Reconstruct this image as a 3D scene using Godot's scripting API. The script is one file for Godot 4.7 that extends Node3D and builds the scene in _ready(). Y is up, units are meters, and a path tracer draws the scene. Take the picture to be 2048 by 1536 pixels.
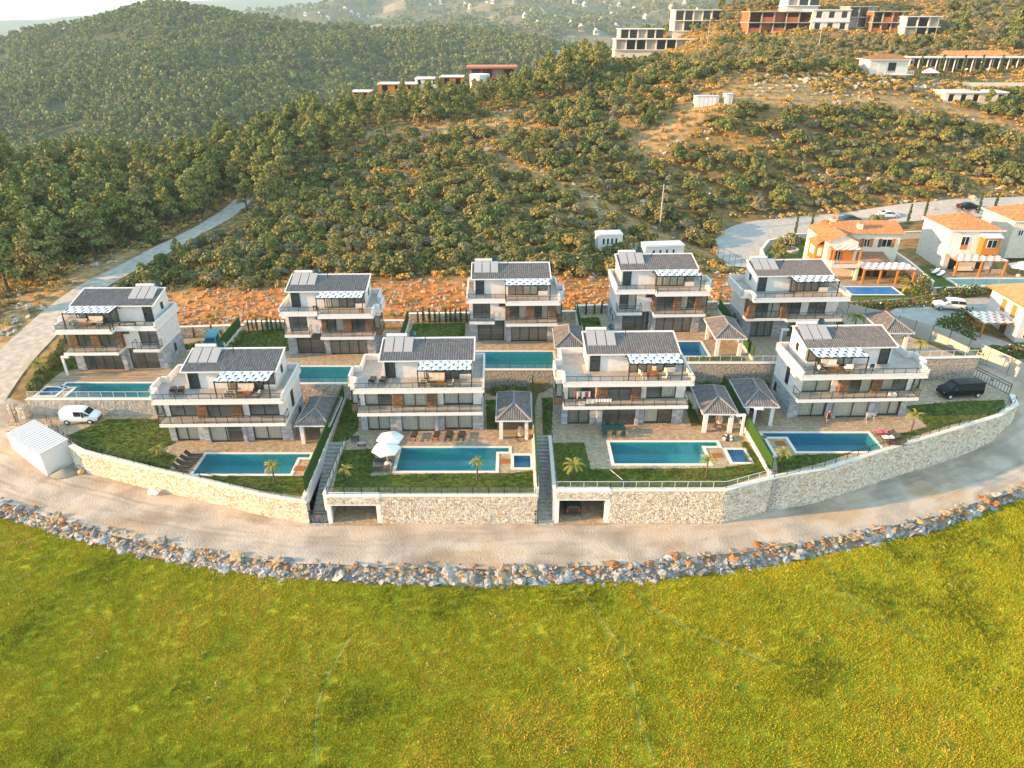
extends Node3D
# Hillside villas seen from the air. World: x to the right, y up, the view runs along -z.
# at(u, v, h) turns a photograph pixel into the point where its ray meets the level h.
const FOC := 1420.0
const PITCH := 27.58
const CAM_Y := 45.2
var M := {}
var taken := {}
var rng := RandomNumberGenerator.new()
var tps_p := []
var tps_w := []
var plots := []          # [PackedVector2Array(x, forward), level]
var noise := FastNoiseLite.new()

class Mb:
	var v := PackedVector3Array()
	var n := PackedVector3Array()
	var c := PackedColorArray()
	var col := Color(1, 1, 1)
	var x := Transform3D.IDENTITY
	func tri(a: Vector3, b: Vector3, d: Vector3) -> void:
		a = x * a; b = x * b; d = x * d
		var m := (b - a).cross(d - a)
		if m.length_squared() < 1e-14: return
		m = m.normalized()
		v.append(a); v.append(d); v.append(b)
		for i in 3:
			n.append(m); c.append(col)
	func trin(a: Vector3, b: Vector3, d: Vector3, na: Vector3, nb: Vector3, nd: Vector3) -> void:
		v.append(x * a); v.append(x * d); v.append(x * b)
		n.append((x.basis * na).normalized()); n.append((x.basis * nd).normalized()); n.append((x.basis * nb).normalized())
		for i in 3: c.append(col)
	func quad(a: Vector3, b: Vector3, d: Vector3, e: Vector3) -> void:
		tri(a, b, d); tri(a, d, e)
	func hexa(p: Array) -> void:   # 8 corners: bottom 0..3 counter-clockwise from above, top 4..7
		quad(p[3], p[2], p[1], p[0]); quad(p[4], p[5], p[6], p[7])
		for i in 4:
			var j := (i + 1) % 4
			quad(p[i], p[j], p[4 + j], p[4 + i])
	func bx(x0: float, x1: float, y0: float, y1: float, z0: float, z1: float) -> void:
		var t := 0.0
		if x0 > x1: t = x0; x0 = x1; x1 = t
		if y0 > y1: t = y0; y0 = y1; y1 = t
		if z0 > z1: t = z0; z0 = z1; z1 = t
		hexa([Vector3(x0, y0, z1), Vector3(x1, y0, z1), Vector3(x1, y0, z0), Vector3(x0, y0, z0), Vector3(x0, y1, z1), Vector3(x1, y1, z1), Vector3(x1, y1, z0), Vector3(x0, y1, z0)])
	func bar(a: Vector3, b: Vector3, w: float, h: float) -> void:  # a box along a to b
		var d := (b - a).normalized()
		var s := d.cross(Vector3.UP)
		if s.length() < 0.01: s = Vector3.RIGHT
		s = s.normalized() * w * 0.5
		var u := s.cross(d).normalized() * h * 0.5
		hexa([a - s - u, b - s - u, b + s - u, a + s - u, a - s + u, b - s + u, b + s + u, a + s + u])
	func tube(a: Vector3, b: Vector3, r0: float, r1: float, k := 8, caps := true) -> void:
		var d := (b - a).normalized()
		var s := d.cross(Vector3.UP)
		if s.length() < 0.01: s = Vector3.RIGHT
		s = s.normalized()
		var u := d.cross(s)
		for i in k:
			var t0 := TAU * i / k
			var t1 := TAU * (i + 1) / k
			var e0 := s * cos(t0) + u * sin(t0)
			var e1 := s * cos(t1) + u * sin(t1)
			trin(a + e0 * r0, a + e1 * r0, b + e1 * r1, e0, e1, e1)
			trin(a + e0 * r0, b + e1 * r1, b + e0 * r1, e0, e1, e0)
			if caps:
				tri(b, b + e0 * r1, b + e1 * r1); tri(a, a + e1 * r0, a + e0 * r0)
	func chain(p: Array, r: float, k := 6) -> void:
		for i in p.size() - 1: tube(p[i], p[i + 1], r, r, k, true)
	func lathe(prof: Array, k := 16) -> void:  # prof of Vector2(radius, y)
		for i in prof.size() - 1:
			for j in k:
				var t0 := TAU * j / k
				var t1 := TAU * (j + 1) / k
				var p: Vector2 = prof[i]
				var q: Vector2 = prof[i + 1]
				quad(Vector3(cos(t1) * p.x, p.y, sin(t1) * p.x), Vector3(cos(t0) * p.x, p.y, sin(t0) * p.x), Vector3(cos(t0) * q.x, q.y, sin(t0) * q.x), Vector3(cos(t1) * q.x, q.y, sin(t1) * q.x))
	func sheet(p: PackedVector2Array, y: float) -> void:  # p in (x, z)
		var t := Geometry2D.triangulate_polygon(p)
		for i in range(0, t.size(), 3):
			var a := p[t[i]]; var b := p[t[i + 1]]; var d := p[t[i + 2]]
			if (b - a).cross(d - a) > 0.0:
				var s := b; b = d; d = s
			tri(Vector3(a.x, y, a.y), Vector3(b.x, y, b.y), Vector3(d.x, y, d.y))
	func prism(p: PackedVector2Array, y0: float, y1: float, top := true) -> void:
		if Geometry2D.is_polygon_clockwise(p): p.reverse()
		for i in p.size():
			var a := p[i]; var b := p[(i + 1) % p.size()]
			quad(Vector3(b.x, y0, b.y), Vector3(a.x, y0, a.y), Vector3(a.x, y1, a.y), Vector3(b.x, y1, b.y))
		if top: sheet(p, y1)
	func ball(o: Vector3, r: Vector3, rings := 6, k := 8) -> void:
		for i in rings:
			for j in k:
				var q := []
				for e in [[i, j], [i, j + 1], [i + 1, j + 1], [i + 1, j]]:
					var a: float = PI * e[0] / rings
					var b: float = TAU * e[1] / k
					q.append(Vector3(sin(a) * cos(b), cos(a), sin(a) * sin(b)))
				trin(o + q[0] * r, o + q[1] * r, o + q[2] * r, q[0], q[1], q[2])
				trin(o + q[0] * r, o + q[2] * r, o + q[3] * r, q[0], q[2], q[3])
	func done(m: Material) -> ArrayMesh:
		var a := []
		a.resize(Mesh.ARRAY_MAX)
		a[Mesh.ARRAY_VERTEX] = v; a[Mesh.ARRAY_NORMAL] = n; a[Mesh.ARRAY_COLOR] = c
		var r := ArrayMesh.new()
		if v.size() == 0: return r
		r.add_surface_from_arrays(Mesh.PRIMITIVE_TRIANGLES, a)
		r.surface_set_material(0, m)
		return r

func mb() -> Mb: return Mb.new()
func V(x: float, h: float, f: float) -> Vector3: return Vector3(x, h, -f)
func at(u: float, v: float, h: float) -> Vector3:
	var a := (v - 768.0) / FOC
	var d := (CAM_Y - h) / (sin(deg_to_rad(PITCH)) + a * cos(deg_to_rad(PITCH)))
	return Vector3((u - 1024.0) / FOC * d, h, -d * (cos(deg_to_rad(PITCH)) - a * sin(deg_to_rad(PITCH))))
func pixel(p: Vector3) -> Vector2:
	var y := p.y - CAM_Y
	var d := -p.z * cos(deg_to_rad(PITCH)) - y * sin(deg_to_rad(PITCH))
	return Vector2(1024.0 + FOC * p.x / d, 768.0 - FOC * (-p.z * sin(deg_to_rad(PITCH)) + y * cos(deg_to_rad(PITCH))) / d)
func outline(px: Array, h: float) -> PackedVector2Array:   # pixels on the level h to an (x, z) outline
	var r := PackedVector2Array()
	for q in px:
		var p := at(q[0], q[1], h)
		r.append(Vector2(p.x, p.z))
	return r
func area(l: Array) -> PackedVector2Array:                   # [[x, forward], ...] to an (x, z) outline
	var r := PackedVector2Array()
	for q in l: r.append(Vector2(q[0], -q[1]))
	return r
func rect(x0: float, x1: float, f0: float, f1: float) -> PackedVector2Array:
	return PackedVector2Array([Vector2(x0, -f0), Vector2(x1, -f0), Vector2(x1, -f1), Vector2(x0, -f1)])
func minus(p: PackedVector2Array, holes: Array) -> Array:    # outline without holes, cut so that no ring stays closed
	var bits := [p]
	for h in holes:
		var cx := 0.0
		for q in h: cx += q.x / h.size()
		var next := []
		for b in bits:
			for half in [[-999.0, cx], [cx, 999.0]]:
				var box := PackedVector2Array([Vector2(half[0], -999), Vector2(half[1], -999), Vector2(half[1], 999), Vector2(half[0], 999)])
				for s in Geometry2D.intersect_polygons(b, box):
					for k in Geometry2D.clip_polygons(s, h): next.append(k)
		bits = next
	return bits

# ---- objects -------------------------------------------------------------
func numbered(called: String) -> String:
	var k: int = taken.get(called, 0)
	taken[called] = k + 1
	return called if k == 0 else "%s_%03d" % [called, k]
func tag(o: Node, label: String, category: String, group := "", kind := "") -> Node:
	o.set_meta("label", label); o.set_meta("category", category)
	if group: o.set_meta("group", group)
	if kind: o.set_meta("kind", kind)
	return o
func thing(called: String, label: String, category: String, where := Vector3.ZERO, turn := 0.0, group := "") -> Node3D:
	var o := Node3D.new()
	o.name = numbered(called)
	add_child(o)
	o.position = where; o.rotation.y = turn
	return tag(o, label, category, group) as Node3D
func put(called: String, mesh: Mesh, parent: Node = null) -> MeshInstance3D:
	var o := MeshInstance3D.new()
	o.mesh = mesh
	if parent:
		o.name = called
		parent.add_child(o, true)
	else:
		o.name = numbered(called)
		add_child(o)
	return o
func part(called: String, b: Mb, m: String, parent: Node) -> MeshInstance3D: return put(called, b.done(M[m]), parent)
func one(called: String, b: Mb, m: String, label: String, category: String, group := "") -> MeshInstance3D:
	return tag(put(called, b.done(M[m])), label, category, group) as MeshInstance3D
func setting(called: String, b: Mb, m: String) -> MeshInstance3D:
	var o := put(called, b.done(M[m]))
	o.set_meta("kind", "structure")
	return o
func twin(src: Node3D, where: Vector3, turn: float, label := "", size := 1.0) -> Node3D:
	var o: Node3D = src.duplicate()
	var base := String(src.name).rstrip("0123456789").trim_suffix("_")
	o.name = numbered(base)
	add_child(o)
	o.transform = Transform3D(Basis(Vector3.UP, turn).scaled(Vector3.ONE * size), where)
	if label: o.set_meta("label", label)
	return o
func swarm(called: String, mesh: Mesh, xf: Array, parent: Node = null) -> MultiMeshInstance3D:
	var mm := MultiMesh.new()
	mm.transform_format = MultiMesh.TRANSFORM_3D
	mm.mesh = mesh
	mm.instance_count = xf.size()
	for i in xf.size(): mm.set_instance_transform(i, xf[i])
	var o := MultiMeshInstance3D.new()
	o.multimesh = mm
	if parent:
		o.name = called; parent.add_child(o, true)
	else:
		o.name = numbered(called); add_child(o)
	return o

# ---- materials -------------------------------------------------------------
func lin(r: float, g: float, b: float) -> Color: return Color(r, g, b).linear_to_srgb()
func ramp(freq: float, stops: Array, s := 1, size := 512, kind := FastNoiseLite.TYPE_SIMPLEX_SMOOTH, oct := 4) -> NoiseTexture2D:
	var f := FastNoiseLite.new()
	f.noise_type = kind; f.seed = s; f.frequency = freq; f.fractal_octaves = oct
	var t := NoiseTexture2D.new()
	t.noise = f; t.width = size; t.height = size; t.seamless = true; t.seamless_blend_skirt = 0.25
	var g := Gradient.new()
	g.offsets = PackedFloat32Array(); g.colors = PackedColorArray()
	for q in stops: g.add_point(q[0], q[1])
	while g.get_point_count() > stops.size(): g.remove_point(0)
	t.color_ramp = g
	return t
func grey(a: float) -> Color: return Color(a, a, a)
func mat(key: String, col: Color, rough := 0.85, tex: Texture2D = null, scale := 0.2, relief: Texture2D = null, depth := 0.0) -> StandardMaterial3D:
	var m := StandardMaterial3D.new()
	m.resource_name = key
	m.albedo_color = col; m.roughness = rough
	m.metallic_specular = 0.4
	if tex:
		m.albedo_texture = tex
		m.uv1_triplanar = true; m.uv1_world_triplanar = true
		m.uv1_scale = Vector3.ONE * scale
	if relief:
		m.normal_enabled = true
		m.normal_texture = relief
		m.normal_scale = depth
		m.uv1_triplanar = true; m.uv1_world_triplanar = true
		m.uv1_scale = Vector3.ONE * scale
	M[key] = m
	return m
func tinted(key: String, rough := 0.9) -> StandardMaterial3D:
	var m := mat(key, Color.WHITE, rough)
	m.vertex_color_use_as_albedo = true
	return m
func leafy(key: String, glow := 0.25) -> StandardMaterial3D:
	var m := tinted(key, 0.75)
	m.metallic_specular = 0.25
	m.backlight_enabled = true
	m.backlight = Color(glow, glow, glow * 0.4)
	return m
func bumps(freq: float, s := 3, strength := 6.0) -> NoiseTexture2D:
	var f := FastNoiseLite.new()
	f.seed = s; f.frequency = freq; f.fractal_octaves = 4
	var t := NoiseTexture2D.new()
	t.noise = f; t.width = 512; t.height = 512; t.seamless = true; t.as_normal_map = true; t.bump_strength = strength
	return t
func paver_tex(cols: int, rows: int, joint: int, lo: float, hi: float, s: int, joint_col: Color, warm: Color) -> ImageTexture:
	var r := RandomNumberGenerator.new()
	r.seed = s
	var n := 512
	var im := Image.create(n, n, false, Image.FORMAT_RGB8)
	im.fill(joint_col)
	var ch := float(n) / rows
	var cw := float(n) / cols
	for j in rows:
		for i in cols:
			var k := r.randf_range(lo, hi)
			var x0 := int(i * cw + (cw * 0.5 if j % 2 else 0.0)) % n
			var c := Color(k * lerpf(1.0, warm.r, r.randf()), k * lerpf(1.0, warm.g, r.randf()), k * lerpf(1.0, warm.b, r.randf()))
			im.fill_rect(Rect2i(x0, int(j * ch), int(cw) - joint, int(ch) - joint), c)
			if x0 + int(cw) > n: im.fill_rect(Rect2i(0, int(j * ch), x0 + int(cw) - n - joint, int(ch) - joint), c)
	for y in n:
		for x in n:
			var g := r.randf_range(0.93, 1.0)
			var c := im.get_pixel(x, y)
			im.set_pixel(x, y, Color(c.r * g, c.g * g, c.b * g))
	return ImageTexture.create_from_image(im)

func make_materials() -> void:
	var grime := ramp(0.012, [[0.0, grey(0.90)], [0.45, grey(0.97)], [1.0, grey(1.0)]], 4)
	var fine := bumps(0.06, 5, 4.0)
	mat("white", lin(0.72, 0.69, 0.665), 0.8, grime, 0.16, fine, 0.25)
	mat("trim", lin(0.72, 0.70, 0.685), 0.7)
	mat("cream", lin(0.72, 0.65, 0.54), 0.85, grime, 0.15)
	mat("neighbour_white", lin(0.74, 0.70, 0.65), 0.8, grime, 0.16)
	mat("metal", lin(0.025, 0.025, 0.028), 0.4)
	mat("frame", lin(0.022, 0.028, 0.03), 0.35)
	mat("grey_metal", lin(0.35, 0.36, 0.37), 0.4)
	mat("room", lin(0.30, 0.27, 0.23), 0.9)
	mat("curtain", lin(0.62, 0.62, 0.54), 0.9)
	mat("curtain_dark", lin(0.30, 0.28, 0.25), 0.9)
	mat("fabric", lin(0.86, 0.86, 0.86), 0.9)
	mat("canvas", lin(0.82, 0.79, 0.74), 0.9)
	mat("cushion", lin(0.66, 0.60, 0.53), 0.95)
	mat("rattan", lin(0.055, 0.05, 0.045), 0.8)
	mat("teak", lin(0.50, 0.17, 0.025), 0.55, ramp(0.03, [[0.0, grey(0.7)], [1.0, grey(1.0)]], 8), 0.9)
	mat("dark_wood", lin(0.14, 0.06, 0.03), 0.7)
	mat("orange_wood", lin(0.62, 0.22, 0.03), 0.6, ramp(0.03, [[0.0, grey(0.75)], [1.0, grey(1.0)]], 8), 0.7)
	mat("red_brick", lin(0.42, 0.13, 0.05), 0.9, grime, 0.1)
	mat("concrete", lin(0.46, 0.43, 0.39), 0.92, ramp(0.02, [[0.0, grey(0.72)], [0.5, grey(0.9)], [1.0, grey(1.0)]], 9), 0.12, bumps(0.04, 7, 8.0), 0.5)
	mat("rough_concrete", lin(0.50, 0.46, 0.41), 0.95, ramp(0.03, [[0.0, grey(0.6)], [0.5, grey(0.88)], [1.0, grey(1.0)]], 19), 0.15, bumps(0.05, 17, 14.0), 1.0)
	mat("fence_panel", lin(0.50, 0.46, 0.40), 0.9, grime, 0.1)
	mat("terrace_tile", lin(0.50, 0.45, 0.40), 0.6, paver_tex(8, 8, 2, 0.88, 0.97, 3, grey(0.74), Color(1, 0.98, 0.96)), 0.16)
	mat("paving", lin(0.58, 0.465, 0.34), 0.85, paver_tex(20, 24, 2, 0.80, 1.0, 5, Color(0.62, 0.56, 0.48), Color(1, 0.96, 0.90)), 0.16)
	mat("deck", lin(0.62, 0.50, 0.37), 0.8, paver_tex(3, 40, 2, 0.75, 1.0, 6, Color(0.4, 0.33, 0.27), Color(1, 0.92, 0.82)), 0.14)
	mat("coping", lin(0.70, 0.64, 0.55), 0.6)
	mat("pool_tile", lin(0.04, 0.42, 0.50), 0.35, paver_tex(24, 24, 1, 0.85, 1.0, 12, grey(0.8), Color(0.9, 1, 1)), 0.3)
	mat("pool_tile_blue", lin(0.02, 0.21, 0.52), 0.35, paver_tex(24, 24, 1, 0.85, 1.0, 12, grey(0.8), Color(0.9, 1, 1)), 0.3)
	mat("pool_tile_mid", lin(0.03, 0.30, 0.48), 0.35, paver_tex(24, 24, 1, 0.85, 1.0, 12, grey(0.8), Color(0.9, 1, 1)), 0.3)
	mat("pool_tile_pale", lin(0.20, 0.50, 0.52), 0.35)
	var w := mat("water", Color(0.10, 0.42, 0.48, 0.25), 0.04)
	w.transparency = BaseMaterial3D.TRANSPARENCY_ALPHA
	w.normal_enabled = true; w.normal_texture = bumps(0.02, 21, 3.0); w.normal_scale = 0.3
	w.uv1_triplanar = true; w.uv1_world_triplanar = true; w.uv1_scale = Vector3.ONE * 0.25
	var g := mat("glass", Color(0.30, 0.36, 0.36, 0.12), 0.03)
	g.transparency = BaseMaterial3D.TRANSPARENCY_ALPHA; g.metallic_specular = 0.6
	var g2 := mat("rail_glass", Color(0.55, 0.60, 0.60, 0.06), 0.03)
	g2.transparency = BaseMaterial3D.TRANSPARENCY_ALPHA
	mat("solar", lin(0.34, 0.33, 0.33), 0.22)
	mat("steel", lin(0.55, 0.56, 0.58), 0.35)
	mat("teal_plastic", lin(0.008, 0.055, 0.065), 0.5)
	mat("lawn", lin(0.11, 0.14, 0.025), 0.95, ramp(0.02, [[0.0, Color(0.55, 0.62, 0.4)], [0.4, Color(0.75, 0.85, 0.6)], [0.7, Color(0.95, 0.95, 0.7)], [1.0, Color(1, 0.95, 0.75)]], 31), 0.16)
	mat("turf", lin(0.05, 0.15, 0.012), 0.95, ramp(0.08, [[0.0, grey(0.7)], [1.0, grey(1.0)]], 32), 0.6, bumps(0.12, 33, 10.0), 1.0)
	mat("gravel", lin(0.50, 0.44, 0.37), 0.97, ramp(0.006, [[0.0, Color(0.74, 0.72, 0.70)], [0.4, Color(0.90, 0.88, 0.86)], [0.6, Color(1, 0.98, 0.96)], [1.0, Color(0.95, 0.86, 0.76)]], 41, 1024, FastNoiseLite.TYPE_SIMPLEX_SMOOTH, 6), 0.025, bumps(0.35, 42, 3.0), 0.25)
	mat("track", lin(0.52, 0.46, 0.39), 0.97, ramp(0.02, [[0.0, grey(0.75)], [1.0, grey(1.0)]], 43), 0.06)
	mat("asphalt_pale", lin(0.46, 0.43, 0.39), 0.9, ramp(0.02, [[0.0, grey(0.85)], [1.0, grey(1.0)]], 44), 0.06)
	mat("straw", lin(0.44, 0.38, 0.09), 0.95, ramp(0.08, [[0.0, grey(0.7)], [1.0, grey(1.0)]], 47), 0.5)
	mat("field_soil", lin(0.40, 0.37, 0.018), 0.98, ramp(0.03, [[0.0, Color(0.72, 0.80, 0.6)], [0.5, Color(0.9, 0.93, 0.8)], [1.0, Color(1, 0.95, 0.9)]], 45), 0.07, bumps(0.25, 46, 5.0), 0.4)
	var ea := mat("earth", Color.WHITE, 0.97, ramp(0.02, [[0.0, grey(0.55)], [0.4, grey(0.82)], [0.7, grey(0.95)], [1.0, grey(1.0)]], 61, 512, FastNoiseLite.TYPE_SIMPLEX_SMOOTH, 6), 0.05)
	ea.vertex_color_use_as_albedo = true
	M.gravel.vertex_color_use_as_albedo = true
	tinted("stone", 0.9)
	tinted("roof_tile", 0.8)
	tinted("paint", 0.5)
	var cp := tinted("car_paint", 0.35)
	cp.metallic_specular = 0.25
	mat("car_glass", lin(0.012, 0.02, 0.025), 0.06)
	mat("tyre", lin(0.02, 0.02, 0.02), 0.9)
	mat("lamp_glass", lin(0.7, 0.7, 0.72), 0.15)
	mat("tail_lamp", lin(0.3, 0.01, 0.01), 0.2)
	mat("bark", lin(0.10, 0.075, 0.055), 0.95)
	mat("sand", lin(0.36, 0.32, 0.25), 0.98, ramp(0.05, [[0.0, grey(0.8)], [1.0, grey(1.0)]], 51), 0.5)
	leafy("leaf", 0.22)
	leafy("leaf_far", 0.15)
	leafy("blade", 0.35)
	mat("corrugated", lin(0.56, 0.58, 0.60), 0.5)
	mat("shed_wall", lin(0.66, 0.64, 0.60), 0.7)
	mat("iron", lin(0.02, 0.018, 0.017), 0.5)
	mat("skin_cloth", Color.WHITE, 0.85).vertex_color_use_as_albedo = true

# ---- terrain -------------------------------------------------------------
func tps_k(r2: float) -> float: return 0.0 if r2 < 1e-6 else r2 * log(r2)
func solve_terrain() -> void:
	tps_p = [[-75, 70, 0.2], [-110, 72, 0], [-160, 80, -1], [-68, 80, 2.4], [-69, 92, 3.2], [-69, 107, 4.5], [-68, 118, 5], [-66, 130, 5.5], [-63, 146, 6], [-62, 167, 6.6], [-72, 185, 7],
		[-100, 95, 3.4], [-130, 130, 3.5], [-110, 165, 5.5], [-150, 185, 4], [-200, 150, -3], [-95, 205, 8], [-140, 215, 1], [-200, 230, -16], [-140, 260, -15], [-75, 245, 5],
		[-38, 98, 6.2], [-15, 98, 6.8], [9, 98, 7.2], [30, 99, 7.4], [-38, 110, 7], [-22, 109, 8.2], [5, 110, 8.4], [25, 112, 7.2], [-40, 130, 8], [-20, 150, 12.3], [10, 150, 13], [-30, 180, 15.6], [-47, 215, 19], [-20, 225, 21],
		[5, 230, 23], [-7, 262, 19], [-45, 262, 11], [36, 137, 5.6], [40, 128, 5.2], [28, 128, 5.5], [44, 150, 8], [56, 147, 6.6], [70, 146, 7], [100, 146, 8.2], [140, 150, 10], [60, 156, 10], [100, 156, 12],
		[49, 184, 28], [20, 190, 22.5], [75, 186, 26.5], [117, 190, 24.5], [150, 195, 26], [100, 207, 30.8], [130, 222, 30], [65, 215, 33], [89, 262, 39], [130, 262, 39], [150, 240, 37], [46, 288, 28.5], [20, 280, 21], [70, 300, 44], [120, 310, 52], [180, 260, 40], [0, 320, 4], [-60, 320, -22],
		[58, 66, 0.4], [64, 76, 3], [67, 84, 4.2], [76, 92, 4.6], [60, 100, 5.3], [52, 112, 5.4], [75, 110, 6.2], [90, 100, 6], [64, 128, 6.3], [95, 128, 7.4], [120, 118, 8], [45, 122, 5.2]]
	var n := tps_p.size()
	var a := []
	for i in n + 3:
		var row := PackedFloat64Array()
		row.resize(n + 4)
		a.append(row)
	for i in n:
		for j in n:
			a[i][j] = tps_k(pow(tps_p[i][0] - tps_p[j][0], 2) + pow(tps_p[i][1] - tps_p[j][1], 2)) + (600.0 if i == j else 0.0)
		for k in 3:
			var e: float = [1.0, tps_p[i][0], tps_p[i][1]][k]
			a[i][n + k] = e; a[n + k][i] = e
		a[i][n + 3] = tps_p[i][2]
	n += 3
	for i in n:
		var p := i
		for j in range(i + 1, n):
			if absf(a[j][i]) > absf(a[p][i]): p = j
		var t = a[i]; a[i] = a[p]; a[p] = t
		for j in range(i + 1, n):
			var k: float = a[j][i] / a[i][i]
			if k != 0.0:
				for q in range(i, n + 1): a[j][q] -= k * a[i][q]
	tps_w = []
	tps_w.resize(n)
	for i in range(n - 1, -1, -1):
		var s: float = a[i][n]
		for j in range(i + 1, n): s -= a[i][j] * tps_w[j]
		tps_w[i] = s / a[i][i]
func hill(x: float, f: float) -> float:
	var n := tps_p.size()
	var s: float = tps_w[n] + tps_w[n + 1] * x + tps_w[n + 2] * f
	for i in n:
		var dx: float = x - tps_p[i][0]
		var df: float = f - tps_p[i][1]
		s += tps_w[i] * tps_k(dx * dx + df * df)
	return s
var grid := PackedFloat32Array()
const GX0 := -230.0
const GF0 := 44.0
const GS := 2.5
const GNX := 190
const GNF := 118
func ground_y(x: float, f: float) -> float:
	var a := clampf((x - GX0) / GS, 0, GNX - 1.001)
	var b := clampf((f - GF0) / GS, 0, GNF - 1.001)
	var i := int(a); var j := int(b)
	a -= i; b -= j
	var q := j * GNX + i
	return lerpf(lerpf(grid[q], grid[q + 1], a), lerpf(grid[q + GNX], grid[q + GNX + 1], a), b)
func in_plot(x: float, f: float, pad := 0.0) -> bool:
	for p in plots:
		if Geometry2D.is_point_in_polygon(Vector2(x, f), p[0]): return true
		if pad > 0.0:
			for d in [Vector2(pad, 0), Vector2(-pad, 0), Vector2(0, pad), Vector2(0, -pad)]:
				if Geometry2D.is_point_in_polygon(Vector2(x, f) + d, p[0]): return true
	return false
func near_line(p: Vector2, l: Array) -> float:
	var best := 1e9
	for i in l.size() - 1:
		best = minf(best, p.distance_to(Geometry2D.get_closest_point_to_segment(p, Vector2(l[i][0], l[i][1]), Vector2(l[i + 1][0], l[i + 1][1]))))
	return best
# dirt tracks and bare ground, as lines of [x, forward] with a half width
var bare := []
func make_terrain() -> void:
	plots = [
		[PackedVector2Array([Vector2(-49.2, 66.9), Vector2(-47, 65.4), Vector2(-38.2, 62.2), Vector2(-25.2, 57.8), Vector2(-20.4, 56.6), Vector2(-20.4, 76.3), Vector2(-42.9, 76.3), Vector2(-42.9, 74.1), Vector2(-59.8, 74.1), Vector2(-59.8, 72.4), Vector2(-55.2, 72.2)]), 2.3],
		[PackedVector2Array([Vector2(-18.2, 56.5), Vector2(2.4, 56.5), Vector2(2.4, 78.2), Vector2(-20.4, 76.3), Vector2(-20.4, 66.5), Vector2(-18.2, 66.5)]), 3.3, [-18.4, -12.9, 56, 62.3]],
		[PackedVector2Array([Vector2(4.3, 56.6), Vector2(20.9, 56.6), Vector2(25.9, 58.5), Vector2(25.9, 78.3), Vector2(2.6, 78.3), Vector2(2.6, 67), Vector2(4.3, 67)]), 3.9, [4.2, 9.7, 55, 62.4]],
		[PackedVector2Array([Vector2(26, 58.2), Vector2(31.8, 60.1), Vector2(40.2, 63.9), Vector2(48.5, 67.5), Vector2(56.1, 70.8), Vector2(59.5, 73.2), Vector2(60.4, 75.2), Vector2(58.4, 80.2), Vector2(26, 78.4)]), 4.0],
		[PackedVector2Array([Vector2(-57.7, 74.1), Vector2(-42.9, 74.1), Vector2(-42.9, 76.3), Vector2(-38.3, 76.3), Vector2(-38.3, 93), Vector2(-62, 91)]), 4.4],
		[PackedVector2Array([Vector2(-38.3, 76.3), Vector2(-14.6, 76.3), Vector2(-14.6, 93.5), Vector2(-38.3, 93)]), 5.35],
		[PackedVector2Array([Vector2(-14.6, 78.3), Vector2(9.2, 78.3), Vector2(9.2, 94.5), Vector2(-14.6, 93.5)]), 6.25],
		[PackedVector2Array([Vector2(9.2, 78.3), Vector2(29.7, 78.3), Vector2(29.7, 96), Vector2(9.2, 94.5)]), 7.15],
		[PackedVector2Array([Vector2(29.7, 78.6), Vector2(58.4, 80.2), Vector2(50, 97), Vector2(29.7, 96.5)]), 6.15],
	]
	bare = [[[[49, 184], [75, 186], [100, 190], [117, 183], [125, 176]], 3.2], [[[30, 170], [42, 180], [49, 184], [75, 196]], 4.0], [[[-22, 186], [-6, 192], [4, 186], [-8, 172], [2, 158], [14, 146], [26, 138], [38, 128]], 2.2],
		[[[-36, 196], [-20, 190], [0, 198]], 4.0], [[[-60, 100], [-35, 99], [0, 101], [30, 104], [36, 108]], 7.0], [[[-74, 92], [-77, 108], [-73, 130]], 3.0]]
	solve_terrain()
	grid.resize(GNX * GNF)
	for j in GNF:
		for i in GNX:
			var x := GX0 + i * GS
			var f := GF0 + j * GS
			var y := hill(x, f)
			y += noise.get_noise_2d(x * 2.2, f * 2.2) * 0.8 * smoothstep(96.0, 112.0, f)
			if f < 70 and x > -80 and x < 56: y = minf(y, -0.5)
			if f < edge_f(x) + 4.0: y = minf(y, -4.0)
			if x > 48 and f < edge_f(x) + 23.0 and f < 88: y = minf(y, smoothstep(64.0, 82.0, f) * 3.9 * smoothstep(50.0, 60.0, x) - 0.35)
			grid[j * GNX + i] = y
	for j in GNF:
		for i in GNX:
			var x := GX0 + i * GS
			var f := GF0 + j * GS
			for p in plots:
				if Geometry2D.is_point_in_polygon(Vector2(x, f), p[0]): grid[j * GNX + i] = minf(grid[j * GNX + i], p[1] - 1.6)
	var b := mb()
	var cols := PackedColorArray()
	cols.resize(GNX * GNF)
	for j in GNF:
		for i in GNX:
			var x := GX0 + i * GS
			var f := GF0 + j * GS
			var k := 0.5 + 0.5 * noise.get_noise_2d(x * 4.0, f * 4.0)
			var k2 := 0.5 + 0.5 * noise.get_noise_2d(x * 9.0 + 400, f * 9.0)
			var c := Color(0.28, 0.175, 0.055).lerp(Color(0.46, 0.28, 0.10), k2).lerp(Color(0.13, 0.10, 0.045), clampf(k * 1.6 - 0.5, 0, 1))
			var w := 0.0
			for l in bare:
				var d := near_line(Vector2(x, f), l[0])
				w = maxf(w, 1.0 - smoothstep(l[1] * 0.6, l[1] * 1.3, d + (k2 - 0.5) * 3.0))
			var dirt := Color(0.48, 0.275, 0.095).lerp(Color(0.50, 0.35, 0.17), k2)
			if f < 118 and x > -60: dirt = Color(0.58, 0.19, 0.035).lerp(Color(0.54, 0.29, 0.11), k2)
			cols[j * GNX + i] = c.lerp(dirt, w)
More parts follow.
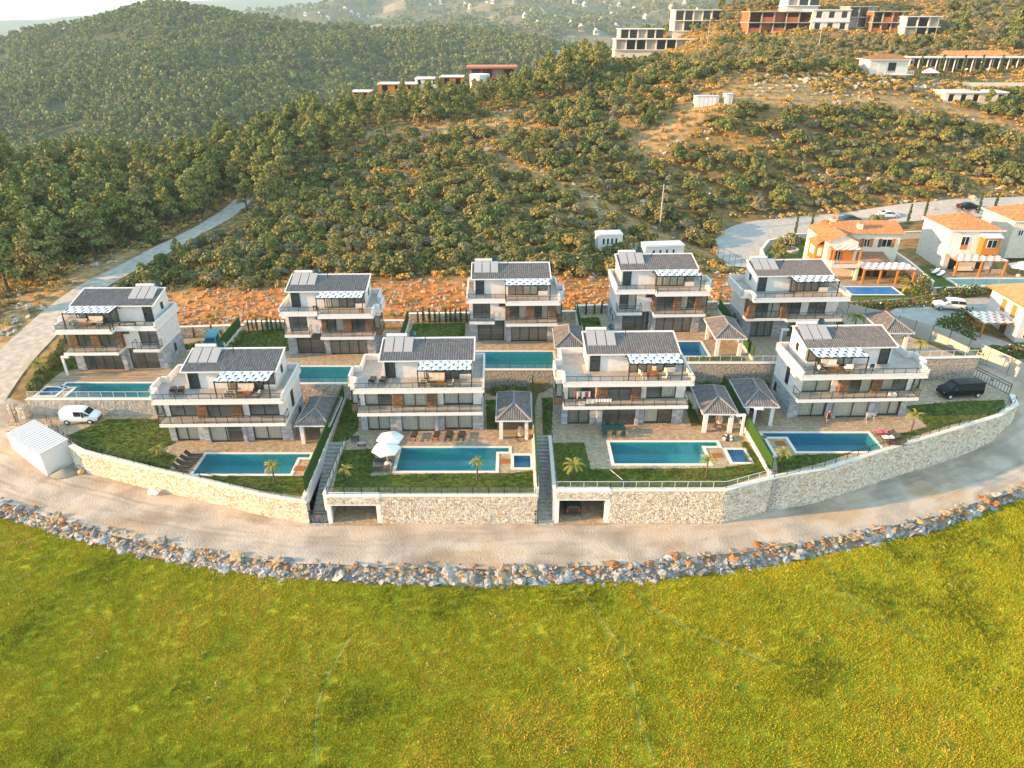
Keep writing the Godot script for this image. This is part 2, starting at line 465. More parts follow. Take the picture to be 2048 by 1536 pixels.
	for j in GNF - 1:
		for i in GNX - 1:
			var q := [j * GNX + i, j * GNX + i + 1, (j + 1) * GNX + i + 1, (j + 1) * GNX + i]
			var p := []
			var ns := []
			for k in 4:
				var ii: int = i + [0, 1, 1, 0][k]
				var jj: int = j + [0, 0, 1, 1][k]
				p.append(V(GX0 + ii * GS, grid[q[k]], GF0 + jj * GS))
				var i0 := maxi(ii - 1, 0); var i1 := mini(ii + 1, GNX - 1)
				var j0 := maxi(jj - 1, 0); var j1 := mini(jj + 1, GNF - 1)
				ns.append(Vector3(-(grid[jj * GNX + i1] - grid[jj * GNX + i0]) / ((i1 - i0) * GS), 1, (grid[j1 * GNX + ii] - grid[j0 * GNX + ii]) / ((j1 - j0) * GS)).normalized())
			b.trin(p[0], p[1], p[2], ns[0], ns[1], ns[2])
			b.trin(p[0], p[2], p[3], ns[0], ns[2], ns[3])
			var m := b.c.size()
			# vertex order of trin is a, d, b
			b.c[m - 6] = cols[q[0]]; b.c[m - 5] = cols[q[2]]; b.c[m - 4] = cols[q[1]]
			b.c[m - 3] = cols[q[0]]; b.c[m - 2] = cols[q[3]]; b.c[m - 1] = cols[q[2]]
	setting("hillside_terrain", b, "earth")

func ribbon(called: String, l: Array, m: String, lift := 0.12, cross := 4) -> void:   # l: [x, forward, half width]
	var b := mb()
	var pts := []
	for i in l.size() - 1:
		for s in 8:
			var t := s / 8.0
			var p0: Array = l[maxi(i - 1, 0)]; var p1: Array = l[i]; var p2: Array = l[i + 1]; var p3: Array = l[mini(i + 2, l.size() - 1)]
			var q := []
			for k in 3: q.append(cubic_interpolate(p1[k], p2[k], p0[k], p3[k], t))
			pts.append(q)
	pts.append(l[-1])
	var rows := []
	for i in pts.size():
		var a := Vector2(pts[maxi(i - 1, 0)][0], pts[maxi(i - 1, 0)][1])
		var c := Vector2(pts[mini(i + 1, pts.size() - 1)][0], pts[mini(i + 1, pts.size() - 1)][1])
		var d := (c - a).normalized().orthogonal()
		var row := []
		for k in cross + 1:
			var o: Vector2 = Vector2(pts[i][0], pts[i][1]) + d * pts[i][2] * (k * 2.0 / cross - 1.0)
			row.append(V(o.x, ground_y(o.x, o.y) + lift, o.y))
		rows.append(row)
	for i in rows.size() - 1:
		for k in cross:
			var up := (rows[i][k + 1] - rows[i][k]).cross(rows[i + 1][k] - rows[i][k]) as Vector3
			if up.y > 0: b.quad(rows[i][k], rows[i][k + 1], rows[i + 1][k + 1], rows[i + 1][k])
			else: b.quad(rows[i][k + 1], rows[i][k], rows[i + 1][k], rows[i + 1][k + 1])
	setting(called, b, m)

# field, bank and front road
const EDGE := [[-110, 80], [-80, 70], [-62, 61.5], [-51.5, 57], [-44, 54.2], [-36.4, 51.8], [-28, 49.8], [-20.9, 48.5], [-10, 47.8], [0, 47.7], [12.4, 48.4], [22, 50.0], [32, 52.1], [43, 55.4], [53, 59.4], [66, 66], [90, 80]]
func edge_f(x: float) -> float:
	for i in EDGE.size() - 1:
		if x <= EDGE[i + 1][0]:
			return 1.1 + lerpf(EDGE[i][1], EDGE[i + 1][1], clampf((x - EDGE[i][0]) / (EDGE[i + 1][0] - EDGE[i][0]), 0, 1))
	return EDGE[-1][1] + 1.1
func field_y(x: float, f: float) -> float: return -1.15 - 0.02 * (47.0 - f) + noise.get_noise_2d(x * 6.0, f * 6.0) * 0.3
func make_front() -> void:
	var b := mb()
	for xi in range(-80, 80, 2):
		for k in 46:
			var q := []
			for e in [[xi, k], [xi + 2, k], [xi + 2, k + 1], [xi, k + 1]]:
				var x: float = e[0]
				var f: float = lerpf(12.0, edge_f(x) + 0.4, e[1] / 46.0)
				q.append(V(x, field_y(x, f), f))
			b.quad(q[0], q[1], q[2], q[3])
	setting("field", b, "field_soil")
	b = mb()
	for xi in range(-90, 84, 1):
		for k in 4:
			var q := []
			for e in [[xi, k], [xi + 1, k], [xi + 1, k + 1], [xi, k + 1]]:
				var x: float = e[0]
				var t: float = e[1] / 4.0
				var f := edge_f(x) - 0.15 + t * 1.5
				q.append(V(x, lerpf(-1.4, -0.02, pow(t, 0.7)), f))
			b.col = Color(0.34, 0.27, 0.19)
			b.quad(q[0], q[1], q[2], q[3])
	setting("bank", b, "earth")
	b = mb()
	var P := []
	var C := []
	var nk := 57
	for xi in range(-76, 97, 1):
		var x := float(xi)
		var f0 := edge_f(x) + 1.1 + noise.get_noise_2d(x * 9.0, 3.0) * 0.4
		for k in nk:
			var f := f0 + 22.0 * k / (nk - 1)
			var y := 0.0
			if x < -47: y = maxf(0.0, smoothstep(64.0, 76.0, f) * 2.25 * smoothstep(-47.0, -56.0, x))
			if x > 50: y = maxf(y, smoothstep(64.0, 82.0, f) * 3.9 * smoothstep(50.0, 60.0, x))
			# pressed wheel tracks, loose pale grit and patches of brown dirt
			var t := f - f0 + noise.get_noise_2d(x * 2.0, 50.0) * 1.6
			var rut := absf(noise.get_noise_2d(t * 46.0, x * 1.6))
			P.append(V(x, y + noise.get_noise_2d(x * 8.0, f * 8.0) * 0.06 - 0.05 * smoothstep(0.12, 0.0, rut), f))
			var c := Color(1, 1, 1).lerp(Color(0.88, 0.86, 0.84), smoothstep(0.16, 0.02, rut))
			C.append(c.lerp(Color(0.84, 0.72, 0.57), 0.8 * smoothstep(0.15, 0.55, noise.get_noise_2d(x * 11.0 + 30.0, f * 14.0))))
	for i in P.size() / nk - 1:
		for k in nk - 1:
			var q := [i * nk + k, (i + 1) * nk + k, (i + 1) * nk + k + 1, i * nk + k + 1]
			b.quad(P[q[0]], P[q[1]], P[q[2]], P[q[3]])
			var m := b.c.size()
			b.c[m - 6] = C[q[0]]; b.c[m - 5] = C[q[2]]; b.c[m - 4] = C[q[1]]
			b.c[m - 3] = C[q[0]]; b.c[m - 2] = C[q[3]]; b.c[m - 1] = C[q[2]]
	setting("gravel_road", b, "gravel")

# ---- pieces of buildings ----------------------------------------------------
func clad(b: Mb, x0: float, x1: float, y0: float, y1: float, z: float, brown: bool, s: int, along := Vector3.RIGHT, out := Vector3.BACK, org := Vector3.ZERO) -> void:
	# thin stone slabs in uneven courses on a face that runs along `along` and looks to `out`
	var r := RandomNumberGenerator.new()
	r.seed = s
	var y := y0
	while y < y1 - 0.03:
		var h := minf(r.randf_range(0.16, 0.34) if not brown else r.randf_range(0.12, 0.24), y1 - y)
		if y1 - y - h < 0.1: h = y1 - y
		var x := x0
		while x < x1 - 0.02:
			var w := minf(r.randf_range(0.3, 0.75) if not brown else r.randf_range(0.18, 0.5), x1 - x)
			if x1 - x - w < 0.12: w = x1 - x
			var d := r.randf_range(0.02, 0.06)
			var k := r.randf_range(0.75, 1.2)
			if brown: b.col = Color(0.20 * k, 0.105 * k * r.randf_range(0.85, 1.15), 0.055 * k)
			else: b.col = Color(0.37 * k * r.randf_range(0.95, 1.08), 0.385 * k, 0.41 * k)
			var g := 0.012
			var p := []
			for e in [[x + g, y + g, 0.0], [x + w - g, y + g, 0.0], [x + w - g, y + h - g, 0.0], [x + g, y + h - g, 0.0]]:
				p.append(org + along * e[0] + Vector3.UP * e[1] + out * z)
			var t := []
			for q in p: t.append(q + out * (d + r.randf_range(-0.008, 0.008)))
			b.quad(t[0], t[1], t[2], t[3])
			for i in 4:
				var j := (i + 1) % 4
				b.quad(p[i], p[j], t[j], t[i])
			x += w
		y += h
	b.col = Color.WHITE

func curtain(b: Mb, x0: float, x1: float, y0: float, y1: float, z: float) -> void:
	var n := int((x1 - x0) / 0.14) + 1
	for i in n:
		var a := lerpf(x0, x1, float(i) / n)
		var e := lerpf(x0, x1, float(i + 1) / n)
		var za := z + (0.05 if i % 2 else 0.0)
		var ze := z + (0.0 if i % 2 else 0.05)
		b.quad(Vector3(a, y0, za), Vector3(e, y0, ze), Vector3(e, y1, ze), Vector3(a, y1, za))

# drape: 0 none, 1 full light, 2 first half light, 3 full dark, 4 second half light
func window(parent: Node, x0: float, x1: float, y0: float, y1: float, z: float, panels: int, drape: int, fm := "frame") -> void:
	var b := mb()
	var w := 0.075
	b.bx(x0, x1, y0, y0 + w, z - 0.05, z + 0.04); b.bx(x0, x1, y1 - w, y1, z - 0.05, z + 0.04)
	b.bx(x0, x0 + w, y0 + w, y1 - w, z - 0.05, z + 0.04); b.bx(x1 - w, x1, y0 + w, y1 - w, z - 0.05, z + 0.04)
	for i in range(1, panels):
		var x := lerpf(x0, x1, float(i) / panels)
		b.bx(x - 0.05, x + 0.05, y0 + w, y1 - w, z - 0.045, z + 0.035)
	var f := part("window", b, fm, parent)
	for i in panels:
		b = mb()
		var a := lerpf(x0, x1, float(i) / panels)
		var e := lerpf(x0, x1, float(i + 1) / panels)
		b.bx(a + 0.04, e - 0.04, y0 + 0.04, y1 - 0.04, z - 0.012, z + 0.012)
		part("pane", b, "glass", f)
	if drape:
		b = mb()
		var c0 := x0 + 0.05
		var c1 := x1 - 0.05
		if drape == 2: c1 = lerpf(x0, x1, 0.52)
		if drape == 4: c0 = lerpf(x0, x1, 0.55)
		curtain(b, c0, c1, y0 + 0.05, y1 - 0.05, z - 0.25)
		part("curtain", b, "curtain_dark" if drape == 3 else "curtain", f)

func rail(parent: Node, pts: Array, h := 0.95, glass := true, called := "railing", gap := 1.25, m := "metal") -> void:
	var b := mb()
	var spans := []
	for i in pts.size() - 1:
		var a: Vector3 = pts[i]; var e: Vector3 = pts[i + 1]
		var up := Vector3.UP * h
		b.bar(a + up, e + up, 0.05, 0.04)
		b.bar(a + up * 0.12, e + up * 0.12, 0.03, 0.03)
		var n := maxi(1, int(round(a.distance_to(e) / gap)))
		for k in n + 1:
			var p := a.lerp(e, float(k) / n)
			b.bar(p, p + up, 0.045, 0.045)
			if k < n: spans.append([p, a.lerp(e, float(k + 1) / n)])
	var o := part(called, b, m, parent)
	if glass:
		for s in spans:
			b = mb()
			b.bar(s[0].lerp(s[1], 0.04) + Vector3.UP * h * 0.55, s[1].lerp(s[0], 0.04) + Vector3.UP * h * 0.55, 0.012, h * 0.8)
			part("glass_panel", b, "rail_glass", o)

# barrel tiles on a sloping face: eave from a to e, ridge from r0 to r1 (r1 may equal r0)
func tiles(b: Mb, a: Vector3, e: Vector3, r0: Vector3, r1: Vector3, c0: Color, c1: Color, s: int, pitch := 0.26, course := 0.42) -> void:
	var r := RandomNumberGenerator.new()
	r.seed = s
	var along := (e - a).normalized()
	var w := a.distance_to(e)
	var t0 := (r0 - a).dot(along)
	var t1 := (r1 - a).dot(along)
	var slope := (r0 - a) - along * t0
	var run := slope.length()
	slope = slope.normalized()
	var nrm := along.cross(slope).normalized()
	if nrm.y < 0: nrm = -nrm
	b.col = c0.lerp(c1, 0.3)
	b.quad(a, e, r1, r0)
	var n := int(w / pitch)
	var rad := pitch * 0.29
	for i in n:
		var x := (i + 0.5) * w / n
		var l := run
		if x < t0: l = run * x / maxf(t0, 0.001)
		elif x > t1: l = run * (w - x) / maxf(w - t1, 0.001)
		var y := -0.04
		while y < l - 0.05:
			var y2 := minf(y + course, l)
			b.col = c0.lerp(c1, r.randf())
			var p := a + along * x + slope * y + nrm * 0.02
			var q := a + along * x + slope * (y2 + 0.02)
			var ra := rad * 1.1
			var rb := rad * 0.9
			var pa := [p - along * ra, p - along * ra * 0.6 + nrm * ra * 0.75, p + along * ra * 0.6 + nrm * ra * 0.75, p + along * ra]
			var pb := [q - along * rb, q - along * rb * 0.6 + nrm * rb * 0.75, q + along * rb * 0.6 + nrm * rb * 0.75, q + along * rb]
			for k in 3: b.quad(pa[k], pa[k + 1], pb[k + 1], pb[k])
			y = y2
	b.col = Color.WHITE

const GREY0 := Color(0.125, 0.12, 0.12)
const GREY1 := Color(0.225, 0.205, 0.20)

func weave(parent: Node, x0: float, x1: float, z0: float, z1: float, y: float, rows: int, m := "fabric", beam := "metal", half := 0.46) -> void:
	# strips of cloth that run over and under the bars of a pergola
	var n := int((x1 - x0) / half)
	var b := mb()
	for i in n + 1:
		var x := lerpf(x0, x1, float(i) / n)
		b.bx(x - 0.025, x + 0.025, y - 0.02, y + 0.02, z0, z1)
	part("crossbar", b, beam, parent)
	for k in rows:
		b = mb()
		var za := lerpf(z0, z1, float(k) / rows) + 0.01
		var zb := lerpf(z0, z1, float(k + 1) / rows) - 0.01
		var steps := n * 4
		for i in steps:
			var xa := lerpf(x0, x1, float(i) / steps)
			var xb := lerpf(x0, x1, float(i + 1) / steps)
			var ya := y + 0.07 * sin(PI * i / 4.0 + PI * (k % 2) + PI * 0.5)
			var yb := y + 0.07 * sin(PI * (i + 1) / 4.0 + PI * (k % 2) + PI * 0.5)
			b.quad(Vector3(xa, ya, zb), Vector3(xb, yb, zb), Vector3(xb, yb, za), Vector3(xa, ya, za))
		part("fabric_strip", b, m, parent)

func fascia(b: Mb, a: Vector3, e: Vector3, h: float, t: float) -> void: b.bar(a, e, t, h)

func villa(k: Dictionary, called: String, label: String, where: Vector3, turn: float) -> Node3D:
	var o := thing(called, label, "house", where, turn, "modern white villas on the terraces")
	var W: float = k.W
	var flip: bool = k.get("flip", false)
	var D := 5.5
	var mx := func(x: float) -> float: return W - x if flip else x
	var s: int = k.get("seed", 1)
	var b := mb()
	# ground floor: stone side and back walls, room, front bays
	b.bx(0, W, 0, 2.9, -D, -D + 0.3); b.bx(0, 0.3, 0, 2.9, -D + 0.3, -0.3); b.bx(W - 0.3, W, 0, 2.9, -D + 0.3, -0.3)
	part("ground_floor_wall", b, "concrete", o)
	b = mb()
	clad(b, 0.0, D, 0.0, 2.9, 0.0, false, s + 11, Vector3.BACK, Vector3.LEFT, Vector3(0, 0, -D))
	clad(b, 0.0, D, 0.0, 2.9, 0.0, false, s + 12, Vector3.FORWARD, Vector3.RIGHT, Vector3(W, 0, 0))
	var cl := part("stone_cladding", b, "stone", o)
	cl.set_meta("kind", "stuff")
	b = mb()
	b.bx(0.3, W - 0.3, 0.02, 2.88, -2.2, -2.05); b.bx(0.3, W - 0.3, 3.22, 5.8, -2.2, -2.05)
	for x in [4.2, 8.8]: b.bx(mx.call(x) - 0.06, mx.call(x) + 0.06, 0.02, 2.88, -2.05, -0.5); b.bx(mx.call(x) - 0.06, mx.call(x) + 0.06, 3.22, 5.8, -2.05, -0.5)
	part("inner_wall", b, "room", o)
	b = mb()
	b.bx(0, W, 2.9, 3.2, -D, 0.0)
	part("floor_slab", b, "trim", o)
	b = mb()
	b.bx(0, W, 3.2, 5.82, -D, -D + 0.3); b.bx(0, 0.3, 3.2, 5.82, -D + 0.3, -0.3); b.bx(W - 0.3, W, 3.2, 5.82, -D + 0.3, -0.3)
	part("first_floor_wall", b, "white", o)
	for lv in [[k.ground, 0.0, 2.9], [k.first, 3.2, 5.82]]:
		var i := 0
		for q in lv[0]:
			i += 1
			var x0: float = mx.call(q[1]); var x1: float = mx.call(q[2])
			if x0 > x1: var t := x0; x0 = x1; x1 = t
			var z: float = q[3]
			var y0: float = lv[1]; var y1: float = lv[2]
			match q[0]:
				"S", "B":
					b = mb()
					b.bx(x0, x1, y0, y1, -0.3, z)
					var p := part("pier", b, "concrete", o)
					b = mb()
					clad(b, x0, x1, y0, y1, z, q[0] == "B", s * 7 + i)
					if z > 0.1:
						clad(b, 0, z, y0, y1, 0, q[0] == "B", s * 5 + i, Vector3.BACK, Vector3.LEFT, Vector3(x0, 0, 0))
						clad(b, 0, z, y0, y1, 0, q[0] == "B", s * 3 + i, Vector3.FORWARD, Vector3.RIGHT, Vector3(x1, 0, z))
					part("stone_facing", b, "stone", p).set_meta("kind", "stuff")
				"W":
					b = mb()
					b.bx(x0, x1, y0, y1, -0.3, z)
					part("pier", b, "white", o)
				"N":
					b = mb()
					b.bx(x0, x1, y0, y1 - 0.95, -0.3, z); b.bx(x0, x1, y1 - 0.15, y1, -0.3, z)
					part("pier", b, "white", o)
					window(o, x0, x1, y1 - 0.95, y1 - 0.15, z - 0.1, 1, 0)
				"G":
					var dr: int = q[5]
					window(o, x0, x1, y0 + 0.03, y1 - 0.05, z - 0.14, q[4], dr)
	# balconies
	for q in k.balconies:
		var x0: float = mx.call(q[0]); var x1: float = mx.call(q[1])
		if x0 > x1: var t := x0; x0 = x1; x1 = t
		b = mb()
		b.bx(x0, x1, 2.88, 3.18, 0.003, q[2])
		b.bx(x0, x1, 3.18, 3.26, q[2] - 0.12, q[2])
		var bal := part("balcony", b, "trim", o)
		b = mb()
		b.bx(x0 + 0.05, x1 - 0.05, 3.18, 3.215, 0.01, q[2] - 0.12)
		part("balcony_floor", b, "terrace_tile", bal)
		rail(bal, [Vector3(x0 + 0.06, 3.26, 0.1), Vector3(x0 + 0.06, 3.26, q[2] - 0.06), Vector3(x1 - 0.06, 3.26, q[2] - 0.06), Vector3(x1 - 0.06, 3.26, 0.1)])
	# bay under the step of the roof terrace
	if k.has("bay"):
		var q: Array = k.bay
		var x0: float = mx.call(q[0]); var x1: float = mx.call(q[1])
		if x0 > x1: var t := x0; x0 = x1; x1 = t
		b = mb()
		b.bx(x0, x1, 2.6, 3.5, q[2], q[3])
		var p := part("bay", b, "concrete", o)
		b = mb()
		clad(b, x0, x1, 2.6, 3.5, q[3], true, s + 31)
		clad(b, 0, q[3] - q[2], 2.6, 3.5, 0, true, s + 32, Vector3.BACK, Vector3.LEFT, Vector3(x0, 0, q[2]))
		clad(b, 0, q[3] - q[2], 2.6, 3.5, 0, true, s + 33, Vector3.FORWARD, Vector3.RIGHT, Vector3(x1, 0, q[3]))
		part("stone_facing", b, "stone", p).set_meta("kind", "stuff")
		b = mb()
		b.bx(x0, x1, 3.5, 5.82, q[2], q[2] + 0.4); b.bx(x0, x1, 5.3, 5.82, q[2] + 0.4, q[3])
		part("bay_wall", b, "white", o)
		window(o, x0 + 0.02, x1 - 0.02, 3.52, 5.28, q[3] - 0.1, 1, 1)
		b = mb()
		for x in [x0 + 0.06, x1 - 0.06]: b.bar(Vector3(x, 4.4, q[2] + 0.4), Vector3(x, 4.4, q[3] - 0.12), 0.04, 1.7)
		part("side_pane", b, "car_glass", o)
	# roof terrace
	var poly := PackedVector2Array()
	for q in k.terrace: poly.append(Vector2(mx.call(q[0]), q[1]))
	b = mb()
	b.prism(poly.duplicate(), 5.82, 6.16)
	for q in poly.size(): pass
	var low := Geometry2D.triangulate_polygon(poly)
	for i in range(0, low.size(), 3): b.tri(Vector3(poly[low[i]].x, 5.82, poly[low[i]].y), Vector3(poly[low[i + 1]].x, 5.82, poly[low[i + 1]].y), Vector3(poly[low[i + 2]].x, 5.82, poly[low[i + 2]].y))
	part("terrace_slab", b, "trim", o)
	b = mb()
	for q in Geometry2D.offset_polygon(poly, -0.2): b.sheet(q, 6.2)
	part("terrace_floor", b, "terrace_tile", o)
	for i in poly.size():
		var a := poly[i]; var e := poly[(i + 1) % poly.size()]
		var front: bool = (i == poly.size() - 1) if not k.has("front") else (i in k.front)
		var d := (e - a).normalized()
		var inn := Vector2(-d.y, d.x)
		if not Geometry2D.is_point_in_polygon((a + e) * 0.5 + inn * 0.1, poly): inn = -inn
		a += inn * 0.1; e += inn * 0.1
		var h := 0.28 if front else 0.78
		b = mb()
		b.bar(Vector3(a.x, 6.16 + h * 0.5, a.y) - Vector3(d.x, 0, d.y) * 0.0, Vector3(e.x, 6.16 + h * 0.5, e.y) + Vector3(d.x, 0, d.y) * 0.0, 0.2, h)
		part("parapet", b, "white", o)
		if front: rail(o, [Vector3(a.x, 6.44, a.y).lerp(Vector3(e.x, 6.44, e.y), 0.01), Vector3(e.x, 6.44, e.y).lerp(Vector3(a.x, 6.44, a.y), 0.01)], 0.62)
	# penthouse
	var R: float = k.roof_x
	var up := func(x: float) -> float: return mx.call(R + x)
	b = mb()
	var prof := [Vector2(-1.0, 6.2), Vector2(-1.0, 8.36), Vector2(-4.7, 9.12), Vector2(-5.25, 8.85), Vector2(-5.25, 6.2)]
	var xs := [up.call(0.28), up.call(10.07)]
	xs.sort()
	for i in prof.size():
		var p: Vector2 = prof[i]; var q: Vector2 = prof[(i + 1) % prof.size()]
		b.quad(Vector3(xs[0], p.y, p.x), Vector3(xs[0], q.y, q.x), Vector3(xs[1], q.y, q.x), Vector3(xs[1], p.y, p.x))
	for x in xs:
		for i in [[0, 1, 2], [0, 2, 3], [0, 3, 4]]:
			var t := [Vector3(x, prof[i[0]].y, prof[i[0]].x), Vector3(x, prof[i[1]].y, prof[i[1]].x), Vector3(x, prof[i[2]].y, prof[i[2]].x)]
			if x == xs[0]: b.tri(t[0], t[1], t[2])
			else: b.tri(t[0], t[2], t[1])
	part("penthouse_wall", b, "white", o)
	var g := [up.call(4.8), up.call(8.65)]
	g.sort()
	b = mb()
	b.bx(g[0] + 0.08, g[1] - 0.08, 6.22, 8.3, -0.998, -0.99)
	part("glazed_room", b, "room", o)
	window(o, g[0], g[1], 6.22, 8.3, -0.62, 4, [1, 3, 2, 4][s % 4])
	for x in g:
		b = mb()
		b.bx(x - 0.02, x + 0.02, 6.25, 8.3, -0.99, -0.66)
		part("side_pane", b, "glass", o)
	g = [up.call(8.7), up.call(9.95)]
	g.sort()
	b = mb()
	b.bx(g[0], g[1], 6.2, 6.75, -0.995, -0.6)
	part("window_sill_wall", b, "white", o)
	window(o, g[0], g[1], 6.77, 8.28, -0.7, 1, 3)
	g = [up.call(0.53), up.call(1.65)]
	g.sort()
	b = mb()
	b.bx(g[0], g[1], 6.22, 8.3, -0.998, -0.98)
	part("door", b, "car_glass", o)
	window(o, g[0], g[1], 6.22, 8.3, -0.92, 1, 0)
	b = mb()
	b.bx(up.call(4.35), up.call(4.6), 7.95, 8.05, -0.998, -0.9)
	part("wall_vent", b, "metal", o)  # small dark vent high on the penthouse front, gives no light
	# roof
	var ra := [mx.call(R), mx.call(R + 10.35)]
	ra.sort()
	b = mb()
	tiles(b, Vector3(ra[0], 8.43, -0.52), Vector3(ra[1], 8.43, -0.52), Vector3(ra[0], 9.27, -4.7), Vector3(ra[1], 9.27, -4.7), GREY0, GREY1, s + 3)
	tiles(b, Vector3(ra[1], 8.98, -5.6), Vector3(ra[0], 8.98, -5.6), Vector3(ra[1], 9.27, -4.7), Vector3(ra[0], 9.27, -4.7), GREY0, GREY1, s + 4)
	var roof := part("roof", b, "roof_tile", o)
	b = mb()
	b.bar(Vector3(ra[0] - 0.04, 8.42, -0.5), Vector3(ra[1] + 0.04, 8.42, -0.5), 0.1, 0.14)
	for x in ra: b.bar(Vector3(x, 8.42, -0.56), Vector3(x, 9.28, -4.68), 0.12, 0.2)
	b.bar(Vector3(ra[0] - 0.06, 9.3, -4.72), Vector3(ra[1] + 0.06, 9.3, -4.72), 0.26, 0.12)
	part("fascia", b, "trim", roof)
	# solar collectors with their tank
	var sx: float = (R + 0.35) if not k.get("solar_right", false) else (R + 6.6)
	for i in 3:
		b = mb()
		var c := 0.5 if not flip or true else 0.5
		var x0: float = (ra[0] + (sx - R) + i * 1.08)
		if flip and not k.get("solar_right", false): x0 = ra[0] + 0.35 + i * 1.08
		var y0 := 8.80
		b.hexa([Vector3(x0, y0, -2.1), Vector3(x0 + 0.98, y0, -2.1), Vector3(x0 + 0.98, y0 + 0.75, -4.25), Vector3(x0, y0 + 0.75, -4.25), Vector3(x0, y0 + 0.1, -2.13), Vector3(x0 + 0.98, y0 + 0.1, -2.13), Vector3(x0 + 0.98, y0 + 0.85, -4.28), Vector3(x0, y0 + 0.85, -4.28)])
		var sp := part("solar_collector", b, "solar", roof)
		b = mb()
		for x in [x0 + 0.05, x0 + 0.93]:
			b.bar(Vector3(x, 9.05, -4.1), Vector3(x, y0 + 0.75, -4.1), 0.05, 0.05)
			b.bar(Vector3(x, 8.68, -2.15), Vector3(x, y0, -2.15), 0.05, 0.05)
		part("bracket", b, "steel", sp)
	b = mb()
	var tx: float = ra[0] + 0.4 + (0.0 if not k.get("solar_right", false) else 6.3)
	b.tube(Vector3(tx, 9.62, -4.75), Vector3(tx + 2.3, 9.62, -4.75), 0.26, 0.26, 12)
	part("water_tank", b, "steel", roof)
	b = mb()
	b.tube(Vector3(tx + 2.9, 9.2, -5.0), Vector3(tx + 2.9, 9.6, -5.0), 0.03, 0.03)
	b.x = Transform3D(Basis(Vector3(1, 0, 0), 1.1), Vector3(tx + 2.9, 9.75, -5.0))
	b.lathe([Vector2(0.02, 0), Vector2(0.2, 0.03), Vector2(0.38, 0.12), Vector2(0.2, 0.05), Vector2(0.02, 0.02)], 12)
	part("satellite_dish", b, "teal_plastic", roof)
	b = mb()
	b.tube(Vector3(tx + 4.4, 8.9, -4.0), Vector3(tx + 4.4, 9.75, -4.0), 0.05, 0.05)
	part("vent_pipe", b, "metal", roof)
	# pergola
	g = [up.call(4.4), up.call(10.1)]
	g.sort()
	b = mb()
	for x in g:
		b.bx(x - 0.05, x + 0.05, 6.2, 8.3, 1.66, 1.76)
		b.bx(x - 0.05, x + 0.05, 8.28, 8.38, -0.5, 1.8)
	b.bx(g[0], g[1], 8.28, 8.38, 1.68, 1.78); b.bx(g[0], g[1], 8.28, 8.36, -0.5, -0.42)
	var pg := part("pergola_frame", b, "metal", o)
	weave(pg, g[0] + 0.02, g[1] - 0.02, -0.45, 1.72, 8.42, 3)
	# side windows
	for q in k.get("side", []):
		var lx: float = 0.0 if q[0] < 0 else W
		b = mb()
		var dx := -0.05 if q[0] < 0 else 0.05
		b.bx(lx - 0.08, lx + 0.08, q[3], q[4], q[1], q[2])
		var sw := part("side_window", b, "frame", o)
		b = mb()
		b.bx(lx + dx * 1.5, lx + dx * 1.9, q[3] + 0.08, q[4] - 0.08, q[1] + 0.08, q[2] - 0.08)
		part("pane", b, "car_glass", sw)
	for q in [[0, -2.4, -1.5, 7.0, 7.9]]:
		var lx: float = xs[0 if where.x > 0 else 1]
		b = mb()
		b.bx(lx - 0.04, lx + 0.04, q[3], q[4], q[1] - 1.2, q[2] - 1.4)
		part("side_window", b, "car_glass", o)
	return o

func spec_front(s: int, d: Array, flip := false) -> Dictionary:
	return {"W": 13.65, "seed": s, "flip": flip, "roof_x": 2.45,
		"ground": [["S", 0, 0.66, 0], ["G", 0.66, 3.15, 0, 2, d[0]], ["S", 3.15, 3.95, 0], ["S", 3.95, 4.5, 0.35], ["G", 4.5, 8.25, 0.35, 2, d[1]], ["S", 8.25, 8.6, 0.35], ["S", 8.6, 9.3, 0], ["G", 9.3, 12.45, 0, 2, d[2]], ["S", 12.45, 13.65, 0]],
		"first": [["W", 0, 0.6, 0], ["G", 0.6, 3.65, 0, 2, d[3]], ["W", 3.65, 3.8, 0], ["B", 3.8, 4.9, 0.5], ["G", 4.9, 7.55, 0.5, 2, d[4]], ["B", 7.55, 8.6, 0.5], ["W", 8.6, 9.3, 0], ["G", 9.3, 12.6, 0, 2, d[5]], ["W", 12.6, 13.65, 0]],
		"balconies": [[0.0, 13.65, 1.78]], "bay": [-0.8, -0.003, -2.5, 0.2],
		"terrace": [[-0.1, 2.07], [-0.1, 0.3], [-0.95, 0.3], [-0.95, -2.6], [-0.1, -2.6], [-0.1, -5.7], [13.9, -5.7], [13.9, 2.07]],
		"side": [[1, -2.2, -1.4, 3.5, 5.6], [1, -4.0, -3.4, 1.2, 2.3], [-1, -2.2, -1.4, 3.5, 5.6], [-1, -4.6, -4.0, 1.2, 2.3]]}
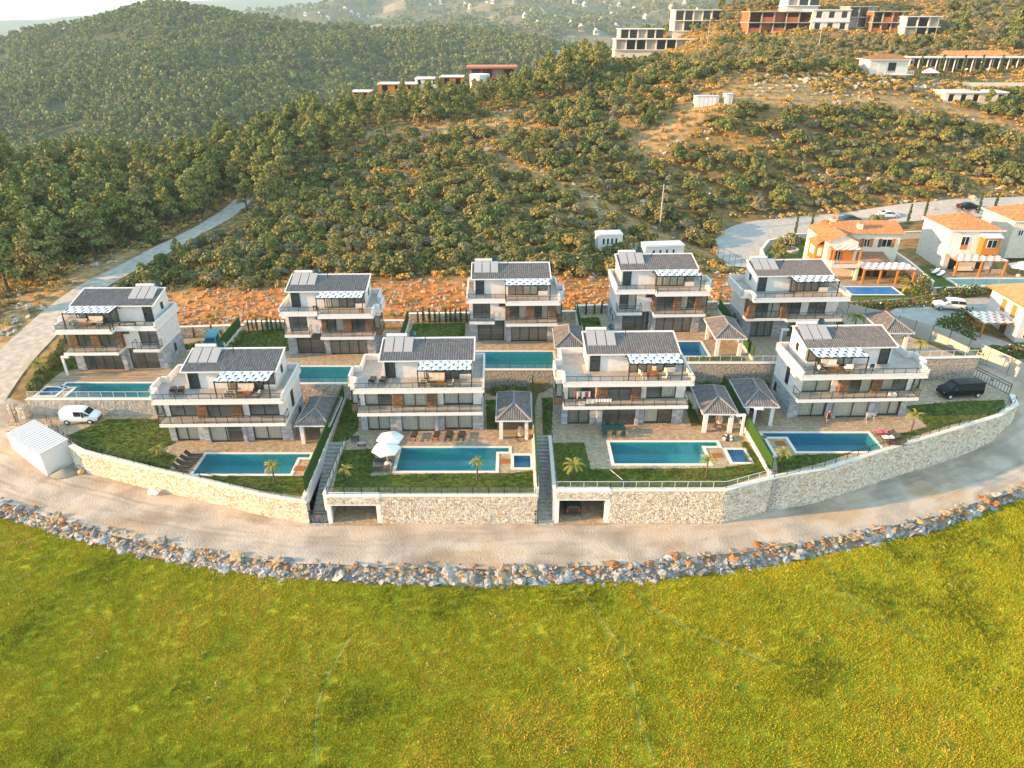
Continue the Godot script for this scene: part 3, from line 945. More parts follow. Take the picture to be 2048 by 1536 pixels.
func spec_back(s: int, d: Array, flip := false) -> Dictionary:
	return {"W": 11.3, "seed": s, "flip": flip, "roof_x": 0.33,
		"ground": [["S", 0, 1.04, 0], ["G", 1.04, 4.56, 0, 2, d[0]], ["S", 4.56, 4.9, 0], ["S", 4.9, 5.43, 0.4], ["G", 5.43, 10.3, 0.4, 4, d[1]], ["S", 10.3, 11.3, 0.4]],
		"first": [["W", 0, 0.45, 0], ["G", 0.45, 2.75, 0, 2, d[2]], ["W", 2.75, 3.9, 0], ["N", 3.9, 4.75, 0], ["B", 4.75, 5.3, 0.6], ["G", 5.3, 7.55, 0.6, 2, d[3]], ["B", 7.55, 8.5, 0.6], ["G", 8.5, 10.35, 0.6, 2, d[4]], ["B", 10.35, 11.3, 0.6]],
		"balconies": [[0.0, 3.3, 1.3], [4.75, 11.5, 2.1]], "bay": [11.303, 12.2, -2.7, 0.1],
		"terrace": [[4.75, 2.25], [4.75, 1.35], [-0.3, 1.35], [-0.3, -5.7], [11.75, -5.7], [11.75, -2.8], [12.5, -2.8], [12.5, 0.2], [11.75, 0.2], [11.75, 2.25]], "front": [0, 1, 9],
		"side": [[-1, -3.2, -2.7, 1.2, 2.3], [-1, -1.6, -1.2, 1.0, 2.0], [1, -3.2, -2.6, 1.2, 2.3]]}

# ---- terraces, walls and pools ------------------------------------------------
var pool_cut := {}       # plot number to list of holes
func make_plots() -> void:
	for i in plots.size():
		var p := PackedVector2Array()
		for q in plots[i][0]: p.append(Vector2(q.x, -q.y))
		var b := mb()
		var s := p.duplicate()
		if plots[i].size() > 2: s = Geometry2D.clip_polygons(p, rect(plots[i][2][0], plots[i][2][1], plots[i][2][2], plots[i][2][3]))[0]
		b.prism(s, -0.6, plots[i][1] - 0.004, false)
		var side := setting("terrace_side", b, "rough_concrete")
		b = mb()
		for q in minus(p, pool_cut.get(i, [])): b.sheet(q, plots[i][1])
		setting("paving", b, "deck" if i == 4 else "paving")

func pool(i: int, x0: float, x1: float, f0: float, f1: float, notch: Array, label: String, tile := "pool_tile", deep := 1.5) -> void:
	# notch: [x0, x1, f0, f1] of paving that cuts a corner off, or []
	var y: float = plots[i][1] if i >= 0 else label.length() * 0.0
	pool_at(i, y, x0, x1, f0, f1, notch, label, tile, deep)
func pool_at(i: int, y: float, x0: float, x1: float, f0: float, f1: float, notch: Array, label: String, tile: String, deep: float) -> void:
	var p := rect(x0, x1, f0, f1)
	if notch:
		p = Geometry2D.clip_polygons(p, rect(notch[0], notch[1], notch[2], notch[3]))[0]
	if i >= 0:
		if not pool_cut.has(i): pool_cut[i] = []
		pool_cut[i].append(p)
	var o := thing("swimming_pool", label, "pool", V((x0 + x1) / 2, y, (f0 + f1) / 2), 0.0, "swimming pools")
	var q := PackedVector2Array()
	for e in p: q.append(e - Vector2((x0 + x1) / 2, -(f0 + f1) / 2))
	var b := mb()
	b.prism(q.duplicate(), -deep, -0.005, false); b.sheet(q, -deep)
	part("basin", b, tile, o)
	if deep > 1.0:
		b = mb()
		b.bx((x0 - x1) / 2 + (4.0 if notch and notch[0] < x0 + 1.0 else 0.3), (x1 - x0) / 2 - (2.0 if notch and notch[0] > x0 + 1.0 else 0.3), -0.45, -0.32, (f1 - f0) / 2 - 0.3, (f1 - f0) / 2 - 0.01)
		part("overflow_ledge", b, "pool_tile_pale", o)
	b = mb()
	b.sheet(q, -0.1)
	part("water", b, "water", o)
	b = mb()
	var rim := Geometry2D.offset_polygon(q, 0.34, Geometry2D.JOIN_MITER)[0]
	var bits := minus(rim, [q])
	for e in bits: b.prism(e, 0.002, 0.045)
	part("coping", b, "coping", o)

func stones(b: Mb, a: Vector2, e: Vector2, y0: float, ya: float, ye: float, s: int, warm := 1.0) -> void:
	# rubble stones on the face of a wall from a to e (x, forward); the face looks to the right of a -> e seen from above
	var r := RandomNumberGenerator.new()
	r.seed = s
	var d := (e - a)
	var l := d.length()
	d /= l
	var along := Vector3(d.x, 0, -d.y)
	var out := Vector3(along.z * -1.0, 0, along.x)
	var org := V(a.x, 0, a.y)
	var y := y0
	while y < maxf(ya, ye) - 0.05:
		var h := r.randf_range(0.12, 0.22)
		var x := r.randf_range(-0.2, 0.0)
		while x < l:
			var w := r.randf_range(0.14, 0.34)
			var xa := maxf(x, 0.0); var xb := minf(x + w, l)
			var lim := lerpf(ya, ye, clampf((xa + xb) / 2 / l, 0, 1))
			var yt := minf(y + h, lim)
			if xb - xa > 0.08 and yt - y > 0.06:
				var k := r.randf_range(0.82, 1.18)
				var t := r.randf()
				var c := Color(0.62, 0.55, 0.45)
				if t < 0.12: c = Color(0.56, 0.39, 0.22)
				elif t < 0.17: c = Color(0.44, 0.37, 0.30)
				elif t < 0.5: c = Color(0.68, 0.62, 0.53)
				b.col = Color(c.r * k, c.g * k, c.b * k)
				var p := []
				var q := []
				var j := 0.035
				var dep := r.randf_range(0.03, 0.09)
				for g in [[xa, y], [xb, y], [xb, yt], [xa, yt]]:
					var px: float = g[0] + (0.012 if g[0] == xa else -0.012) + r.randf_range(-j, j) * 0.5
					var py: float = g[1] + (0.012 if g[1] == y else -0.012) + r.randf_range(-j, j) * 0.5
					p.append(org + along * px + Vector3.UP * py)
					var mx := lerpf(px, (xa + xb) / 2, 0.22)
					var my := lerpf(py, (y + yt) / 2, 0.22)
					q.append(org + along * mx + Vector3.UP * my + out * (dep + r.randf_range(-0.015, 0.015)))
				b.quad(q[0], q[1], q[2], q[3])
				for i in 4: b.quad(p[i], p[(i + 1) % 4], q[(i + 1) % 4], q[i])
			x += w
		y += h
	b.col = Color.WHITE

# l: [x, forward, top]; the face looks to the right of the run
func wall(called: String, label: String, l: Array, y0: float, thick := 0.45, m := "rough_concrete", faced := true, cap := true, s := 1, group := "retaining walls") -> Node3D:
	var c := V(l[0][0], y0, l[0][1])
	var o := thing(called, label, "wall", Vector3.ZERO, 0.0, group)
	var b := mb()
	var bs := mb()
	var bc := mb()
	for i in l.size() - 1:
		var a := Vector2(l[i][0], l[i][1]); var e := Vector2(l[i + 1][0], l[i + 1][1])
		var d := (e - a).normalized()
		var inn := Vector2(-d.y, d.x) * thick
		var ya: float = l[i][2]; var ye: float = l[i + 1][2]
		b.hexa([V(a.x, y0, a.y), V(e.x, y0, e.y), V(e.x + inn.x, y0, e.y + inn.y), V(a.x + inn.x, y0, a.y + inn.y), V(a.x, ya, a.y), V(e.x, ye, e.y), V(e.x + inn.x, ye, e.y + inn.y), V(a.x + inn.x, ya, a.y + inn.y)])
		if faced: stones(bs, a, e, y0, ya, ye, s * 31 + i)
		if cap:
			var o1 := -inn.normalized() * 0.08
			var o2 := inn + inn.normalized() * 0.06
			var xa := a - d * 0.02; var xe := e + d * 0.02
			bc.hexa([V(xa.x + o1.x, ya + 0.004, xa.y + o1.y), V(xe.x + o1.x, ye + 0.004, xe.y + o1.y), V(xe.x + o2.x, ye + 0.004, xe.y + o2.y), V(xa.x + o2.x, ya + 0.004, xa.y + o2.y), V(xa.x + o1.x, ya + 0.09, xa.y + o1.y), V(xe.x + o1.x, ye + 0.09, xe.y + o1.y), V(xe.x + o2.x, ye + 0.09, xe.y + o2.y), V(xa.x + o2.x, ya + 0.09, xa.y + o2.y)])
	part("wall_core", b, m, o)
	if faced: part("rubble_stones", bs, "stone", o).set_meta("kind", "stuff")
	if cap: part("coping", bc, "coping", o)
	return o
func fence(called: String, label: String, l: Array, h: float, gap: float, glass: bool, group: String, m := "metal") -> void:
	var o := thing(called, label, "railing", Vector3.ZERO, 0.0, group)
	var p := []
	for q in l: p.append(V(q[0], q[2], q[1]))
	rail(o, p, h, glass, "rail", gap, m)

func make_walls() -> void:
	wall("retaining_wall", "long sunlit pale stone wall running from the white shed to the garden stairs", [[-49, 66.4, 2.75], [-47, 65.2, 2.7], [-44.3, 64.3, 2.65], [-38.2, 62.1, 2.6], [-32.1, 60.1, 2.55], [-25.2, 57.7, 2.5], [-20.2, 56.45, 2.5]], -0.3, 0.45, "rough_concrete", true, true, 2)
	fence("terrace_railing", "dark railing on the sunlit stone wall next to the white shed", [[-55.0, 72.4, 2.4], [-49.1, 67.0, 2.6], [-44.3, 64.55, 2.8], [-38.2, 62.35, 2.75], [-32.1, 60.35, 2.7], [-25.2, 57.95, 2.65], [-20.6, 56.75, 2.65]], 0.85, 2.0, false, "railings on the retaining walls")
	wall("retaining_wall", "pale rubble stone wall between the empty garage and an open iron gate", [[-13.0, 56.45, 3.3], [2.5, 56.45, 3.3]], -0.3, 0.45, "rough_concrete", true, true, 3)
	fence("terrace_railing", "glass railing above the empty garage and its stone wall", [[-18.1, 56.6, 3.45], [-13, 56.6, 3.5], [2.3, 56.6, 3.5]], 0.85, 1.5, true, "railings on the retaining walls")
	wall("retaining_wall", "rubble stone wall right beside the garage with the parked car", [[9.6, 56.5, 3.9], [20.9, 56.5, 3.9]], -0.3, 0.45, "rough_concrete", true, true, 4)
	wall("retaining_wall", "long shaded stone wall curving up the road to the iron sliding gate", [[20.9, 56.5, 3.95], [26, 58.3, 4.1], [31.8, 59.9, 4.1], [40.2, 63.7, 4.1], [48.5, 67.3, 4.1], [56.1, 70.6, 4.15], [59.6, 73.0, 4.3], [60.5, 75.2, 4.4]], -0.3, 0.45, "rough_concrete", true, true, 5)
	fence("terrace_railing", "pale post railing above the garage with the parked car", [[4.4, 56.75, 4.05], [9.6, 56.75, 4.05], [20.9, 56.75, 4.08], [25.7, 58.5, 4.25]], 0.8, 1.3, true, "railings on the retaining walls", "steel")
	fence("terrace_railing", "dark railing along the shaded curving wall below the villa with the black van", [[26.1, 58.3, 4.25], [31.8, 60.2, 4.25], [40.2, 64.0, 4.25], [48.5, 67.6, 4.25], [56, 70.9, 4.3], [59.3, 73.2, 4.45]], 0.85, 1.6, false, "railings on the retaining walls")
	# walls between the two rows
	wall("retaining_wall", "plain grey concrete wall behind the parked white van", [[-57.9, 74.0, 4.4], [-42.8, 74.0, 4.4]], 1.9, 0.4, "concrete", false, true, 6)
	wall("retaining_wall", "rough wall behind the dark gazebo beside the slanting hedge", [[-42.8, 76.2, 5.35], [-14.5, 76.2, 5.35]], 1.9, 0.4, "rough_concrete", true, true, 7)
	wall("retaining_wall", "rough grey wall with small shrubs at its foot behind the gazebo with the egg chair", [[-14.5, 78.2, 6.25], [9.2, 78.2, 6.25]], 2.9, 0.4, "rough_concrete", false, true, 8)
	wall("retaining_wall", "rough grey wall behind the two neighbouring gazebos", [[9.2, 78.2, 7.15], [33.5, 78.2, 7.15]], 3.4, 0.4, "rough_concrete", false, true, 9)
	wall("retaining_wall", "scratched grey wall with a lawn on top behind the black van", [[46, 79.9, 6.9], [58.6, 80.4, 6.9]], 3.4, 0.4, "rough_concrete", false, true, 10)
	fence("pool_railing", "glass railing along the pool above the parked white van", [[-57.6, 74.2, 4.55], [-43, 74.2, 4.55]], 0.85, 1.5, true, "railings along the upper terraces", "steel")
	fence("pool_railing", "railing at the pool edge above the wall behind the dark gazebo", [[-31, 76.4, 5.5], [-15, 76.4, 5.5]], 0.7, 1.6, true, "railings along the upper terraces")
	fence("pool_railing", "railing at the pool edge above the wall with small shrubs", [[-6.5, 78.4, 6.4], [9, 78.4, 6.4]], 0.7, 1.6, true, "railings along the upper terraces")
	fence("pool_railing", "pale railing on the planted strip beside the pool with the big tiled gazebo", [[19, 78.4, 7.3], [33.3, 78.4, 7.3]], 0.8, 1.3, true, "railings along the upper terraces", "steel")
	fence("pool_railing", "pale railing on the sloping lawn above the black van", [[46.2, 80.1, 7.05], [58.3, 80.6, 7.05]], 0.8, 1.5, true, "railings along the upper terraces", "steel")
	# back boundary
	for q in [[-38, 93.1, -15, 93.6, 6.1, "low stone boundary wall behind the green lawn with the white tunnel"], [-14.6, 93.7, 9.2, 94.6, 7.1, "low stone boundary wall in front of the rubble slope"], [9.2, 94.7, 29.7, 96.2, 7.9, "low stone boundary wall below the orange rubble and the containers"], [29.7, 96.7, 40, 97.2, 7.4, "low stone boundary wall beside the bent street"], [-62, 91.2, -38, 93.1, 5.6, "low stone boundary wall behind the teal parked van"]]:
		wall("boundary_wall", q[5], [[q[0], q[1], q[4] + 0.3], [q[2], q[3], q[4] + 0.3]], q[4] - 3.0, 0.4, "rough_concrete", true, true, int(q[0]) + 90, "boundary walls")

func steps(x0: float, x1: float, f0: float, f1: float, y1: float, label: String) -> void:
	var n := int(y1 / 0.165)
	var o := thing("garden_stair", label, "stairs", V((x0 + x1) / 2, 0, f0), 0.0, "stairs between the gardens")
	for i in n:
		var b := mb()
		var a := lerpf(0, f1 - f0, float(i) / n)
		b.bx(-(x1 - x0) / 2, (x1 - x0) / 2, -0.3, y1 * (i + 1) / n, -a, -(f1 - f0))
		if i == 0: b.bx(-(x1 - x0) / 2, (x1 - x0) / 2, -0.3, 0.02, 0.0, 0.6)
		part("step", b, "concrete", o)

func garage(x0: float, x1: float, f: float, y: float, label: String) -> void:
	var o := thing("garage", label, "garage", V((x0 + x1) / 2, 0, f), 0.0, "garages in the retaining wall")
	var w := (x1 - x0) / 2
	var t := y - 1.1
	var b := mb()
	for s in [-1, 1]: b.bx(s * w, s * (w - 0.4), -0.3, t, -0.5, 0.02)
	b.bx(-w, w, t, y, -0.5, 0.025)
	part("portal", b, "trim", o)
	b = mb()
	stones(b, Vector2(-w + 0.05, -0.03), Vector2(w - 0.05, -0.03), t + 0.2, y - 0.12, y - 0.12, 77)
	part("lintel_stones", b, "stone", o).set_meta("kind", "stuff")
	b = mb()
	b.bx(-w, -w + 0.25, -0.3, t + 0.15, -5.8, -0.5); b.bx(w - 0.25, w, -0.3, t + 0.15, -5.8, -0.5); b.bx(-w, w, -0.3, t + 0.15, -6.0, -5.8)
	part("garage_wall", b, "concrete", o)
	b = mb()
	b.bx(-w, w, t + 0.15, t + 0.3, -6.0, -0.5)
	part("garage_ceiling", b, "concrete", o)
	b = mb()
	b.bx(-w + 0.25, w - 0.25, 0.0, 0.07, -5.8, 0.3)
	part("garage_floor", b, "paving", o)
	b = mb()
	b.bx(-w - 0.05, w + 0.05, y + 0.003, y + 0.14, -0.52, 0.1)
	part("coping", b, "trim", o)

func green_fence(l: Array, y: float, h: float, label: String, wall_h := 0.5) -> void:   # l: [x, forward, base]
	var o := thing("hedge_fence", label, "fence", Vector3.ZERO, 0.0, "green fences on white plot walls")
	for i in l.size() - 1:
		var a := V(l[i][0], l[i][2], l[i][1]); var e := V(l[i + 1][0], l[i + 1][2], l[i + 1][1])
		var b := mb()
		b.bar(a + Vector3.UP * (wall_h - 1.0) * 0.5, e + Vector3.UP * (wall_h - 1.0) * 0.5, 0.3, wall_h + 1.0)
		part("plinth", b, "white", o)
		b = mb()
		var n := int(a.distance_to(e) / 0.5)
		for k in n:
			var p := a.lerp(e, float(k) / n); var q := a.lerp(e, float(k + 1) / n)
			b.bar(p + Vector3.UP * (wall_h + h * 0.5 + 0.03), q + Vector3.UP * (wall_h + h * 0.5 + 0.03), 0.1 + 0.03 * (k % 2), h + 0.05 * sin(k * 1.7))
		part("green_panel", b, "turf", o)
		b = mb()
		for k in range(0, n + 1, 4):
			var p := a.lerp(e, float(k) / n)
			b.bar(p + Vector3.UP * wall_h, p + Vector3.UP * (wall_h + h + 0.08), 0.06, 0.06)
		part("post", b, "metal", o)

func gazebo_mesh(o: Node3D, w: float, d: float, rise: float, eave: float, post := 0.42, c0 := GREY0, c1 := GREY1) -> void:
	# base at the centre of the floor; ridge runs front to back
	for q in [[-1, -1], [1, -1], [1, 1], [-1, 1]]:
		var b := mb()
		var x: float = q[0] * (w / 2 - 0.55); var z: float = q[1] * (d / 2 - 0.6)
		b.bx(x - post / 2, x + post / 2, 0, eave, z - post / 2, z + post / 2)
		part("post", b, "white", o)
	var b := mb()
	b.bx(-w / 2 + 0.3, w / 2 - 0.3, eave - 0.03, eave + 0.02, -d / 2 + 0.3, d / 2 - 0.3)
	part("soffit", b, "dark_wood", o)
	b = mb()
	var y := eave + 0.03
	var A := Vector3(-w / 2, y, d / 2); var B := Vector3(w / 2, y, d / 2); var C := Vector3(w / 2, y, -d / 2); var D := Vector3(-w / 2, y, -d / 2)
	var R := Vector3(0, y + rise, d / 2 - w / 2); var S := Vector3(0, y + rise, -d / 2 + w / 2)
	tiles(b, A, B, R, R, c0, c1, 5); tiles(b, B, C, R, S, c0, c1, 6); tiles(b, C, D, S, S, c0, c1, 7); tiles(b, D, A, S, R, c0, c1, 8)
	var roof := part("roof", b, "roof_tile", o)
	b = mb()
	b.col = c1
	for q in [[A, R], [B, R], [C, S], [D, S], [R, S]]: b.tube(q[0] + Vector3.UP * 0.06, q[1] + Vector3.UP * 0.09, 0.11, 0.11, 6)
	part("ridge_tiles", b, "roof_tile", roof)
	b = mb()
	b.bar(A, B, 0.1, 0.14); b.bar(B, C, 0.1, 0.14); b.bar(C, D, 0.1, 0.14); b.bar(D, A, 0.1, 0.14)
	part("fascia", b, "trim", roof)

func lamp_post(x: float, f: float, y: float, dirn: float, label: String) -> void:
	var o := thing("garden_lamp", label, "lamp post", V(x, y, f), 0.0, "white angled garden lamps")
	var b := mb()
	b.bx(-0.13, 0.13, 0, 2.4, -0.1, 0.1)
	part("post", b, "trim", o)
	b = mb()
	b.bx(-0.13 if dirn > 0 else 0.13, 0.85 * dirn, 2.403, 2.65, -0.13, 0.13)
	part("arm", b, "trim", o)
	b = mb()
	b.bx(0.45 * dirn, 0.8 * dirn, 2.37, 2.403, -0.09, 0.09)
	part("lamp_cover", b, "lamp_glass", o)

func make_site() -> void:
	# pools come first: they cut the paving
	pool(0, -33.5, -22.1, 61.7, 65.5, [-23.3, -20, 60, 64.8], "teal pool beside four dark loungers and the long sunlit wall")
	pool(1, -12.0, -0.35, 60.8, 65.2, [-1.7, 2, 60, 64.4], "teal pool next to two white parasols")
	pool(2, 10.6, 22.2, 61.25, 65.4, [20.4, 25, 60, 64.6], "teal pool between the laundry villa and the lawn with the blue brush")
	pool(3, 27.7, 39.4, 63.4, 67.1, [26, 30.2, 62, 66.3], "deep blue pool beside towel covered loungers", "pool_tile_mid")
	pool(4, -55.3, -43.4, 74.5, 78.3, [-57, -53.5, 73, 77.3], "teal pool above the wall with the parked white van")
	pool(5, -31.0, -19.9, 76.8, 81.0, [], "teal pool seen behind the villa with four poolside loungers")
	pool(6, -6.3, 5.3, 78.8, 83.6, [], "teal pool above the grey wall with small shrubs")
	pool(7, 13.2, 24.6, 80.4, 84.7, [], "bright blue pool beside the sunlit tiled gazebo", "pool_tile_blue")
	pool(1, 0.2, 1.95, 61.4, 63.7, [], "small square blue pool beside the white light post and hedge fence", "pool_tile_blue", 0.6)
	pool(2, 22.9, 24.7, 61.5, 63.9, [], "small square blue pool near the black swim ring", "pool_tile_blue", 0.6)
	pool(3, 26.3, 27.5, 62.6, 66.2, [], "narrow blue pool behind the bright green fence panels", "pool_tile_blue", 0.6)
	pool(4, -57.2, -55.0, 75.1, 77.2, [], "small square blue pool at the corner with the tall hedge", "pool_tile_blue", 0.6)
	pool(8, 36.6, 38.4, 82.6, 84.2, [], "small blue pool beside the shaded stone villa and white lamp", "pool_tile_blue", 0.6)
	make_plots()
	# timber hatches beside the pools
	for q in [[-22.6, 62.7, 2.3, "timber hatch beside the pool with four loungers"], [-0.7, 62.6, 3.3, "timber hatch beside the pool with white parasols"], [21.6, 62.8, 3.9, "timber hatch beside the small pool near the swim ring"], [29.0, 65.0, 4.0, "timber hatch beside the deep blue pool"]]:
		var o := thing("deck_hatch", q[3], "hatch", V(q[0], q[2], q[1]), 0.0, "pool deck hatches")
		for i in 6:
			var b := mb()
			b.bx(-0.55, 0.55, 0.006, 0.05, -0.45 + i * 0.15, -0.45 + i * 0.15 + 0.135)
			part("slat", b, "teak", o)
	make_walls()
	garage(-18.3, -13.0, 56.45, 3.3, "open empty garage under the lawn with the white parasols")
	garage(4.25, 9.6, 56.5, 3.9, "open garage with a dark parked car inside")
	steps(-20.15, -18.35, 56.6, 66.4, 3.3, "long shaded garden stair beside the empty garage")
	steps(2.6, 4.2, 56.6, 66.9, 3.9, "garden stair between the open iron gate and the car garage")
	for q in [[-18.3, 56.6, -18.3, 66.2, 3.4, "white wall beside the shaded stair and empty garage"], [4.25, 56.7, 4.25, 66.5, 4.0, "white wall beside the stair and car garage"], [-20.4, 56.6, -20.4, 66.0, 3.0, "stone sided wall under the slanting green hedge fence"], [2.45, 56.6, 2.45, 66.5, 3.6, "wall beside the stair and the small square pool"]]:
		wall("stair_wall", q[5], [[q[0], q[1], q[4]], [q[2], q[3], q[4]]], -0.3, 0.22, "white", false, true, 3, "walls beside the garden stairs")
	for q in [[-18.2, 57, 3.55, "dark handrail beside the shaded stair and empty garage"], [4.35, 56.6, 4.15, "dark handrail beside the stair and car garage"]]:
		fence("stair_railing", q[3], [[q[0], q[1], q[2]], [q[0], q[1] + 9, q[2]]], 0.85, 1.6, true, "railings beside the garden stairs")
	green_fence([[-20.3, 57.0, 3.0], [-20.3, 66.0, 3.2], [-20.4, 75.8, 3.3]], 0, 1.7, "slanting green hedge fence above the shaded stair")
	green_fence([[2.5, 57.0, 3.6], [2.5, 66, 3.7], [2.5, 77.5, 3.9]], 0, 1.6, "green hedge fence beside the small square pool and egg chair gazebo")
	green_fence([[25.95, 59.0, 4.0], [25.95, 68, 4.0], [25.95, 77.5, 4.0]], 0, 1.5, "bright green hedge fence between two gazebos and the deep blue pool")
	green_fence([[-38.3, 82.0, 5.4], [-38.3, 92.6, 5.5]], 0, 1.5, "green hedge fence beside the teal parked van")
	green_fence([[-14.6, 85.5, 6.2], [-14.6, 93.2, 6.3]], 0, 1.4, "green hedge fence beside the wide upper lawn")
	green_fence([[9.2, 84, 6.8], [9.2, 94.2, 7.0]], 0, 1.4, "green hedge fence next to the potted palm and upper gazebo")
	green_fence([[29.75, 79.2, 7.0], [29.75, 95.6, 7.0]], 0, 1.4, "green hedge fence behind the sunlit tiled gazebo")
	# gazebos
	var spots := [[-22.0, 70.4, 2.3, "dark tiled gazebo beside the slanting green hedge fence"], [0.2, 69.8, 3.3, "dark tiled gazebo with a hanging egg chair inside"], [22.8, 70.2, 3.9, "dark tiled gazebo beside the laundry villa"], [27.7, 71.6, 4.0, "dark tiled gazebo with a red grill under it"], [7.2, 82.4, 6.25, "sunlit tiled gazebo half hidden behind a roof terrace"], [27.0, 83.0, 7.15, "large sunlit tiled gazebo beside the bright blue pool"], [49.5, 86.5, 6.4, "tiled gazebo behind the villa with the black van"]]
	var g0: Node3D = null
	for q in spots:
		if g0 == null:
			g0 = thing("gazebo", q[3], "gazebo", V(q[0], q[2], q[1]), 0.0, "tiled garden gazebos")
			gazebo_mesh(g0, 3.9, 6.5, 1.15, 2.55)
		else: twin(g0, V(q[0], q[2], q[1]), -0.02 if q[0] > 20 else 0.0, q[3])
	# lamps
	for q in [[-56.5, 80.6, 4.4, 1, "white garden lamp beside the tall hedge and upper left pool"], [1.6, 66.9, 3.3, -1, "white garden lamp at the egg chair gazebo"], [25.3, 66.9, 3.9, -1, "white garden lamp next to the bright green fence"], [26.9, 68.2, 4.0, 1, "white garden lamp in front of the grill gazebo"], [35.2, 85.2, 6.15, 1, "white garden lamp beside the shaded stone villa"]]:
		lamp_post(q[0], q[1], q[2], q[3], q[4])

# ---- plants -------------------------------------------------------------
func leaf(b: Mb, p: Vector3, nrm: Vector3, s: float, r: RandomNumberGenerator, long := 1.0) -> void:
	var t := nrm.cross(Vector3(r.randf_range(-1, 1), r.randf_range(-1, 1), r.randf_range(-1, 1)))
	if t.length() < 0.01: t = Vector3.RIGHT
	t = t.normalized() * s
	var u := nrm.cross(t).normalized() * s * long
	b.quad(p - t * 0.5 - u * 0.2, p + t * 0.1 - u * 0.6, p + t * 0.5 + u * 0.1, p - t * 0.05 + u * 0.6)
# lumps: [centre, radius vector]; leaves sit on and a little inside the lumps
func crown(lumps: Array, per: int, size: float, c0: Color, c1: Color, s: int, m := "leaf", jut := 0.25, flat := 0.0) -> ArrayMesh:
	var r := RandomNumberGenerator.new()
	r.seed = s
	var b := mb()
	for l in lumps:
		for i in per:
			var d := Vector3(r.randfn(), r.randfn(), r.randfn()).normalized()
			if d.y < -0.35: d.y = -d.y
			var k := 1.0 - absf(r.randfn()) * jut
			var p: Vector3 = l[0] + d * l[1] * k
			var nn := (d + Vector3(r.randfn(), r.randfn() + flat, r.randfn()) * 0.55).normalized()
			b.col = c0.lerp(c1, r.randf())
			leaf(b, p, nn, size * r.randf_range(0.6, 1.3), r)
	return b.done(M[m])
func dome(n: int, s: int, spread: float, hi: float, rad: float) -> Array:
	var r := RandomNumberGenerator.new()
	r.seed = s
	var l := []
	for i in n:
		var a := r.randf() * TAU
		var q := sqrt(r.randf()) * spread
		var rr := rad * r.randf_range(0.7, 1.2)
		l.append([Vector3(cos(a) * q, rad * 0.5 + (hi - rad) * (1.0 - q / spread * 0.7) * r.randf_range(0.4, 1.0), sin(a) * q), Vector3(rr, rr * 0.85, rr)])
	return l
func trunk_mesh(h: float, r0: float, limbs: int, s: int, lean := 0.1) -> ArrayMesh:
	var r := RandomNumberGenerator.new()
	r.seed = s
	var b := mb()
	var top := Vector3(r.randf_range(-lean, lean) * h, h, r.randf_range(-lean, lean) * h)
	b.tube(Vector3(0, -0.3, 0), top * 0.5, r0, r0 * 0.75, 6, false)
	b.tube(top * 0.5, top, r0 * 0.75, r0 * 0.35, 6, false)
	for i in limbs:
		var a := TAU * i / limbs + r.randf()
		var p := top * r.randf_range(0.4, 0.85)
		b.tube(p, p + Vector3(cos(a), r.randf_range(0.3, 0.9), sin(a)) * h * r.randf_range(0.25, 0.45), r0 * 0.45, r0 * 0.12, 5, false)
	return b.done(M.bark)
var kinds := {}
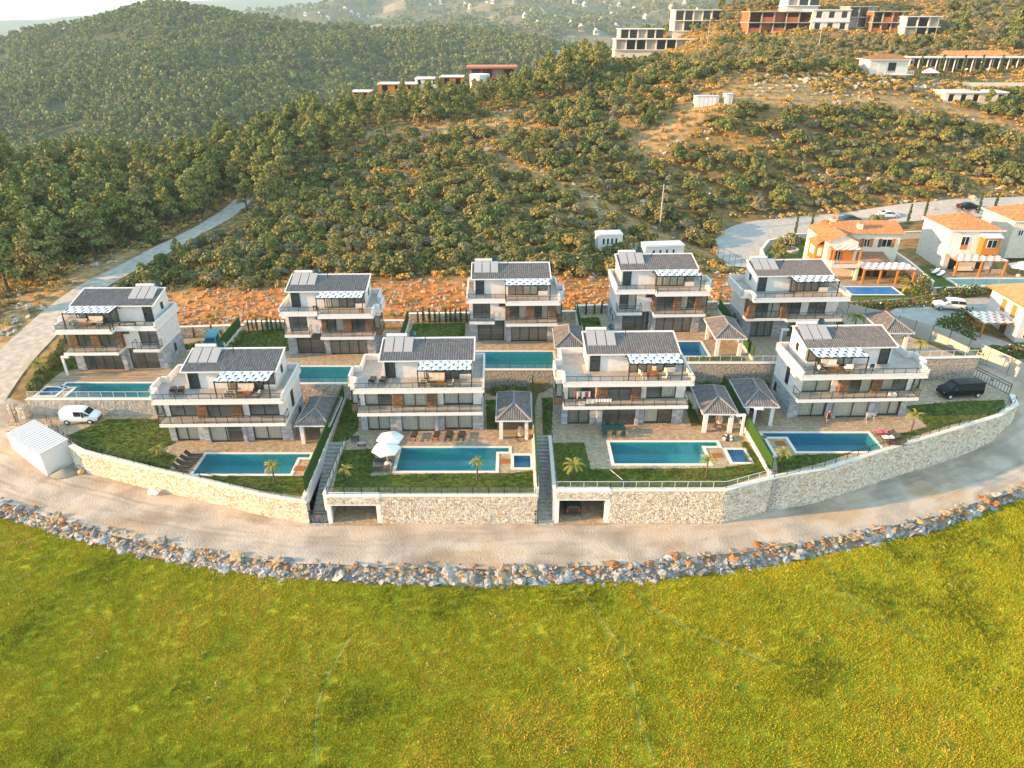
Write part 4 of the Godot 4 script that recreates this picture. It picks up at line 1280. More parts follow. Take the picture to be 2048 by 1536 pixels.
func make_kinds() -> void:
	var d := {}
	d.shrub = []
	for i in 5:
		var c0: Color = [Color(0.09, 0.095, 0.028), Color(0.115, 0.115, 0.038), Color(0.075, 0.088, 0.025), Color(0.15, 0.13, 0.046), Color(0.10, 0.115, 0.036)][i]
		d.shrub.append([trunk_mesh(1.0, 0.12, 4, 60 + i), crown(dome(9, 10 + i, 1.05, 1.75, 0.66), 150, 0.22, c0, c0 * 1.9, 20 + i)])
	d.olive = []
	for i in 3:
		var c0: Color = [Color(0.15, 0.15, 0.085), Color(0.18, 0.17, 0.095), Color(0.13, 0.14, 0.07)][i]
		d.olive.append([trunk_mesh(1.1, 0.13, 5, 70 + i), crown(dome(10, 30 + i, 1.0, 2.1, 0.55), 90, 0.185, c0, c0 * 1.7, 40 + i)])
	d.pine = []
	for i in 5:
		var r := RandomNumberGenerator.new()
		r.seed = 80 + i
		var l := []
		var tall := r.randf_range(5.2, 6.6)
		for k in 15:
			var t := r.randf()
			var y := lerpf(1.3, tall - 0.5, t)
			var q := (1.0 - t * 0.72) * 1.75 * sqrt(r.randf()) + 0.15
			var a := r.randf() * TAU
			var rr := r.randf_range(0.55, 0.95) * (1.15 - t * 0.35)
			l.append([Vector3(cos(a) * q, y, sin(a) * q), Vector3(rr * 1.15, rr * 0.75, rr * 1.15)])
		l.append([Vector3(0, tall - 0.2, 0), Vector3(0.6, 0.7, 0.6)])
		var c0: Color = [Color(0.11, 0.125, 0.034), Color(0.14, 0.145, 0.044), Color(0.09, 0.11, 0.03), Color(0.165, 0.155, 0.05), Color(0.125, 0.14, 0.042)][i]
		d.pine.append([trunk_mesh(tall * 0.8, 0.17, 6, 90 + i, 0.05), crown(l, 115, 0.26, c0, c0 * 1.9, 50 + i)])
	d.far = []
	for i in 4:
		var c0: Color = [Color(0.115, 0.135, 0.036), Color(0.14, 0.15, 0.046), Color(0.095, 0.115, 0.032), Color(0.16, 0.155, 0.052)][i]
		var l := []
		var r := RandomNumberGenerator.new()
		r.seed = 130 + i
		for k in 6: l.append([Vector3(r.randf_range(-1.3, 1.3), r.randf_range(1.6, 4.8), r.randf_range(-1.3, 1.3)), Vector3(1.3, 1.1, 1.3)])
		d.far.append([null, crown(l, 14, 1.1, c0, c0 * 1.7, 110 + i, "leaf_far")])
	var cy := []
	for k in 9: cy.append([Vector3(0.015 * sin(k * 2.0), 0.35 + k * 0.36, 0.015 * cos(k * 2.0)), Vector3(1, 1, 1) * (0.34 - absf(k - 3.0) * 0.028)])
	d.cypress = [[trunk_mesh(1.0, 0.06, 0, 5), crown(cy, 46, 0.17, Color(0.035, 0.06, 0.018), Color(0.08, 0.11, 0.03), 140)]]
	d.bush = []
	for i in 2: d.bush.append([trunk_mesh(0.5, 0.05, 3, 6 + i), crown(dome(6, 150 + i, 0.35, 1.2, 0.35), 45, 0.15, [Color(0.06, 0.09, 0.02), Color(0.11, 0.13, 0.03)][i], [Color(0.13, 0.17, 0.04), Color(0.24, 0.22, 0.05)][i], 160 + i)])
	# low dry undergrowth
	d.dry = []
	for i in 3:
		var c0: Color = [Color(0.38, 0.235, 0.055), Color(0.38, 0.27, 0.09), Color(0.24, 0.19, 0.07)][i]
		d.dry.append([null, crown(dome(4, 170 + i, 0.5, 0.45, 0.35), 26, 0.2, c0, c0 * 1.6, 180 + i)])
	# ragged limestone and rubble
	d.rock = []
	for i in 5: d.rock.append(rock_mesh(200 + i, Color(0.33, 0.29, 0.235), Color(0.46, 0.41, 0.35)))
	d.red_rock = []
	for i in 3: d.red_rock.append(rock_mesh(210 + i, Color(0.44, 0.15, 0.04), Color(0.52, 0.27, 0.11)))
	kinds = d
func rock_mesh(s: int, c0: Color, c1: Color) -> ArrayMesh:
	var r := RandomNumberGenerator.new()
	r.seed = s
	var f := FastNoiseLite.new()
	f.seed = s; f.frequency = 0.9
	var b := mb()
	var rings := 5
	var k := 8
	var p := []
	for i in rings + 1:
		var row := []
		for j in k:
			var a := PI * i / rings
			var t := TAU * (j + 0.4 * (i % 2)) / k
			var d := Vector3(sin(a) * cos(t), cos(a) * 0.75, sin(a) * sin(t))
			row.append(d * (0.5 + 0.42 * f.get_noise_3dv(d * 1.3) + (r.randf_range(-0.06, 0.06) if i > 0 and i < rings else 0.0)))
		p.append(row)
	for i in rings:
		for j in k:
			var q := (j + 1) % k
			b.col = c0.lerp(c1, r.randf())
			b.tri(p[i][j], p[i][q], p[i + 1][q])
			b.tri(p[i][j], p[i + 1][q], p[i + 1][j])
	return b.done(M.stone)
func plant(called: String, kind: Array, label: String, cat: String, where: Vector3, size: Vector3, turn: float, group: String) -> Node3D:
	var o := thing(called, label, cat, where, 0.0, group)
	o.transform = Transform3D(Basis(Vector3.UP, turn) * Basis.from_scale(size), where)
	if kind[0]: put("trunk", kind[0], o)
	put("crown", kind[1], o)
	return o

func palm(where: Vector3, h: float, fr: int, size: float, label: String, s: int, group := "young palms in the gardens") -> void:
	var r := RandomNumberGenerator.new()
	r.seed = s
	var o := thing("palm_tree", label, "palm", where, r.randf() * TAU, group)
	var b := mb()
	for i in 6: b.tube(Vector3(0.02 * sin(i), h * i / 6.0 - 0.05, 0), Vector3(0.02 * sin(i + 1), h * (i + 1) / 6.0, 0), 0.11 - i * 0.008, 0.085 - i * 0.006, 7, false)
	part("trunk", b, "bark", o)
	for i in fr:
		b = mb()
		var a := TAU * i / fr + r.randf_range(-0.2, 0.2)
		var lift := r.randf_range(0.2, 1.25)
		var d := Vector3(cos(a), 0, sin(a))
		var side := Vector3(-sin(a), 0, cos(a))
		var p := Vector3(0, h, 0)
		b.col = Color(0.16, 0.17, 0.04).lerp(Color(0.32, 0.27, 0.06), r.randf())
		for k in 9:
			var t := k / 9.0
			var dirv := (d * cos(lift - t * 1.9) + Vector3.UP * sin(lift - t * 1.9))
			var q := p + dirv * size / 9.0
			for e in [-1.0, 1.0]:
				var tip: Vector3 = p + side * e * size * 0.26 * (1.0 - t * 0.6) + dirv * size * 0.16 - Vector3.UP * 0.10
				b.tri(p, q, tip)
			b.tube(p, q, 0.012, 0.01, 4, false)
			p = q
		part("frond", b, "blade", o)

func tuft(n: int, h: float, spread: float, c0: Color, c1: Color, s: int, wide := 0.03) -> ArrayMesh:
	var r := RandomNumberGenerator.new()
	r.seed = s
	var b := mb()
	for i in n:
		var a := r.randf() * TAU
		var p := Vector3(cos(a), 0, sin(a)) * spread * sqrt(r.randf())
		var d := Vector3(r.randf_range(-1, 1), 0, r.randf_range(-1, 1)) * h * 0.6
		var w := Vector3(cos(a * 3.0), 0, sin(a * 3.0)) * wide
		var hh := h * r.randf_range(0.6, 1.25)
		b.col = c0.lerp(c1, r.randf())
		var mid := p + d * 0.35 + Vector3.UP * hh * 0.6
		b.quad(p - w, p + w, mid + w * 0.7, mid - w * 0.7)
		b.tri(mid - w * 0.7, mid + w * 0.7, p + d + Vector3.UP * hh)
	return b.done(M.blade)

func in_px(q: Vector2, poly: Array) -> bool:
	var p := PackedVector2Array()
	for e in poly: p.append(Vector2(e[0], e[1]))
	return Geometry2D.is_point_in_polygon(q, p)
const PINE_BAND := [[-60, 640], [-60, 330], [300, 290], [470, 260], [700, 225], [950, 185], [1130, 140], [1200, 120], [1210, 150], [1110, 200], [960, 225], [880, 260], [760, 275], [640, 320], [560, 400], [500, 440], [420, 420], [470, 395], [330, 470], [240, 545], [130, 585], [0, 610]]
const LEFT_TRACK := [[-66, 74, 3.4], [-68, 84, 3.2], [-69, 92, 3.2], [-69.8, 107, 2.9], [-68.8, 117, 2.7], [-66.5, 130, 2.7], [-62.5, 146, 2.7], [-62.2, 166, 2.5]]
const STREET := [[70, 82, 4.0], [64.5, 90, 3.2], [58.5, 95.5, 3.0], [62, 99.5, 3.0], [74, 102, 3.0], [92, 103, 3.2], [115, 104, 3.2]]
const UPPER_ROAD := [[41, 120, 3.2], [42, 127, 4.0], [43.5, 134, 4.6], [48, 140, 4.4], [56, 143.2, 3.8], [70, 145.5, 3.6], [95, 147, 3.6], [130, 150, 3.6]]
func clear_of(p: Vector2, l: Array, pad: float) -> bool:
	return near_line(p, l) > l[0][2] + pad

func make_vegetation() -> void:
	rng.seed = 77
	var cand := []
	var dry := [[], [], []]
	var rocks := []
	var f := 97.0
	while f < 318.0:
		var x := -200.0
		var st := 3.15 + (f - 97.0) * 0.004
		while x < 190.0:
			var p := Vector2(x + rng.randf_range(-1.5, 1.5), f + rng.randf_range(-1.5, 1.5))
			x += st
			var y := ground_y(p.x, p.y)
			var q := pixel(V(p.x, y + 1.0, p.y))
			if q.x < -80 or q.x > 2130 or q.y < -60: continue
			if in_plot(p.x, p.y, 1.5): continue
			if not clear_of(p, LEFT_TRACK, 1.8) or not clear_of(p, STREET, 1.5) or not clear_of(p, UPPER_ROAD, 2.0): continue
			if p.x > 42 and p.y < 150 - absf(p.x - 100) * 0.0 and p.y < 149: continue   # the neighbours' gardens
			if p.x > 20 and p.x < 42 and p.y < 132: continue
			if p.x > -62 and p.y < 106 + noise.get_noise_2d(p.x * 5.0, 9.0) * 5.0: continue     # rubble strip
			var w := 0.0
			for l in bare:
				if near_line(p, l[0]) < l[1] * 1.05: w = 1.0
			if in_px(q, [[1300, 215], [1390, 150], [1520, 135], [1900, 160], [1920, 225], [1700, 205], [1480, 200]]) and rng.randf() < 0.8: w = 1.0
			if p.y > 200 and p.x > 72 and (p.x < 160 and p.y < 235) and q.x > 1700: w = 1.0
			if in_px(q, [[1480, 20], [1880, -40], [1880, 72], [1480, 72]]): w = 1.0
			if in_px(q, [[1200, 70], [1440, 60], [1430, 100], [1210, 128]]): w = 1.0
			if w > 0.5: continue
			if q.x < 130 and q.y > 560 and rng.randf() < 0.35: continue
			var pine := in_px(q, PINE_BAND)
			var kind := "shrub"
			if pine: kind = "pine" if rng.randf() < 0.86 else "shrub"
			elif rng.randf() < 0.04: kind = "pine"
			elif q.y < 125 and q.x > 1380: kind = "olive" if rng.randf() < 0.8 else "shrub"
			elif rng.randf() < 0.24: kind = "olive"
			if kind != "pine" and noise.get_noise_2d(p.x * 7.0 + 300.0, p.y * 7.0) > 0.24 and rng.randf() < 0.6: continue
			if kind == "pine" and pine and rng.randf() < 0.36: continue
			var s := rng.randf_range(1.2, 2.1)
			if rng.randf() < 0.3: s *= 0.6
			if kind == "olive": s = rng.randf_range(1.0, 1.45)
			if kind == "pine": s = rng.randf_range(0.95, 1.7) * (1.15 if q.x < 620 and q.y > 330 else 1.0) if pine else rng.randf_range(0.5, 0.8)
			if kind == "pine" and p.y > 185 and q.x < 500: s *= 0.8
			if kind == "pine" and p.y > 200 and q.x > 640 and q.x < 1080: s *= 0.68
			cand.append([kind, p, y, s, q, s * (1.6 if kind == "pine" else 1.0) / maxf(20.0, V(p.x, y - CAM_Y, p.y).length()), rng.randi() % 5, rng.randf() * TAU])
		f += st
	cand.sort_custom(func(a, b): return a[5] > b[5])
	var left := {"shrub": 300, "olive": 140, "pine": 260}
	var rest := {}
	for c in cand:
		var k: Array = kinds[c[0]]
		var v: int = c[6] % k.size()
		var sz := Vector3(c[3], c[3] * rng.randf_range(0.85, 1.15), c[3])
		var pos := V(c[1].x, c[2], c[1].y)
		var on_screen: bool = c[4].x > -10 and c[4].x < 2058 and c[4].y > -10
		if left[c[0]] > 0 and on_screen:
			left[c[0]] -= 1
			match c[0]:
				"shrub": plant("scrub_bush", k[v], "%s %s scrub bush growing on the rocky hillside" % ["large" if c[3] > 1.6 else "medium" if c[3] > 1.1 else "small", ["olive green", "brownish green", "dark green", "golden brown", "mid green"][v]], "bush", pos, sz, c[7], "scrub bushes on the hillside")
				"olive": plant("olive_tree", k[v], "%s olive tree growing among the hillside scrub" % ["silvery grey green", "pale yellowish grey", "darker grey green"][v], "tree", pos, sz, c[7], "olive trees on the hillside")
				"pine": plant("pine_tree", k[v], "%s %s pine with clumped branches on the slope" % ["tall" if c[3] > 1.3 else "medium sized" if c[3] > 0.9 else "small", ["deep green", "light olive", "dark green", "yellowish green", "mid green"][v]], "tree", pos, sz, c[7], "pines on the slope")
		else:
			var key := "%s%d" % [c[0], v]
			if not rest.has(key): rest[key] = [k[v], []]
			rest[key][1].append(Transform3D(Basis(Vector3.UP, c[7]) * Basis.from_scale(sz), pos))
	var o := Node3D.new()
	o.name = "hillside_scrub"
	add_child(o)
	tag(o, "mass of distant scrub and low trees covering the hillside", "scrub", "", "stuff")
	for key in rest: swarm("scrub_growth", rest[key][0][1], rest[key][1], o)
	# undergrowth and stones between the bushes
	var stone_xf := [[], [], [], [], []]
	var red_xf := [[], [], []]
	for i in 36000:
		var p := Vector2(rng.randf_range(-90, 165), 95.0 + 215.0 * pow(rng.randf(), 1.6))
		if in_plot(p.x, p.y, 0.6): continue
		if p.x > 42 and p.y < 147: continue
		if not clear_of(p, LEFT_TRACK, 0.4) or not clear_of(p, UPPER_ROAD, 0.5): continue
		var y := ground_y(p.x, p.y)
		var q := pixel(V(p.x, y, p.y))
		if q.x < -20 or q.x > 2070 or q.y < 0: continue
		var t := rng.randf() * TAU
		var rub := p.x > -62 and p.x < 42 and p.y < 107 + noise.get_noise_2d(p.x * 5.0, 9.0) * 5.0
		var w := 1e9
		for l in bare: w = minf(w, near_line(p, l[0]) - l[1])
		if rub:
			if rng.randf() < 0.97:
				var s := rng.randf_range(0.2, 0.7)
				var xf := Transform3D(Basis.from_euler(Vector3(rng.randf() * 3, t, rng.randf() * 3)) * Basis.from_scale(Vector3(s, s * 0.7, s)), V(p.x, y + 0.05, p.y))
				if rng.randf() < (0.85 if p.x > 4 else 0.62): red_xf[i % 3].append(xf)
				else: stone_xf[i % 5].append(xf)
			else: dry[i % 3].append(Transform3D(Basis(Vector3.UP, t) * Basis.from_scale(Vector3.ONE * rng.randf_range(0.6, 1.2)), V(p.x, y, p.y)))
			continue
		var n := noise.get_noise_2d(p.x * 7.0 + 90.0, p.y * 7.0)
		if n > 0.16 and rng.randf() < 0.5 and p.y < 205:
			var s := rng.randf_range(0.25, 0.95)
			stone_xf[i % 5].append(Transform3D(Basis.from_euler(Vector3(rng.randf() * 0.6, t, rng.randf() * 0.6)) * Basis.from_scale(Vector3(s * 1.3, s * 0.7, s)), V(p.x, y + 0.1, p.y)))
		elif w > 0.5 and rng.randf() < 0.58 or rng.randf() < (0.4 if p.y > 150 else 0.1):
			dry[i % 3].append(Transform3D(Basis(Vector3.UP, t) * Basis.from_scale(Vector3.ONE * rng.randf_range(0.6, 1.7)), V(p.x, y, p.y)))
	o = Node3D.new()
	o.name = "dry_undergrowth"
	add_child(o)
	tag(o, "yellow and orange dry undergrowth between the hillside bushes", "undergrowth", "", "stuff")
	for i in 3: swarm("dry_growth", kinds.dry[i][1], dry[i], o)
	o = Node3D.new()
	o.name = "loose_rubble"
	add_child(o)
	tag(o, "pale and rusty stones strewn over the slope behind the villas", "rubble", "", "stuff")
	for i in 5: swarm("stones", kinds.rock[i], stone_xf[i], o)
	for i in 3: swarm("red_stones", kinds.red_rock[i], red_xf[i], o)
	# boulders that stand out
	for i in 110:
		var u := rng.randf_range(700, 2040)
		var v := rng.randf_range(160, 430)
		if i < 40: u = rng.randf_range(1480, 1880); v = rng.randf_range(150, 185)
		var x := 0.0
		var ff := 0.0
		for step in range(100, 300):   # walk along the ray until it meets the slope
			ff = step
			var h := CAM_Y
			var p := at(u, v, 0.0)
			var t: float = ff / -p.z
			x = p.x * t
			h = CAM_Y + (p.y - CAM_Y) * t
			if h < ground_y(x, ff): break
		var s := rng.randf_range(0.7, 1.6)
		var b: MeshInstance3D = put("limestone_boulder", kinds.rock[i % 5])
		tag(b, "pale limestone boulder showing between the hillside bushes", "boulder", "limestone boulders on the hillside")
		b.transform = Transform3D(Basis(Vector3.UP, rng.randf() * TAU) * Basis.from_scale(Vector3(s * 1.3, s * 0.8, s)), V(x, ground_y(x, ff) + s * 0.12, ff))

func make_riprap() -> void:
	rng.seed = 5
	var all := []
	var x := -62.0
	while x < 66.0:
		for k in 11:
			var t := clampf(rng.randfn(0.5, 0.34), -0.25, 1.35)
			var s := rng.randf_range(0.2, 0.62) * (1.9 if rng.randf() < 0.1 else 1.0)
			all.append([s, x + rng.randf_range(-0.5, 0.5), t, rng.randi() % 3, rng.randf() * TAU, rng.randi() % 4])
		x += 0.62
	all.sort_custom(func(a, b): return a[0] > b[0])
	var grey_rock := []
	var tone := [[Color(0.22, 0.22, 0.225), Color(0.40, 0.39, 0.38), "pale grey broken rock in the bank below the gravel road"], [Color(0.20, 0.09, 0.035), Color(0.34, 0.18, 0.08), "rusty brown rock in the bank below the gravel road"], [Color(0.30, 0.21, 0.11), Color(0.42, 0.32, 0.2), "tan weathered rock in the bank below the gravel road"], [Color(0.10, 0.10, 0.11), Color(0.22, 0.22, 0.23), "dark grey rock in the bank below the gravel road"]]
	var meshes := []
	for i in 4:
		var l := []
		for j in 3: l.append(rock_mesh(300 + i * 3 + j, tone[i][0], tone[i][1]))
		meshes.append(l)
	var rest := {}
	for i in all.size():
		var a: Array = all[i]
		var f: float = edge_f(a[1]) + 0.05 + a[2] * 1.2
		var y := lerpf(-1.2, -0.02, pow(clampf(a[2], 0, 1), 0.8))
		var c: int = [0, 0, 0, 3][a[5]] if a[2] < 0.5 else [1, 2, 0, 3][a[5]]
		var sz := Vector3(a[0] * 1.3, a[0] * 0.75, a[0])
		var xf := Transform3D(Basis.from_euler(Vector3(sin(a[4] * 7.0) * 0.5, a[4], cos(a[4] * 5.0) * 0.5)) * Basis.from_scale(sz), V(a[1], y, f))
		if i < 300:
			var o := put("bank_rock", meshes[c][a[3]])
			tag(o, tone[c][2], "rock", "rocks of the road bank: " + ["pale", "rusty", "tan", "dark"][c])
			o.transform = xf
		else:
			var key := c * 3 + int(a[3])
			if not rest.has(key): rest[key] = []
			rest[key].append(xf)
	var o := Node3D.new()
	o.name = "bank_rubble"
	add_child(o)
	tag(o, "smaller broken stones packed into the bank below the gravel road", "rubble", "", "stuff")
	for k in rest: swarm("broken_stones", meshes[k / 3][k % 3], rest[k], o)

# pressed trails in the tall grass, as photograph pixels on the field
const TRAILS := [[[1140, 1170], [1185, 1230], [1250, 1330], [1275, 1440], [1310, 1540]], [[1270, 1190], [1300, 1230], [1420, 1290], [1560, 1345]], [[1640, 1135], [1690, 1200], [1760, 1250], [1850, 1290]], [[700, 1290], [660, 1360], [635, 1440], [635, 1540]]]
func make_grass() -> void:
	rng.seed = 9
	var tr := []
	for l in TRAILS:
		var r := []
		for q in l:
			var p := at(q[0], q[1], -1.9)
			r.append([p.x, -p.z])
		tr.append(r)
	var sets := [[], [], [], [], []]
	var meshes := [tuft(16, 0.13, 0.28, Color(0.33, 0.33, 0.012), Color(0.40, 0.375, 0.014), 1, 0.028), tuft(16, 0.13, 0.28, Color(0.38, 0.35, 0.014), Color(0.46, 0.40, 0.02), 2, 0.028), tuft(15, 0.14, 0.28, Color(0.43, 0.345, 0.02), Color(0.53, 0.405, 0.04), 3, 0.026), tuft(12, 0.05, 0.24, Color(0.52, 0.45, 0.14), Color(0.68, 0.57, 0.26), 4, 0.03), tuft(16, 0.2, 0.24, Color(0.21, 0.235, 0.010), Color(0.30, 0.295, 0.014), 5, 0.03)]
	for i in 66000:
		var f := lerpf(25.0, 62.0, rng.randf())
		var x := rng.randf_range(-1.0, 1.0) * (24.0 + f * 0.62)
		if f > edge_f(x) + 0.15: continue
		var y := field_y(x, f)
		var d := 1e9
		for l in tr: d = minf(d, near_line(Vector2(x, f), l))
		var n := noise.get_noise_2d(x * 5.0, f * 5.0) + 0.6 * noise.get_noise_2d(x * 16.0, f * 16.0) + rng.randf_range(-0.22, 0.22)
		var k := 0
		if d < 0.2:
			if rng.randf() < 0.75: continue
			k = 3
		elif d < 0.38 and rng.randf() < 0.6: k = 4
		elif n > 0.42: k = 2
		elif n > 0.0: k = 1
		elif n < -0.5: k = 4
		sets[k].append(Transform3D(Basis(Vector3.UP, rng.randf() * TAU) * Basis.from_scale(Vector3.ONE * rng.randf_range(0.8, 1.35)), V(x, y, f)))
	var o := Node3D.new()
	o.name = "field_grass"
	add_child(o)
	tag(o, "tall yellow green grass covering the field below the rock bank", "grass", "", "stuff")
	for i in 5: swarm("grass_tufts", meshes[i], sets[i], o)
	for l in tr:
		var b := mb()
		var pts := []
		for i in l.size() - 1:
			for s in 10:
				var q := []
				for k in 2: q.append(cubic_interpolate(l[i][k], l[i + 1][k], l[maxi(i - 1, 0)][k], l[mini(i + 2, l.size() - 1)][k], s / 10.0))
				pts.append(Vector2(q[0], q[1]))
		for i in pts.size() - 1:
			var d: Vector2 = (pts[i + 1] - pts[i]).normalized().orthogonal()
			var w0 := 0.07 + 0.04 * sin(i * 1.3)
			var w1 := 0.07 + 0.04 * sin((i + 1) * 1.3)
			var c := []
			for e in [[pts[i] - d * w0], [pts[i + 1] - d * w1], [pts[i + 1] + d * w1], [pts[i] + d * w0]]: c.append(V(e[0].x, field_y(e[0].x, e[0].y) + 0.045, e[0].y))
			b.quad(c[0], c[1], c[2], c[3])
		setting("trodden_path", b, "straw")
	var weeds := []
	for i in 420:
		var f := rng.randf_range(27.0, 58.0)
		var x := rng.randf_range(-1.0, 1.0) * (20.0 + f * 0.55)
		if f > edge_f(x) - 0.2 or noise.get_noise_2d(x * 8.0 + 50.0, f * 8.0) < 0.05: continue
		var s := rng.randf_range(0.25, 0.7)
		weeds.append(Transform3D(Basis(Vector3.UP, rng.randf() * TAU) * Basis.from_scale(Vector3(s, s * 0.7, s)), V(x, field_y(x, f), f)))
	swarm("weeds", crown(dome(4, 700, 0.5, 0.5, 0.36), 30, 0.16, Color(0.20, 0.22, 0.02), Color(0.48, 0.38, 0.06), 701), weeds, o)

func lawn(px: Array, h: float, label_ok := true) -> void:
	var p := outline(px, h + 0.03)
	var b := mb()
	b.prism(p.duplicate(), h - 0.02, h + 0.03)
	setting("lawn", b, "lawn")
	var r := Rect2(p[0], Vector2.ZERO)
	for q in p: r = r.expand(q)
	for i in int(r.get_area() * 14.0):
		var q := Vector2(rng.randf_range(r.position.x, r.end.x), rng.randf_range(r.position.y, r.end.y))
		if not Geometry2D.is_point_in_polygon(q, p): continue
		var n := noise.get_noise_2d(q.x * 9.0, q.y * 9.0)
		lawn_xf[0 if n < 0.1 else 1].append(Transform3D(Basis(Vector3.UP, rng.randf() * TAU) * Basis.from_scale(Vector3.ONE * rng.randf_range(0.7, 1.3)), Vector3(q.x, h + 0.03, q.y)))
var lawn_xf := [[], []]
func make_lawns() -> void:
	rng.seed = 12
	lawn([[132, 872], [215, 838], [332, 838], [352, 885], [318, 900], [352, 912], [336, 943], [300, 932], [165, 898]], 2.3)
	lawn([[228, 830], [242, 818], [318, 817], [320, 827]], 2.3)
	lawn([[395, 952], [612, 952], [614, 994], [520, 980]], 2.3)
	lawn([[684, 900], [752, 898], [741, 951], [830, 948], [1022, 946], [1068, 940], [1076, 984], [664, 988]], 3.3)
	lawn([[692, 800], [718, 800], [716, 860], [696, 880], [664, 884]], 3.3)
	lawn([[972, 800], [994, 800], [994, 858], [974, 858]], 3.3)
	lawn([[1106, 886], [1168, 885], [1182, 938], [1440, 936], [1498, 928], [1482, 885], [1492, 882], [1538, 944], [1440, 977], [1116, 980]], 3.9)
	lawn([[1084, 795], [1106, 795], [1103, 868], [1086, 870]], 3.9)
	lawn([[1368, 800], [1380, 800], [1404, 850], [1382, 852]], 3.9)
	lawn([[1812, 812], [1880, 806], [1925, 802], [2008, 800], [2012, 826], [1905, 848], [1790, 884], [1782, 872], [1855, 853]], 4.0)
	lawn([[1552, 912], [1700, 906], [1772, 884], [1640, 926], [1556, 946]], 4.0)
	lawn([[66, 790], [128, 692], [158, 694], [162, 736], [122, 744], [96, 764]], 4.4)
	lawn([[364, 690], [400, 682], [404, 694], [368, 700]], 4.4)
	lawn([[462, 700], [482, 664], [572, 656], [578, 700], [540, 712]], 5.35)
	lawn([[814, 690], [826, 648], [930, 646], [930, 690]], 6.25)
	lawn([[1166, 662], [1162, 636], [1196, 634], [1208, 662]], 7.15)
	lawn([[1374, 714], [1484, 712], [1492, 722], [1376, 725]], 7.15)
	var o := Node3D.new()
	o.name = "lawn_grass"
	add_child(o)
	tag(o, "short green grass growing on the villa lawns", "grass", "", "stuff")
	swarm("short_tufts", tuft(12, 0.10, 0.16, Color(0.05, 0.085, 0.012), Color(0.12, 0.14, 0.025), 21, 0.02), lawn_xf[0], o)
	swarm("short_tufts", tuft(12, 0.09, 0.16, Color(0.11, 0.12, 0.025), Color(0.24, 0.21, 0.06), 22, 0.02), lawn_xf[1], o)

# ---- vehicles -------------------------------------------------------------
# stations along the car: [x, bottom, belt, roof, half width at the belt, half width at the roof]; front at +x
const VAN := [[-2.08, 0.45, 0.95, 1.62, 0.78, 0.66], [-2.02, 0.28, 0.98, 1.74, 0.86, 0.74], [-0.4, 0.26, 1.0, 1.80, 0.88, 0.76], [0.45, 0.26, 1.0, 1.74, 0.88, 0.72], [0.75, 0.26, 1.02, 1.60, 0.88, 0.68], [1.35, 0.26, 1.04, 1.12, 0.87, 0.66], [1.85, 0.28, 0.92, 0.95, 0.80, 0.60], [2.06, 0.36, 0.74, 0.78, 0.68, 0.5]]
const MINIVAN := [[-2.55, 0.5, 1.0, 1.72, 0.84, 0.70], [-2.48, 0.32, 1.05, 1.86, 0.95, 0.78], [-0.5, 0.3, 1.08, 1.91, 0.96, 0.80], [0.9, 0.3, 1.08, 1.88, 0.96, 0.78], [1.2, 0.3, 1.1, 1.72, 0.95, 0.74], [1.8, 0.3, 1.1, 1.2, 0.94, 0.72], [2.35, 0.32, 0.95, 1.0, 0.88, 0.66], [2.56, 0.4, 0.78, 0.82, 0.74, 0.55]]
const SUV := [[-2.15, 0.5, 0.95, 1.25, 0.78, 0.6], [-2.0, 0.35, 1.0, 1.55, 0.88, 0.66], [-0.9, 0.32, 1.02, 1.68, 0.9, 0.7], [0.1, 0.32, 1.02, 1.66, 0.9, 0.69], [0.45, 0.32, 1.03, 1.5, 0.9, 0.66], [1.0, 0.32, 1.03, 1.1, 0.89, 0.66], [1.85, 0.35, 0.95, 1.0, 0.84, 0.62], [2.15, 0.42, 0.75, 0.8, 0.72, 0.5]]
const SEDAN := [[-2.2, 0.42, 0.85, 0.92, 0.74, 0.6], [-2.05, 0.3, 0.92, 1.0, 0.84, 0.62], [-1.45, 0.26, 0.95, 1.12, 0.88, 0.6], [-0.7, 0.25, 0.95, 1.42, 0.89, 0.6], [0.25, 0.25, 0.93, 1.42, 0.89, 0.6], [0.6, 0.25, 0.92, 1.28, 0.88, 0.58], [1.15, 0.25, 0.9, 0.97, 0.88, 0.62], [1.95, 0.28, 0.78, 0.82, 0.82, 0.6], [2.25, 0.36, 0.62, 0.66, 0.68, 0.48]]
const HATCH := [[-1.95, 0.45, 0.85, 1.05, 0.72, 0.56], [-1.85, 0.28, 0.92, 1.35, 0.82, 0.6], [-0.9, 0.25, 0.95, 1.5, 0.86, 0.62], [0.1, 0.25, 0.95, 1.5, 0.86, 0.62], [0.45, 0.25, 0.95, 1.36, 0.86, 0.6], [1.0, 0.25, 0.93, 1.0, 0.85, 0.62], [1.7, 0.28, 0.82, 0.86, 0.78, 0.58], [1.98, 0.36, 0.65, 0.7, 0.66, 0.46]]
func section(s: Array) -> Array:
	var r := []
	var low: float = s[1]; var belt: float = s[2]; var top: float = s[3]; var w: float = s[4]; var v: float = s[5]
	for q in [[w * 0.86, low], [w, low + 0.2], [w, belt - 0.06], [w * 0.985, belt], [lerpf(w, v, 0.92), top - 0.06 * clampf(top - belt, 0.2, 1.0)], [v * 0.8, top], [0.0, top + 0.02]]: r.append(Vector3(s[0], q[1], q[0]))
	for i in range(5, -1, -1): r.append(Vector3(r[i].x, r[i].y, -r[i].z))
	return r
